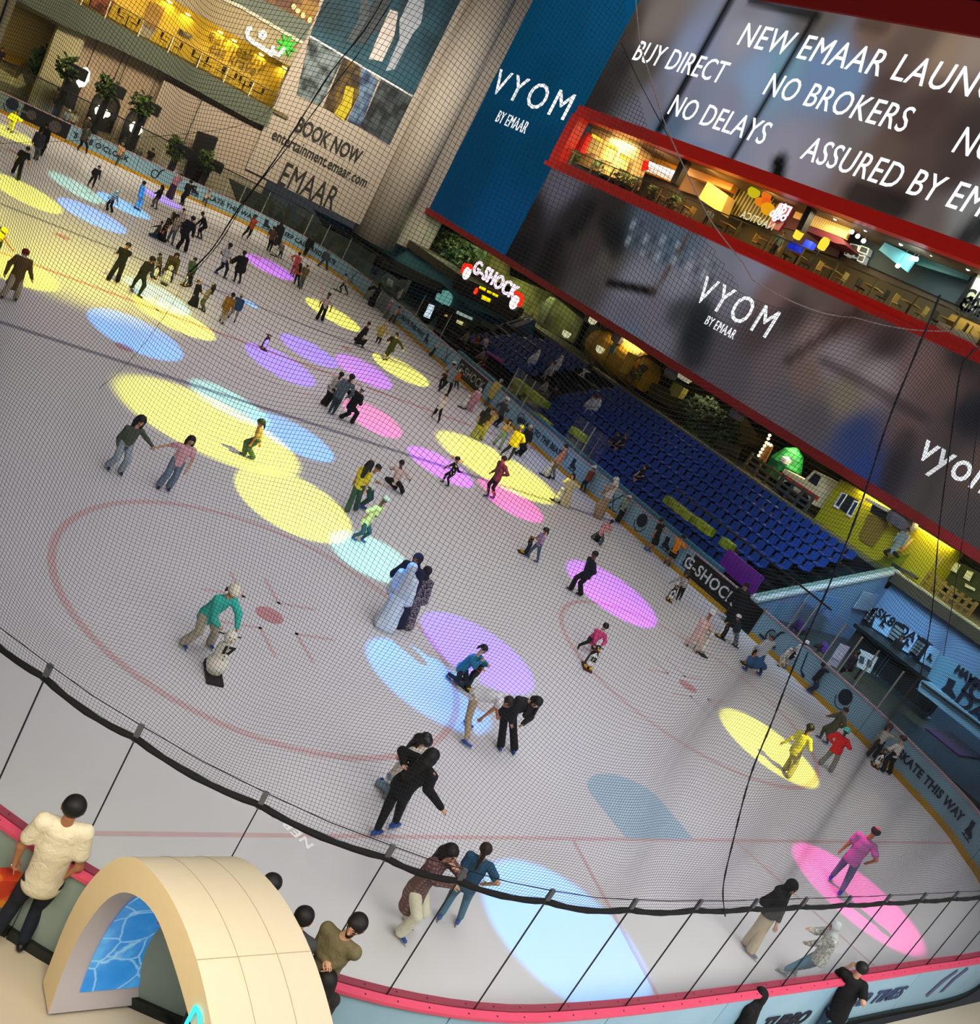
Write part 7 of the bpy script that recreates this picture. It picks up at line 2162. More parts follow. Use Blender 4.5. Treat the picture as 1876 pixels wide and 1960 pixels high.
# EMAAR wall with its banner
WY = 77.2
wx0 = ony(511, 243, WY).x - .2
q = MB(); q.box((wx0, WY, 3.3), (46.5, WY + .5, 32)); struct('wall_banner', q, mat('#9b9083', .8, var=.03))
q = MB(); q.box((xr - 9, WY + .2, -.1), (wx0 + 2, WY + .6, 6.3)); struct('wall_between', q, mat('#97897a', .8, 'plank', '#8a7c6d', -2.0, var=.04))
q = MB(); q.lathe([(1.9, 2.5), (1.9, 31)], (41.3, WY + .3, 0), 24); struct('column_2', q, mat('#a79d8e', .8, var=.03), True)
q = MB(); q.prism([ony(*p, 75.5) for p in [(440, 343), (500, 372), (600, 425), (690, 470), (720, 490), (700, 545), (640, 530), (560, 470), (470, 430)]], (0, .4, 0)); struct('wall_base', q, mat('#2a2f27', .7))
bn = root('banner', (32, WY - .05, 5), 'tall wall banner with BOOK NOW, web address and EMAAR lettering', 'banner')
q = MB(); q.prism([ony(*p, WY - .02) for p in [(593, 69), (621, -2), (632, -30), (895, -30), (881, 0), (790, 184)]], (0, -.04, 0)); q.build('picture', mat('#0f2a33', .7, 'leaf', '#1f4450', .25), bn)
for i, (s_, c1_) in enumerate((('520,270 420,710 600,790 770,430', '#23292b'), ('775,430 620,800 790,900 880,720 900,490', '#2a1f10'), ('905,490 880,730 800,905 900,950 1030,600', '#22304a'), ('1055,590 900,950 1115,1085 1290,720', '#16191b'))):
    q = MB(); q.prism([ony(*p, WY - .02) for p in cB(s_)], (0, -.05, 0)); q.build('picture', mat(c1_, .7, 'leaf', ['#6a7678', '#5f4a18', '#5a7088', '#3c4444'][i], .9), bn)
q = MB(); q.tube([ony(*p, WY - .1) for p in cB('520,270 1290,720')], .07, 4); q.build('divider', WHT, bn)
# plain figures printed on the big picture and the yellow one below
for s_, cc in (('1270,-20 1380,0 1350,180 1290,250 1150,520 1085,530 1190,290 1190,150', '#8f959c'), ('1120,70 1180,90 1150,270 1060,460 1010,450 960,440 1060,200', '#b0a8a2'), ('1010,-20 1120,-10 1060,200 960,280 930,330 860,330 960,120', '#2f3437'), ('900,-20 980,-20 960,120 850,320 790,310 880,150', '#3a4246'), ('790,640 850,660 830,800 770,905 700,850 760,760', '#a8981a')):
    q = MB(); q.prism([ony(*p, WY - .08) for p in cB(s_)], (0, -.03, 0)); q.build('figure', mat(cc, .7, var=.25, scale=1.0), bn)
TX = mat('#26241f', .7)
far_text('lettering', 'BOOK NOW', (567, 240), (690, 302), 1.65, TX, WY - .06, bn, .035)
far_text('lettering', 'entertainment.emaar.com', (522, 258), (703, 350), 1.25, TX, WY - .06, bn, .012)
far_text('lettering', 'EMAAR', (537, 335), (643, 382), 2.7, TX, WY - .06, bn, 0)
# dark roof truss above the red edge at the top right
tr = root('roof_truss', (XW, 38, 30.2), 'dark steel roof truss above the red screen edge', 'truss')
q = MB(); q.box((XW - .1, 9, 30.3), (XW + .5, 50, 33.5)); q.build('backing', BLK, tr)
q = MB()
for i in range(16):
    y = 28 + i * 1.1
    q.tube([(XW - .3, y, 30.4), (XW - .3, y + .55, 32.2)], .08, 6); q.tube([(XW - .3, y + .55, 32.2), (XW - .3, y + 1.1, 30.4)], .08, 6)
q.build('bracing', mat('#2c302c', .5, metal=.4), tr)

# ------------------------------------------------------------------ the cream arch by the rink entrance
cN = lambda s: cr_((0, 1480), 3.908, s)
AX0, AX1 = 4.45, 5.62
outer = [(p.y, max(p.z, 0)) for p in (onx(*p, AX0) for p in cN('320,1562 480,1140 600,900 745,720 870,632 960,615 1050,640 1200,800 1310,980 1400,1180'))] + [(5.58, 2.88)]
inner = [(p.y, max(p.z, 0)) for p in (onx(*p, AX0) for p in cN('360,1802 480,1450 600,1200 750,985 850,905 940,880 1050,930 1150,1030 1215,1170'))] + [(5.58, 2.53)]
mir = lambda L_: L_ + [(2 * 5.58 - y, z) for y, z in L_[-2::-1]]
O_, I_ = mir(outer), mir(inner)


def dense(L_, n=60):
    L_ = np.array(L_); s = np.concatenate([[0], np.cumsum(np.hypot(*np.diff(L_, axis=0).T))]); t = np.linspace(0, s[-1], n)
    a, b = np.interp(t, s, L_[:, 0]), np.interp(t, s, L_[:, 1])
    for _ in range(2):
        a[1:-1] = (a[:-2] + 2 * a[1:-1] + a[2:]) / 4; b[1:-1] = (b[:-2] + 2 * b[1:-1] + b[2:]) / 4
    return list(zip(a, b))


O_, I_ = dense(O_), dense(I_)
ar = root('entrance_arch', (5.0, 5.58, 0), 'cream parabolic entrance arch with blue ice picture inside', 'arch')


def skin(L_, x0, x1, rev=False):
    vs = [(x0, y, z) for y, z in L_] + [(x1, y, z) for y, z in L_]; n = len(L_)
    fs = [(i, i + 1, n + i + 1, n + i) for i in range(n - 1)]
    return vs, [f[::-1] for f in fs] if rev else fs


n = len(O_)
fv = [(AX0, y, z) for y, z in O_] + [(AX0, y, z) for y, z in I_]
link_mesh('front_face', fv, [(i, n + i, n + i + 1, i + 1) for i in range(n - 1)], mat('#e8d2a6', .5, var=.03), ar, smooth=False)
bvv = [(AX1, y, z) for y, z in O_] + [(AX1, y, z) for y, z in I_]
link_mesh('back_face', bvv, [(i, i + 1, n + i + 1, n + i) for i in range(n - 1)], mat('#c9bea6', .5), ar)
link_mesh('outer_shell', *skin(O_, AX0, AX1), mat('#cdc2ab', .5, var=.03), ar, smooth=True)
link_mesh('inner_lining', *skin(I_, AX0, AX1, True), mat('#d3ccd0', .45, var=.03), ar, smooth=True)
sm = MB()
for xx in (AX0 + .40, AX0 + .80):
    sm.tube([(xx, y, z + .002) for y, z in O_[3:-3]], .004, 4)
for k in (14, 30, 45):
    sm.tube([(AX0, O_[k][0], O_[k][1] + .003), (AX1, O_[k][0], O_[k][1] + .003)], .004, 4)
sm.build('panel_seam', mat('#a89c86', .6), ar)
# the picture of cracked blue ice on the lining
m = bpy.data.materials.new('cracked_ice_print'); m.use_nodes = True
nt = m.node_tree; N, L = nt.nodes, nt.links
tc = N.new('ShaderNodeTexCoord'); nz = N.new('ShaderNodeTexNoise'); nz.inputs['Scale'].default_value = 3.0; nz.inputs['Detail'].default_value = 6
vo = N.new('ShaderNodeTexVoronoi'); vo.feature = 'DISTANCE_TO_EDGE'; vo.inputs['Scale'].default_value = 3.2
ds = N.new('ShaderNodeMix'); ds.data_type = 'VECTOR'; ds.inputs[0].default_value = .12
L.new(tc.outputs['Object'], nz.inputs['Vector']); L.new(tc.outputs['Object'], ds.inputs[4]); L.new(nz.outputs['Color'], ds.inputs[5]); L.new(ds.outputs[1], vo.inputs['Vector'])
r1 = N.new('ShaderNodeValToRGB'); e = r1.color_ramp.elements
e[0].position = .0; e[0].color = lin('#9fd4f2') + (1,); e[1].position = .045; e[1].color = lin('#2f8fdc') + (1,)
L.new(vo.outputs['Distance'], r1.inputs['Fac'])
r2 = N.new('ShaderNodeValToRGB'); e = r2.color_ramp.elements; e[0].position = .35; e[0].color = lin('#0d57b0') + (1,); e[1].position = .65; e[1].color = lin('#4fa8e8') + (1,)
L.new(nz.outputs['Fac'], r2.inputs['Fac'])
mx = N.new('ShaderNodeMix'); mx.data_type = 'RGBA'; mx.blend_type = 'LIGHTEN'; mx.inputs[0].default_value = .8
L.new(r2.outputs['Color'], mx.inputs[6]); L.new(r1.outputs['Color'], mx.inputs[7])
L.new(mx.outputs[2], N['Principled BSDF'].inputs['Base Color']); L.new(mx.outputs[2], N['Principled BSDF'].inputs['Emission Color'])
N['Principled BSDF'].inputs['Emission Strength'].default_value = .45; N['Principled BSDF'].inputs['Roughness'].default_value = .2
sl = [(y - .015, z - .012) for y, z in I_ if z > .22 and y > 5.62]
link_mesh('ice_picture', *skin(sl, AX0 + .26, AX1 - .24, True), m, ar)
ne = MB(); ne.tube([onx(*p, AX0 - .03) for p in cN('1390,1880 1462,1745 1490,1800 1495,1880')], .018, 6); ne.build('neon_line', glow('#36d8ff', 2.0), ar)
q = MB(); q.box((5.4, 4.6, -.02), (6.6, 7.0, -.005)); struct('floor_entry', q, mat('#8d8d8c', .3, 'brick', '#1a1a1a', 1.4))
area_light('arch_light', (3.0, 5.2, 6.5), (2, 2), 160, (1, .86, .62), target=(4.8, 6.2, 1.2))

# glowing word on the near ice, its light put in as white lettering
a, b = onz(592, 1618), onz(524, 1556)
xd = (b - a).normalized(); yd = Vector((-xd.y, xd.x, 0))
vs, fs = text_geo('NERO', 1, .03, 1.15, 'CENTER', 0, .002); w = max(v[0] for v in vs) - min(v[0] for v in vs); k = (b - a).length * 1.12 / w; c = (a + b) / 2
o = link_mesh('floor_light_lettering', [c + xd * v[0] * k + yd * v[1] * k * .8 + Vector((0, 0, .008 + v[2])) for v in vs], fs, mat('#ffffff', .4, var=0), None, (0, 0, 0)); o['kind'] = 'structure'
# ------------------------------------------------------------------ the skaters, big ones first
P_ = person


def out_at(x, y, off=.55):
    r = ray(x, y)
    i = int(np.argmin(np.abs(azm - r[0] / r[1])))
    return (float(cx_[i] + nx_[i] * off), float(cyy_[i] + ny_[i] * off), 0.0)


BK = '#121214'
HB = '#120d0a'
# -- below and along the net rope
P_('O', 'person in brown plaid coat leaning forward as she skates under the net rope', '1180,1225 1240,1105', '1575,600', 60, h=1.62, ld=.1, hp='1330,850', nk='1500,655', wl='1590,840', wr='1600,700', top='coat:#5b3b3d:plaid:#8c6a68', bot='wide:#d8d3bd', hair='long:' + HB, skin='l')
P_('O', 'person in blue shirt with a long braid skating beside the brown plaid coat', '1478,1095 1612,1130', '1832,575', 190, h=1.5, hp='1690,850', nk='1800,650', wl='1640,800', wr='1840,830', top='tee:#28506e', bot='pants:#3f6d84', hair='braid:#2a1a14', skin='l')
P_('S', 'person in pink lit shirt and grey jeans skating away over the pink light', '745,800 812,915', '1092,440', 180, h=1.75, ld=-.05, hp='925,640', nk='1030,500', wl='838,575', wr='1040,672', top='tee:#b56aa8', bot='pants:#5a6a86', hair='bald:#1c1413', skin='m', shoes='skate:#1f3fae')
P_('S', 'reflected person, built solid, in black hoodie and beige trousers behind the rope looking sideways', '112,1290 142,1350', '465,850', 75, h=1.62, hp='330,1010', nk='400,890', wl='300,1000', wr='350,1140', top='hoodie:' + BK, bot='wide:#b9a88f', cover='hijab:#0d0d0f', hair='none', skin='l', shoes='skate:#7d7a90')  # reflection in the near glass, built here as a solid figure
P_('S', 'reflected person, built solid, in white headscarf and flowered white top kneeling low behind the near glass', '400,1505 470,1500', '790,1150', -60, h=1.5, hp='690,1370', nk='770,1215', wl='605,1170', wr='590,1275', top='jacket:#9a958d:leaf:#d9d8d2', bot='pants:#4b7f96', cover='hijab:#c9ced0', hair='none', skin='l', shoes='skate:#8d959b', extra='low')  # stands for a glass reflection, made as a solid body on the ice
P_('U', 'person in khaki trousers and white shirt bent double beside the blue light', '925,960 940,815', '1258,640', 90, h=1.68, ld=.12, hp='1020,580', nk='1215,610', wl='1030,790', el='1180,670', wr='1180,740', kl='965,760', top='tee:#d8d6da', bot='pants:#a9977c', hair='short:#1a1410', skin='m', grip='')
P_('U', 'person in black jacket and wide black trousers bowing with long hair falling', '1190,985 1290,1010', '1475,645', 25, h=1.6, ld=.35, hp='1265,700', nk='1400,640', wl='1290,795', wr='1370,805', wld=.35, wrd=.35, top='jacket:#1b1c20', bot='wide:#0d0d10', hair='fall:#120e0d', skin='l', look=.6)
P_('U', 'person in white top, black helmet and light jeans bent over behind the black dress woman', '285,1275 352,1380', '635,930', 70, h=1.5, ld=.15, hp='415,1190', nk='580,985', wl='470,1080', wr='560,1150', top='tee:#cfc7bb', bot='wide:#7d92a3', cover='helmet:#191a1e', hair='long:#17110f', skin='l', shoes='skate:#1f4c9e', look=.6)
P_('U', 'person in black with long black hair and striped trousers stretching one arm out', '250,1645 385,1590', '690,1050', 150, h=1.72, hp='480,1260', nk='640,1120', wr='765,1435', er='660,1290', wl='480,1105', top='jacket:#0c0c0e', bot='pants:#0c0c0f', hair='long:#0b0908', skin='l')
P_('K', 'person in white prayer robe with pale scarf seen from behind', '1030,1098 1105,1105', '1285,660', 160, h=1.5, top='abaya:#c9d4e0', cover='veil:#b4bccb', hair='none', bot='hidden:#000', skin='l')
P_('K', 'person in navy headscarf reaching an arm around the white robe', '1110,1070 1170,1065', '1325,590', -15, h=1.6, wl='1150,700', el='1210,660', top='abaya:#15173a', cover='hijab:#12142f', hair='none', bot='hidden:#000', skin='m')
P_('K', 'person in black flowered long dress with a pink band', '1175,1075 1240,1095', '1398,680', 170, h=1.45, top='abaya:#141319:leaf:#8f8290', cover='hijab:#1d1a22', hair='none', bot='hidden:#000', skin='m')
P_('K', 'child in white helmet and pale yellow jacket gliding through the mint light', '838,440 905,455', '1085,140', 60, h=1.35, hp='945,300', nk='1040,200', wl='985,250', wr='1015,265', top='jacket:#d9d28f', bot='pants:#254a57', cover='helmet:#cfe0d6', hair='short:' + HB, skin='d', extra='low')
P_('U', 'child in teal jacket with ponytail pushing a penguin between blue and violet light', '800,465 850,495', '1080,245', 60, h=1.3, ld=.1, hp='925,375', nk='1020,300', wl='1060,330', wr='1115,365', top='jacket:#1c6a85', bot='pants:#101521', hair='pony:#0d0a0a', skin='l', grip='lr')
aid('p', 'U', '955,545', '1065,365', 75, 'dark penguin skating aid seen from behind by the teal jacket child')
P_('J', 'person in turquoise jacket and white helmet leaning onto snowman 17', '1362,1235 1560,1235', '1745,835', 40, h=1.55, ld=.25, hp='1560,985', nk='1690,885', wl='1635,1090', wr='1775,1100', el='1600,1030', er='1785,990', top='jacket:#37b5a8', bot='wide:#a89f8d', cover='helmet:#e0dcc8', hair='pony:#241510', skin='l', grip='lr')
aid('s', 'J', '1590,1440', '1720,1095', 20, 'white snowman skating aid numbered 17 under the turquoise jacket', '17')
P_('E', 'person in olive shirt and pale jeans with big curly hair holding hands', '800,1705 895,1745', '1055,1355', 25, h=1.55, hp='945,1520', nk='1010,1410', wl='880,1550', wr='1145,1545', er='1095,1480', el='890,1480', top='shirt:#4a5244', bot='wide:#98a2ae', hair='curly:#15100e', skin='l', shoes='skate:#17265c')
P_('E', 'person in pink blouse and wide blue jeans holding hands with the curly haired one', '1180,1850 1255,1865', '1430,1500', 15, h=1.6, hp='1335,1650', nk='1400,1545', wl='1160,1550', el='1280,1530', wr='1395,1725', er='1440,1640', top='tee:#d7a3ac', bot='wide:#6d7d91', hair='long:#0e0b0a', skin='l', shoes='skate:#17265c')
P_('F', 'child in dark helmet and green wide trousers walking at the blue and yellow light edge', '22,1612 85,1640', '155,1368', -80, h=1.42, hp='130,1490', wl='145,1525', top='tee:#b0915a', bot='wide:#3f5a47', cover='helmet:#23312a', hair='pony:#1a1210', skin='m', shoes='skate:#2a3b46', extra='low')
# -- middle of the ice
P_('e', 'person in white shirt and black wide trousers touching the plaid shirt man', '95,840 140,865', '335,485', 150, h=1.55, hp='205,670', nk='300,545', wr='265,630', top='shirt:#bdb4ae', bot='wide:#16110f', hair='short:#0d0a09', skin='x', shoes='skate:#111')
P_('e', 'person in blue plaid shirt and torn jeans with a pale jacket at the waist', '180,945 225,965', '458,515', 175, h=1.6, hp='310,715', nk='420,580', wl='360,660', wr='410,750', top='shirt:#44525c:plaid:#74828c', bot='pants:#2c444c', hair='short:#0d0a09', skin='x', shoes='skate:#20313a')
P_('e', 'person in black bent forward under a white helmet in the pink light', '320,1010 450,1070', '592,660', 140, h=1.6, ld=.1, hp='455,860', nk='545,715', wl='430,750', wr='560,830', top='jacket:#0d0d0f', bot='wide:#0d0d0f', cover='helmet:#d6d6d6', hair='short:#111', skin='m', shoes='skate:#17171c')
P_('e', 'child in white shirt with folded arms alone on the ice', '1412,997 1485,1062', '1588,740', 10, h=1.4, hp='1510,885', nk='1560,790', wl='1565,840', wr='1500,815', el='1500,840', er='1590,830', top='shirt:#d9d3cb', bot='pants:#0f0f12', hair='short:#130d0b', skin='l', shoes='skate:#111')
P_('e', 'child in black dotted suit and helmet on the magenta light', '1540,1775 1600,1825', '1722,1497', -60, h=1.22, hp='1650,1680', nk='1705,1560', wl='1575,1597', wr='1768,1650', top='shirt:#120d12:dots:#d7cfae', bot='pants:#120d12:dots:#d7cfae', cover='helmet:#0d0d10', hair='short:#111', skin='m', shoes='skate:#1c2f5a')
P_('K', 'person in white shirt bending with hands together beside the long haired woman', '890,205 910,205', '1030,-95', 75, h=1.6, hp='965,60', nk='990,-50', wl='940,70', wr='1040,20', top='tee:#dad8d4', bot='pants:#27464a', hair='short:#120d0b', skin='m')
P_('K', 'person with very long dark hair in yellow top and wide green trousers', '790,235 855,225', '975,-120', 150, h=1.58, ld=.05, hp='895,30', nk='940,-70', top='tee:#d7c53a', bot='wide:#34544a', hair='long:#0d0b0a', skin='l', shoes='skate:#223', extra='low')
P_('e', 'person in pale shirt and red hood crouching with arms out', '965,1860 1050,1905', '1055,1545', 20, h=1.5, hp='985,1760', nk='1045,1620', wl='925,1612', wr='1155,1740', kl='880,1730', top='shirt:#d4b9b2', bot='wide:#0d0d10', hair='short:#0d0a09', skin='d', shoes='skate:#1d3b8a', extra='low')
P_('g', 'person in brown shirt and black trousers sliding with one arm back', '940,825 1015,845', '1152,370', -45, h=1.62, hp='1060,625', nk='1140,430', wl='1005,525', el='1070,490', wr='1130,560', top='shirt:#5a4434', bot='slim:#0e0e12', hair='short:#140e0b', skin='m', shoes='skate:#1c3f80')
P_('g', 'child in lilac top and jeans pushing a penguin away', '1430,1550 1535,1600', '1655,1225', -70, h=1.35, hp='1585,1375', nk='1625,1280', wl='1510,1310', wr='1535,1315', top='tee:#a888b8', bot='pants:#3f5a70', hair='pony:#0d0a0a', cover='helmet:#111113', skin='m', grip='lr', shoes='skate:#1d3570')
aid('p', 'g', '1385,1500', '1500,1290', -70, 'penguin skating aid pushed by the child in lilac top')
P_('h', 'person in navy staff jacket and black trousers walking past the magenta light', '440,1815 555,1880', '742,1385', -60, h=1.7, hp='640,1635', nk='710,1460', wr='690,1630', el='640,1560', wl='670,1640', top='jacket:#15182a', bot='wide:#0c0c12', hair='short:#0d0a09', skin='d', shoes='skate:#15151a')
P_('L', 'child in pink jacket and black helmet pushing penguin 12', '725,1255 830,1240', '932,1095', 10, h=1.25, ld=.1, hp='840,1185', nk='900,1135', wl='850,1230', wr='905,1235', top='jacket:#d0447e', bot='pants:#121216', cover='helmet:#131316', hair='short:#111', skin='l', shoes='skate:#111', grip='lr')
aid('p', 'L', '790,1400', '880,1215', 20, 'penguin skating aid numbered 12 in front of the pink jacket child', '12')
P_('L', 'child in white blouse and black dungarees with penguin 5', '1460,890 1485,890', '1545,700', 15, h=1.32, ld=.1, nk='1525,735', wl='1425,760', wr='1500,775', top='jacket:#d7d2cc:leaf:#55504e', bot='pants:#101114', cover='helmet:#30201e', hair='long:#1f1411', skin='m', shoes='skate:#122')
aid('p', 'L', '1405,895', '1475,775', 10, 'penguin skating aid numbered 5 by the dungarees child', '5')
P_('L', 'child in pale pink striped suit and white helmet walking a snowman', '1535,1230 1605,1280', '1728,995', 30, h=1.35, nk='1690,1050', wl='1700,1110', wr='1715,1115', top='coat:#d5b3ab', bot='wide:#d8bdb3', cover='helmet:#d9d9d4', hair='pony:#17100e', skin='m', shoes='skate:#2a2a30')
aid('s', 'L', '1640,1285', '1700,1110', 40, 'white snowman skating aid beside the pale pink striped suit')
P_('T', 'person in yellow lit top with dark helmet and backpack on the yellow light', '408,1272 432,1325', '600,957', 165, h=1.55, hp='500,1120', nk='570,1010', wl='395,1065', el='470,1030', wr='600,1060', top='shirt:#d8cf52', bot='wide:#a3966f', cover='helmet:#171a12', hair='pony:#111', skin='m', shoes='skate:#33352a', extra='low')
P_('T', 'child in red jacket and turquoise helmet skating away', '675,1225 750,1280', '875,978', 175, h=1.42, hp='800,1120', nk='850,1020', wl='770,1060', wr='880,1080', top='jacket:#c0161c', bot='wide:#7b7f7c', cover='helmet:#3fb5b0', hair='pony:#111', skin='m', shoes='skate:#7c7432')
P_('T', 'person in olive coat leaning along the right boards', '670,1030 720,1070', '868,822', -60, h=1.5, hp='775,950', nk='850,860', wl='738,862', wr='830,945', top='coat:#4c4b36', bot='pants:#4c4b36', hair='short:#120d0b', skin='m', shoes='skate:#1d3f8a')
P_('T', 'child in maroon helmet and braces holding up a hand by penguin 11', '1030,1160 1075,1175', '1200,945', 20, h=1.38, wr='1240,1000', nk='1180,990', top='shirt:#c9c3bb', bot='wide:#0f1013', cover='helmet:#4a1f28', hair='long:#1a1110', skin='l', shoes='skate:#122')
P_('T', 'child in white top and plum helmet holding penguin 11', '1140,1280 1190,1298', '1298,1035', -120, h=1.38, nk='1275,1085', wl='1180,1095', wr='1215,1130', top='shirt:#d3cbc3', bot='wide:#0f1013', cover='helmet:#4b1c3a', hair='bun:#1a1110', skin='l', shoes='skate:#122')
aid('p', 'T', '1085,1235', '1150,1090', 15, 'penguin skating aid numbered 11 between two maroon helmets', '11')
# -- along the right side boards
P_('T', 'person in white top and blue skirt with a striped hat by the right boards', '115,525 220,560', '320,262', -120, h=1.5, hp='230,420', nk='305,310', wl='200,350', top='jacket:#c3c9cf', bot='skirt:#2b5c8c', cover='beanie:#5d7388', hair='short:#111', skin='m', shoes='skate:#20508c')
aid('p', 'T', '125,480', '195,350', -60, 'dark penguin skating aid left of the blue skirt woman')
P_('T', 'child in black and white with hockey stick print behind and white helmet', '410,505 440,520', '575,320', -150, h=1.3, top='tee:#c3c7cc', bot='shorts:#15161c', cover='helmet:#d3d6d8', hair='short:#111', skin='l', shoes='skate:#214a94')
P_('T', 'person in cream hooded coat bending by the right boards', '360,490 400,505', '460,365', 60, h=1.25, hp='400,430', top='coat:#d2c9bb', bot='pants:#c9c0b0', cover='hood:#cfc4b4', hair='none', skin='m', shoes='skate:#15161c')
P_('T', 'person in dark navy leaning an arm on the right boards', '580,680 600,690', '702,482', 80, h=1.6, hp='650,580', nk='705,515', wr='810,550', top='jacket:#10131f', bot='pants:#1a2c52', hair='short:#0d0a09', skin='d', shoes='skate:#1c478f')
P_('M', 'child in white helmet and grey striped trousers by the side gate', '25,1235 45,1250', '68,1022', 100, h=1.3, top='jacket:#1f2b33', bot='pants:#5c6368:stripe:#8f969b', cover='helmet:#d6d2cf', hair='short:#111', skin='m', shoes='skate:#15181f')
aid('p', 'L', '1790,1175', '1850,1065', -80, 'dark penguin skating aid by the child in striped trousers')
P_('M', 'person in black standing at the side gate', '-10,1080 25,1090', '125,795', -160, h=1.65, top='abaya:#0d0d10', bot='hidden:#000', cover='beanie:#0d0d10', hair='none', skin='m')
P_('L', 'person in white tee with dark ponytail leaning on the black SHOCK board', '1555,690 1575,700', '1638,562', 150, h=1.5, nk='1610,590', wl='1515,603', wr='1695,630', top='tee:#d2b9bd', bot='pants:#2a4f7a', hair='pony:#0d0a0a', skin='l')
P_('h', 'child in orange shirt and black shorts gripping the boards', '1568,1500 1615,1530', '1803,1180', 170, h=1.42, hp='1680,1370', nk='1760,1220', wr='1868,1290', wl='1820,1270', top='tee:#d77f1e', bot='shorts:#0f1014', hair='short:#0e0a09', skin='m', shoes='skate:#1b2340')
P_('h', 'person in black shirt and long black shorts at the boards', '1335,1330 1380,1345', '1540,985', 60, h=1.6, hp='1470,1180', nk='1540,1030', wr='1575,1110', er='1545,1060', top='tee:#0d0e11', bot='shorts:#0d0e11', hair='short:#0d0a09', skin='m', shoes='skate:#1d4d94')
P_('h', 'child in white and red shirt with flared jeans skating away', '700,1190 795,1275', '945,993', 170, h=1.25, hp='815,1130', nk='910,1025', top='tee:#d4c2c2:leaf:#c43a48', bot='wide:#46545f', hair='pony:#0d0a0a', skin='l', shoes='skate:#3f4d58', ld=-.1)
aid('p', 'h', '760,1215', '830,1090', 170, 'black penguin skating aid behind the white and red shirt child')
P_('h', 'person in beige long dress and white headscarf carrying things by the boards', '750,935 790,945', '995,495', -100, h=1.62, nk='985,560', wl='870,560', wr='820,650', top='dress:#a58a6f', bot='hidden:#000', cover='veil:#d0ccc4', hair='none', skin='l')
P_('h', 'person in grey green shirt and pale cap in front of the crossed sticks', '990,990 1015,1000', '1155,705', 160, h=1.5, hp='1085,830', top='shirt:#7f8a80', bot='wide:#0e0f13', cover='helmet:#c6bdb8', hair='short:#111', skin='m', shoes='skate:#111')
P_('h', 'person in black in white backpack straps behind the boards', '960,620 990,620', '1005,435', 120, h=1.5, top='jacket:#cfd2d2', bot='pants:#0d0f14', hair='short:#0d0a09', skin='m', gz=0.0, shoes='shoe:#111')
P_('h', 'person in pale yellow robe with long dark hair pushing a snowman', '345,800 400,800', '480,445', -20, h=1.5, nk='470,500', wl='430,500', wr='500,560', top='abaya:#cfc39a', bot='hidden:#000', hair='long:#0c0909', skin='l', extra='low')
aid('s', 'h', '270,750', '350,565', -60, 'pale yellow lit snowman skating aid beside the long haired robe')
P_('h', 'child in rust jacket and white helmet at the boards', '565,620 605,645', '735,350', -130, h=1.35, nk='710,400', wl='630,490', top='jacket:#7a3d1c', bot='pants:#122634', cover='helmet:#cfd3d3', hair='short:#111', skin='m', shoes='skate:#1d2a3a')
P_('f', 'person in salmon shirt and khaki trousers pushing a snowman at the boards', '1565,1700 1610,1740', '1770,1345', -100, h=1.6, hp='1655,1585', nk='1755,1410', wl='1620,1515', el='1680,1470', wr='1690,1540', top='tee:#cf8a78', bot='pants:#7d7a66', hair='short:#160f0c', skin='l', shoes='skate:#1d1f4a')
aid('s', 'f', '1520,1700', '1600,1510', -70, 'snowman skating aid pushed by the salmon shirt person')
P_('f', 'person in bright yellow jacket and hood on the big yellow light', '990,1450 1080,1515', '1240,1120', 175, h=1.62, hp='1165,1310', nk='1220,1190', wl='1090,1305', wr='1230,1290', top='jacket:#cfb524', bot='pants:#0b0b0d', cover='beanie:#e0d038', hair='none', skin='m', shoes='skate:#101014', extra='low')
P_('f', 'person in black jacket and black trousers close behind the yellow hood', '1165,1440 1215,1455', '1355,1110', 150, h=1.55, hp='1260,1320', nk='1335,1160', wr='1340,1290', top='jacket:#0e1014', bot='wide:#0c0d10', hair='short:#b8a890', skin='m', shoes='skate:#232f55', extra='low')
P_('f', 'person in mint trousers and cream top with long hair by the BEAT board', '900,1320 970,1375', '1105,1050', 10, h=1.55, hp='1040,1180', nk='1085,1100', wl='1060,1140', wr='1110,1140', top='crop:#cfae62', bot='wide:#8fae8c', hair='long:#0e0b0a', skin='l', shoes='skate:#12140f')
P_('f', 'person in pale yellow trousers covering her face beside the dark grey jacket', '725,1240 755,1265', '912,915', 15, h=1.55, hp='830,1060', nk='895,960', wl='885,980', wr='905,985', top='tee:#b9953c', bot='wide:#cfc25f', hair='bun:#150f0d', skin='l', shoes='skate:#15151a', extra='low')
P_('f', 'person in lime trousers and dark top with long hair seen from behind', '640,1230 690,1260', '848,905', 170, h=1.58, hp='760,1060', top='tee:#2c2620', bot='wide:#a5a12f', hair='long:#0e0b0a', skin='l', shoes='skate:#15151a')
P_('f', 'person in dark grey jacket and white helmet bending along the BEAT board', '905,1090 930,1110', '1065,785', 120, h=1.6, hp='985,960', nk='1040,835', wl='940,880', wr='1090,900', top='jacket:#35373a', bot='pants:#0b0c0e', cover='helmet:#d2d2d0', hair='short:#111', skin='m', shoes='skate:#151a2a')
P_('f', 'person in pale yellow jacket and grey trousers leaning over the plain board', '795,850 850,870', '995,560', 165, h=1.7, hp='880,730', nk='960,600', top='jacket:#b9a455', bot='wide:#4f5a56', hair='short:#8b8f88', skin='l', shoes='skate:#151a2a', extra='low')
P_('f', 'child in pink hooded gown beside a white snowman', '580,895 625,925', '745,668', -30, h=1.3, top='abaya:#c58f97', bot='hidden:#000', cover='hijab:#d9d0cb', hair='none', skin='m')
aid('s', 'f', '530,880', '620,710', -30, 'white snowman skating aid left of the pink hooded gown')
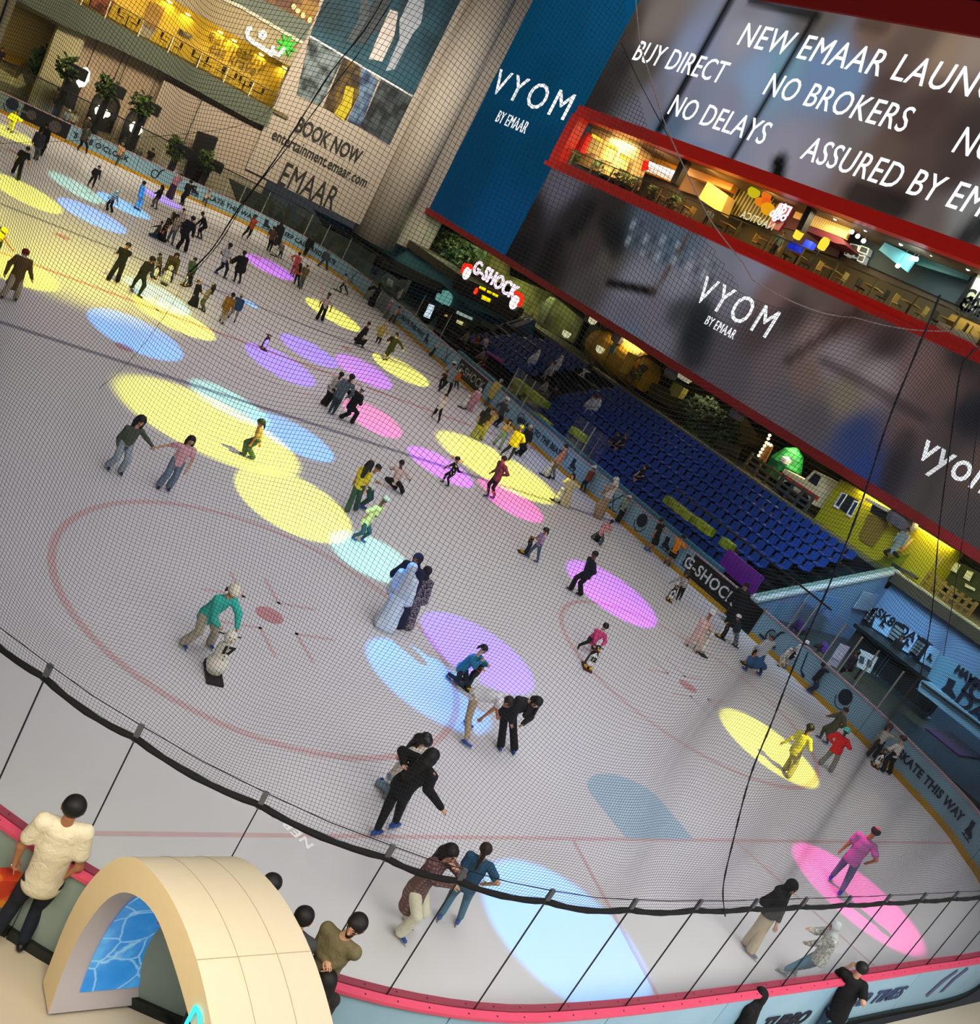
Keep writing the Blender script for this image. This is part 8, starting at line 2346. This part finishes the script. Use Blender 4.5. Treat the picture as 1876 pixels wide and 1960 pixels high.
P_('f', 'person in black headscarf leaning over the far black G-SHOCK board', '700,690 720,700', '790,560', 150, h=1.4, top='abaya:#0c0d10', bot='hidden:#000', cover='hijab:#0c0d10', hair='none', skin='m')
P_('f', 'person in grey tee and white cap falling back by the far black board', '245,690 345,735', '432,358', 170, h=1.62, hp='390,540', nk='425,415', wl='350,470', top='tee:#78868c', bot='pants:#0c0d10', cover='cap:#d2d2ce', hair='short:#111', skin='m', shoes='skate:#17265c')
P_('f', 'child in orange tee and teal trousers before the far black board', '430,645 470,665', '500,440', 175, h=1.4, hp='460,550', top='tee:#c45a22', bot='pants:#1d3a44', hair='short:#cfc4b0', skin='m', shoes='skate:#15212a')
P_('f', 'person in brown patterned dress crouching left of the grey tee', '255,640 285,650', '345,450', -60, h=1.3, ld=.1, wl='300,470', wr='380,480', top='tee:#40261c', bot='wide:#0f0f12', hair='short:#2a140f', skin='m', shoes='skate:#17265c', extra='low')
P_('f', 'person in white tee leaning on the boards right of the arrow board', '135,255 160,265', '320,85', 150, h=1.62, hp='215,170', nk='300,100', top='tee:#b8ab92', bot='wide:#1e2a2c', hair='short:#111', skin='m', shoes='skate:#111')
P_('f', 'person in cream top with black bag bending toward the boards', '260,310 290,330', '340,145', 140, h=1.55, hp='290,235', nk='325,170', top='tee:#c0b390', bot='pants:#34475a', hair='short:#8c7a70', skin='l', shoes='skate:#111')
# -- upper middle
P_('d', 'person in white tee and black trousers beside the small yellow light', '285,1205 345,1220', '440,905', 0, h=1.65, nk='415,965', wl='322,1030', el='335,990', wr='455,1090', er='470,1030', top='tee:#c2b0a8', bot='wide:#0c0c0f', hair='short:#0e0a09', skin='d', shoes='skate:#111', extra='low')
P_('d', 'person in black skirt and black jacket skating right of the small yellow light', '745,1490 825,1540', '915,1250', 110, h=1.5, nk='890,1300', hp='805,1400', wr='880,1380', top='jacket:#100f10', bot='skirt:#0c0c0e', hair='short:#0d0a09', skin='m', shoes='skate:#1f2f55', extra='low')
P_('d', 'person in pale yellow jacket and dark trousers standing apart near the boards', '992,1480 1025,1497', '1110,1262', 175, h=1.45, nk='1090,1290', hp='1050,1380', wl='1035,1345', wr='1130,1385', top='jacket:#bda75a', bot='pants:#1c1c24', hair='short:#b89a50', skin='m', shoes='skate:#111', extra='low')
P_('d', 'person in black jumpsuit stretching an arm above the second yellow light', '1092,1690 1122,1690', '1245,1385', -20, h=1.62, nk='1230,1430', hp='1180,1545', wr='1325,1555', er='1290,1480', wl='1160,1460', top='jacket:#15150d', bot='slim:#12120c', hair='short:#0d0b09', skin='l', shoes='skate:#111', extra='low')
P_('d', 'child in pale shirt and jeans beside a snowman at the corner boards', '572,880 650,905', '640,668', -100, h=1.42, nk='650,710', hp='620,780', wl='600,730', top='tee:#bda79c', bot='pants:#22313a', hair='short:#0d0a09', skin='l', shoes='skate:#111')
aid('s', 'd', '540,855', '585,715', -80, 'white snowman skating aid by the jeans child at the corner boards')
P_('d', 'person in black gown swinging an arm at the far gate', '915,1030 950,1040', '1045,780', -120, h=1.6, nk='1035,840', wl='915,832', el='975,810', top='abaya:#0b0b0d', bot='hidden:#000', cover='hijab:#0b0b0d', hair='none', skin='m')
P_('d', 'child in pink top and white helmet left of the arrow board', '1085,1175 1110,1190', '1187,985', 120, h=1.4, top='tee:#b8707c', bot='wide:#5c6a68', cover='helmet:#c2c5c2', hair='short:#111', skin='m', shoes='skate:#15212a')
P_('d', 'person in peach shirt and dark jeans leaning at the arrow board', '1150,1225 1200,1245', '1278,1055', 150, h=1.5, wr='1295,1095', top='tee:#b8927e', bot='wide:#243038', hair='short:#111', skin='m', shoes='skate:#15212a')
P_('d', 'person in grey hoodie and blue trousers leaning on the corner boards', '300,565 405,612', '425,352', 160, h=1.6, nk='415,400', hp='395,480', top='jacket:#3c4650', bot='wide:#34414c', hair='short:#111', skin='m', shoes='skate:#c9c9c4')
P_('d', 'person in black hoodie with white print before the CALM board', '120,440 140,450', '240,215', 175, h=1.62, top='hoodie:#0d0e10', bot='pants:#0c0d0f', hair='short:#0d0a09', skin='m', shoes='skate:#111')
P_('d', 'person in coral shirt and trousers left of the grey hoodie', '-30,660 0,690', '85,415', 160, h=1.6, wl='0,490', top='shirt:#c4604e', bot='pants:#8c3f3a', hair='short:#0d0a09', skin='m', shoes='skate:#1d2a55')
P_('d', 'child in orange vest and black trousers with a grey bag', '15,780 60,815', '95,545', -150, h=1.5, hp='70,640', top='vest:#cc5a22', bot='pants:#101114', hair='long:#0d0a09', skin='m', shoes='skate:#111')
P_('d', 'child in grey with yellow hat behind the orange vest', '75,835 100,835', '180,560', 170, h=1.4, hp='130,690', top='tee:#6a5d40', bot='pants:#4b5a58', cover='cap:#c9c58a', hair='short:#111', skin='m', shoes='skate:#20262a', extra='low')
P_('b', 'steward in orange vest with folded arms at the far boards', '1145,1090 1205,1110', '1308,840', 10, h=1.65, hp='1250,970', nk='1295,885', wl='1300,950', wr='1245,955', top='vest:#c0532e', bot='pants:#0d0d10', hair='short:#0d0a09', skin='d', shoes='skate:#111')
P_('b', 'person in brown shirt left of the black gown at the far boards', '1440,1250 1470,1268', '1532,980', 160, h=1.55, top='tee:#5c4638', bot='pants:#15181a', hair='short:#0d0a09', skin='m', shoes='skate:#111')
P_('b', 'person in long black gown near the CALM board', '1540,1190 1580,1195', '1622,930', 175, h=1.62, top='abaya:#101311', bot='hidden:#000', cover='veil:#101311', hair='none', skin='m')
P_('b', 'child in white patterned hood and navy trousers pushing low', '1570,1335 1605,1350', '1640,1155', 150, h=1.2, top='jacket:#a89a8c:leaf:#6a5d50', bot='pants:#1c2a33', cover='hood:#b5a89a', hair='none', skin='m', shoes='skate:#15212a')
aid('s', 'b', '1520,1310', '1580,1180', -40, 'snowman skating aid left of the white patterned hood')
P_('b', 'person in white tee and dark jeans holding the black cape one', '825,1525 925,1585', '1006,1190', 130, h=1.6, hp='935,1375', nk='985,1240', wr='1010,1385', wl='925,1320', top='tee:#c4c0c8', bot='pants:#1a2027', hair='short:#0f0b09', skin='d', shoes='skate:#1a2a66')
P_('b', 'person in black cape holding a hand out to the white tee', '1045,1625 1108,1648', '1175,1280', -150, h=1.6, nk='1165,1335', wl='1020,1385', el='1080,1350', top='cape:#151013', bot='slim:#0d0d10', hair='short:#0d0a09', skin='d', shoes='skate:#14183a')
P_('b', 'person in black leaning back in the far middle group', '608,1098 650,1115', '675,810', -100, h=1.55, hp='700,970', nk='690,860', wl='590,940', top='shirt:#0e1112', bot='slim:#0c0e10', hair='short:#0d0a09', skin='m', shoes='skate:#111')
P_('b', 'staff person in navy with white back print in the far middle group', '365,1230 460,1265', '560,868', 150, h=1.65, hp='460,1050', nk='535,915', wr='555,1080', wl='480,1010', top='jacket:#0f141d', bot='wide:#0d0f14', hair='short:#0d0a09', skin='m', shoes='skate:#111')
P_('b', 'person in cream top and grey trousers in the far middle group', '248,1140 300,1185', '372,840', 40, h=1.6, hp='340,980', nk='365,890', wl='340,930', wr='410,950', top='tee:#b5a592', bot='pants:#5e6263', hair='short:#0d0a09', skin='m', shoes='skate:#222')
P_('b', 'person in white shirt standing behind the far middle group', '360,1030 400,1030', '450,765', 0, h=1.55, top='tee:#c9b8ae', bot='pants:#2c3d48', hair='short:#0d0a09', skin='m', shoes='skate:#111')
P_('b', 'person in black skirt and sunflower top crouching in the far middle group', '150,1115 210,1150', '325,815', -60, h=1.5, hp='225,990', nk='290,880', top='tee:#14110c:dots:#b89a2a', bot='long:#0d0e10', hair='long:#1a0f0c', skin='m', shoes='skate:#111', extra='low')
P_('b', 'child in blue skirt sitting on the ice in the far middle group', '60,1080 110,1100', '187,915', -80, h=1.1, hp='110,1040', nk='175,950', wl='65,965', kl='40,1050', top='shirt:#3c3a2c', bot='long:#1b3c58', hair='short:#0d0a09', skin='m', shoes='skate:#111', extra='low')
P_('b', 'person in pink top and plum skirt at the swirl board', '250,600 290,638', '415,355', 175, h=1.6, hp='325,490', nk='385,385', wr='400,340', top='tee:#b57d84', bot='long:#34232e', hair='short:#0d0a09', skin='l', shoes='skate:#111')
P_('b', 'person in black jacket before the skate print board', '410,700 432,715', '535,430', -140, h=1.6, hp='480,570', wl='490,500', wr='580,510', top='jacket:#101013', bot='pants:#0d0d10', hair='short:#0d0a09', skin='l', shoes='skate:#111')
P_('b', 'person in pale cap and green trousers bending at the far KATE board', '650,690 700,722', '760,540', 150, h=1.5, hp='710,620', nk='745,570', wr='750,610', top='tee:#b3a48f', bot='pants:#33402f', cover='cap:#c9b9a0', hair='short:#111', skin='m', shoes='skate:#111')
P_('A', 'person in black top and grey trousers raising a hand on the violet light', '1138,1550 1165,1570', '1212,1398', -60, h=1.5, nk='1205,1430', wl='1155,1445', top='shirt:#141013', bot='pants:#6b6664', hair='long:#0d0a09', skin='m', shoes='skate:#111')
P_('A', 'child in blue lit shirt and trousers on the light blue ellipse', '1005,1560 1032,1575', '1078,1372', 120, h=1.5, top='shirt:#6f9bc0', bot='pants:#6fa8d6', hair='short:#0d0a09', skin='m', shoes='skate:#10204a')  # blue of the light pool put into the clothes' colour
P_('A', 'child in lilac striped top and black flared trousers with pale cap', '798,1575 835,1590', '875,1438', -40, h=1.4, hp='835,1510', wl='815,1480', wr='880,1525', top='shirt:#7d7d9c:stripe:#a9a9bd', bot='wide:#15181a', cover='cap:#9a98a8', hair='short:#111', skin='m', shoes='skate:#111')
P_('A', 'child in dark striped shirt on the pale mint light', '655,1390 688,1410', '742,1252', 0, h=1.45, wl='690,1310', wr='740,1345', top='shirt:#1b1313:stripe:#4a3b34', bot='pants:#1a1512', hair='short:#0d0a09', skin='l', shoes='skate:#111')
P_('a', 'person in peach top leaning on the OCLOCK letters', '1360,1590 1385,1610', '1470,1355', 170, h=1.5, top='tee:#b58f68', bot='pants:#3c4238', hair='short:#7d7a66', skin='m', shoes='skate:#111')
P_('a', 'person in grey top and black trousers before the SK8 board', '925,1425 1025,1468', '1062,1150', 160, h=1.7, hp='1005,1290', top='tee:#3c423c', bot='pants:#0e0f0e', hair='short:#0d0a09', skin='m', shoes='skate:#111')
P_('a', 'person in black outfit and cap skating toward the camera at far left', '145,1700 210,1785', '330,1415', 5, h=1.65, nk='300,1450', hp='240,1560', wl='165,1570', wr='338,1655', top='tee:#101010', bot='wide:#0e0e0e', cover='cap:#111', hair='short:#111', skin='l', shoes='skate:#111')
P_('a', 'person in grey jacket and pale jeans walking away at far left', '405,1530 435,1548', '500,1195', 165, h=1.6, hp='450,1370', top='jacket:#3a3d3f', bot='pants:#6a6f62', hair='short:#0d0a09', skin='m', shoes='skate:#111')
P_('a', 'person in black close beside the grey jacket at far left', '470,1485 490,1495', '560,1125', 160, h=1.6, top='jacket:#15120f', bot='pants:#14110f', hair='short:#0d0a09', skin='m', shoes='skate:#111')
P_('a', 'person in yellow lit suit at the top left light', '95,1185 130,1218', '195,968', -20, h=1.6, wl='90,1075', wr='225,1080', nk='180,1010', top='jacket:#c7c443', bot='pants:#b9b640', hair='short:#0d0a09', skin='m', shoes='skate:#111', extra='low')  # the spotlight's yellow is put into the suit colour
P_('c', 'person in black with a hand at the face on the yellow washed ice', '40,605 145,632', '285,192', 0, h=1.68, nk='255,245', hp='195,400', wr='275,215', er='300,300', wl='140,277', el='180,260', top='shirt:#0d0d0b', bot='wide:#0d0d0b', hair='short:#0d0a09', skin='m', shoes='skate:#111', extra='low')
P_('c', 'person in black jacket and cap gliding on one leg over the mint light', '320,715 405,805', '572,360', 60, h=1.65, lift='l', hp='455,530', nk='540,400', wr='570,575', wl='520,500', kl='375,600', top='jacket:#121310', bot='pants:#15170f', cover='cap:#0e0e0c', hair='short:#111', skin='m', shoes='skate:#111')
P_('c', 'child in green shirt and cap with a penguin behind the black jacket', '640,545 655,550', '665,300', 60, h=1.35, top='tee:#4a4a2c', bot='pants:#15160f', cover='cap:#10100e', hair='short:#111', skin='m', shoes='skate:#111')
aid('p', 'c', '590,575', '625,395', 0, 'penguin skating aid between the black jacket and the tall snowman')
P_('c', 'person in olive gown bowing over the tall snowman', '690,520 790,630', '868,310', 10, h=1.6, ld=.2, hp='800,420', nk='840,340', wl='710,500', wr='840,570', top='coat:#4d4420', bot='pants:#2e2a18', hair='long:#15130d', skin='m', shoes='skate:#111')
aid('s', 'c', '715,645', '812,415', 0, 'tall white snowman skating aid under the olive gown')
P_('c', 'child in green jacket holding a penguin right of the tall snowman', '1005,680 1030,685', '1085,360', -20, h=1.45, hp='1045,510', nk='1070,400', wl='1005,500', top='jacket:#48604a', bot='pants:#15170f', hair='short:#0d0a09', skin='m', shoes='skate:#111')
aid('p', 'c', '950,670', '1000,510', -20, 'penguin skating aid right of the tall snowman')
P_('c', 'child in black dress and pale cap facing the beige child', '1025,895 1075,925', '1140,612', 60, h=1.45, nk='1130,660', wr='1165,760', top='dress:#0e0d0b', bot='slim:#111', cover='cap:#c2b98a', hair='pony:#111', skin='l', shoes='skate:#15171c')
P_('c', 'child in beige top and green trousers with pale cap facing the black dress', '1160,965 1185,990', '1300,665', -90, h=1.45, nk='1270,720', hp='1215,820', wl='1180,760', top='tee:#8f835f', bot='pants:#55603f', cover='cap:#b9ad8f', hair='long:#111', skin='l', shoes='skate:#15171c')
P_('c', 'child in mustard top and pale trousers with blue skates', '1375,1100 1405,1135', '1540,783', 170, h=1.4, hp='1460,940', top='shirt:#8f6420', bot='pants:#a89c7c', hair='short:#0d0a09', skin='d', shoes='skate:#15184a')
P_('c', 'child in denim jacket and white helmet beside the mustard top', '1480,1060 1550,1112', '1640,795', 175, h=1.4, hp='1590,930', top='jacket:#274f70', bot='pants:#93938a', cover='helmet:#c4bd9c', hair='short:#111', skin='m', shoes='skate:#12141a')
P_('E', 'person in brown coat with red beanie and face mask at the left edge', '12,430 112,448', '188,100', 10, h=1.62, nk='180,140', hp='120,290', wl='38,250', wr='240,292', el='75,170', er='225,210', top='coat:#6a5126', bot='wide:#b5aa8e', cover='beanie:#7a1512', hair='short:#111', extra='mask', skin='l', shoes='skate:#161a3a')
P_('E', 'child in yellow jacket and yellow helmet cut by the left edge', '-110,100 -60,120', '30,-62', 60, h=1.5, nk='15,-25', wr='92,70', top='jacket:#d0ba1c', bot='pants:#15150d', cover='helmet:#d8cc2a', hair='pony:#111', skin='m', shoes='skate:#111', extra='low')
aid('p', 'F', '170,815', '215,695', 20, 'lone penguin skating aid on the violet light')

# ------------------------------------------------------------------ people around the rink
w1 = P_('N', 'person in white tee and dark jeans standing at the left glass', '-60,1255 150,1300', '548,265', 185, h=1.76, hp='290,860', nk='490,385', wl='118,650', el='160,540', wr='500,760', er='590,700', top='tee:#ded5b8', bot='pants:#1b2230', hair='short:#0c0b0b', skin='m', shoes='shoe:#14161c', gz=0.0, grip='l')
c = onz(-8, 1745, .25); q = MB(); q.box((c.x - .2, c.y - .1, .42), (c.x + .1, c.y + .1, .82)); bag = thing('shopping_bag', q, mat('#c23a1c', .6, 'leaf', '#e0862c', 4.0), 'red and orange paper bag held by the white tee man', 'bag'); ORIGIN[bag.name] = tuple(bag.location)
q = MB(); q.tube([w1['WR'][0] + np.array([-.03, -.02, -.05]), w1['WR'][0] * .5 + np.array(bag.location) * .5 + np.array([0, 0, .3]), (c.x, c.y, .82)], .008, 5); q.build('handle', WHT, bag)
P_('O', 'bearded person in khaki shirt with folded arms beside the arch', '480,1900 560,1920', '865,1140', -10, h=1.72, hp='620,1470', nk='760,1240', wl='640,1400', el='575,1300', wr='690,1440', er='820,1340', top='shirt:#6d6447', bot='pants:#3a3628', hair='short:#100c0a', extra='beard', skin='l', shoes='shoe:#111', at=out_at(655, 1790))
P_('O', 'person with short black hair half hidden by the arch', '330,1830 350,1840', '470,1085', 170, h=1.7, nk='420,1190', hp='300,1440', top='shirt:#3a3d42', bot='pants:#222', hair='short:#0b0a0a', skin='l', shoes='shoe:#111', at=out_at(572, 1755, .5))
P_('O', 'person with long straight dark hair right at the arch edge', '400,2150 440,2160', '640,1545', -150, h=1.6, nk='590,1660', hp='520,1850', top='shirt:#2b2724', bot='pants:#222', hair='long:#120d0c', skin='l', shoes='shoe:#111', at=out_at(615, 1880, .75))
P_('O', 'person whose dark head just shows above the arch', '120,1500 140,1500', '230,835', 160, h=1.6, top='shirt:#222', bot='pants:#222', hair='short:#0b0a0a', skin='l', shoes='shoe:#111', at=out_at(518, 1690, .5))
P_('S', 'person in black tee with white back print leaning on the pink rail with a phone', '620,2010 760,2030', '985,1465', 200, h=1.7, hp='810,1800', nk='935,1530', wl='905,1440', el='800,1510', wr='985,1600', top='tee:#0c0c0d', bot='pants:#42607c', hair='short:#151515', skin='l', shoes='shoe:#222', grip='l', at=out_at(1600, 1890, .45))
P_('S', 'person in black abaya holding up a phone at the pink rail', '-140,2160 -40,2180', '225,1660', -90, h=1.62, hp='90,1930', nk='180,1730', wl='75,1735', el='70,1830', top='abaya:#0a0a0b', bot='hidden:#000', cover='veil:#0a0a0b', hair='none', extra='mask', skin='l', grip='l', at=out_at(1435, 1925, .4))
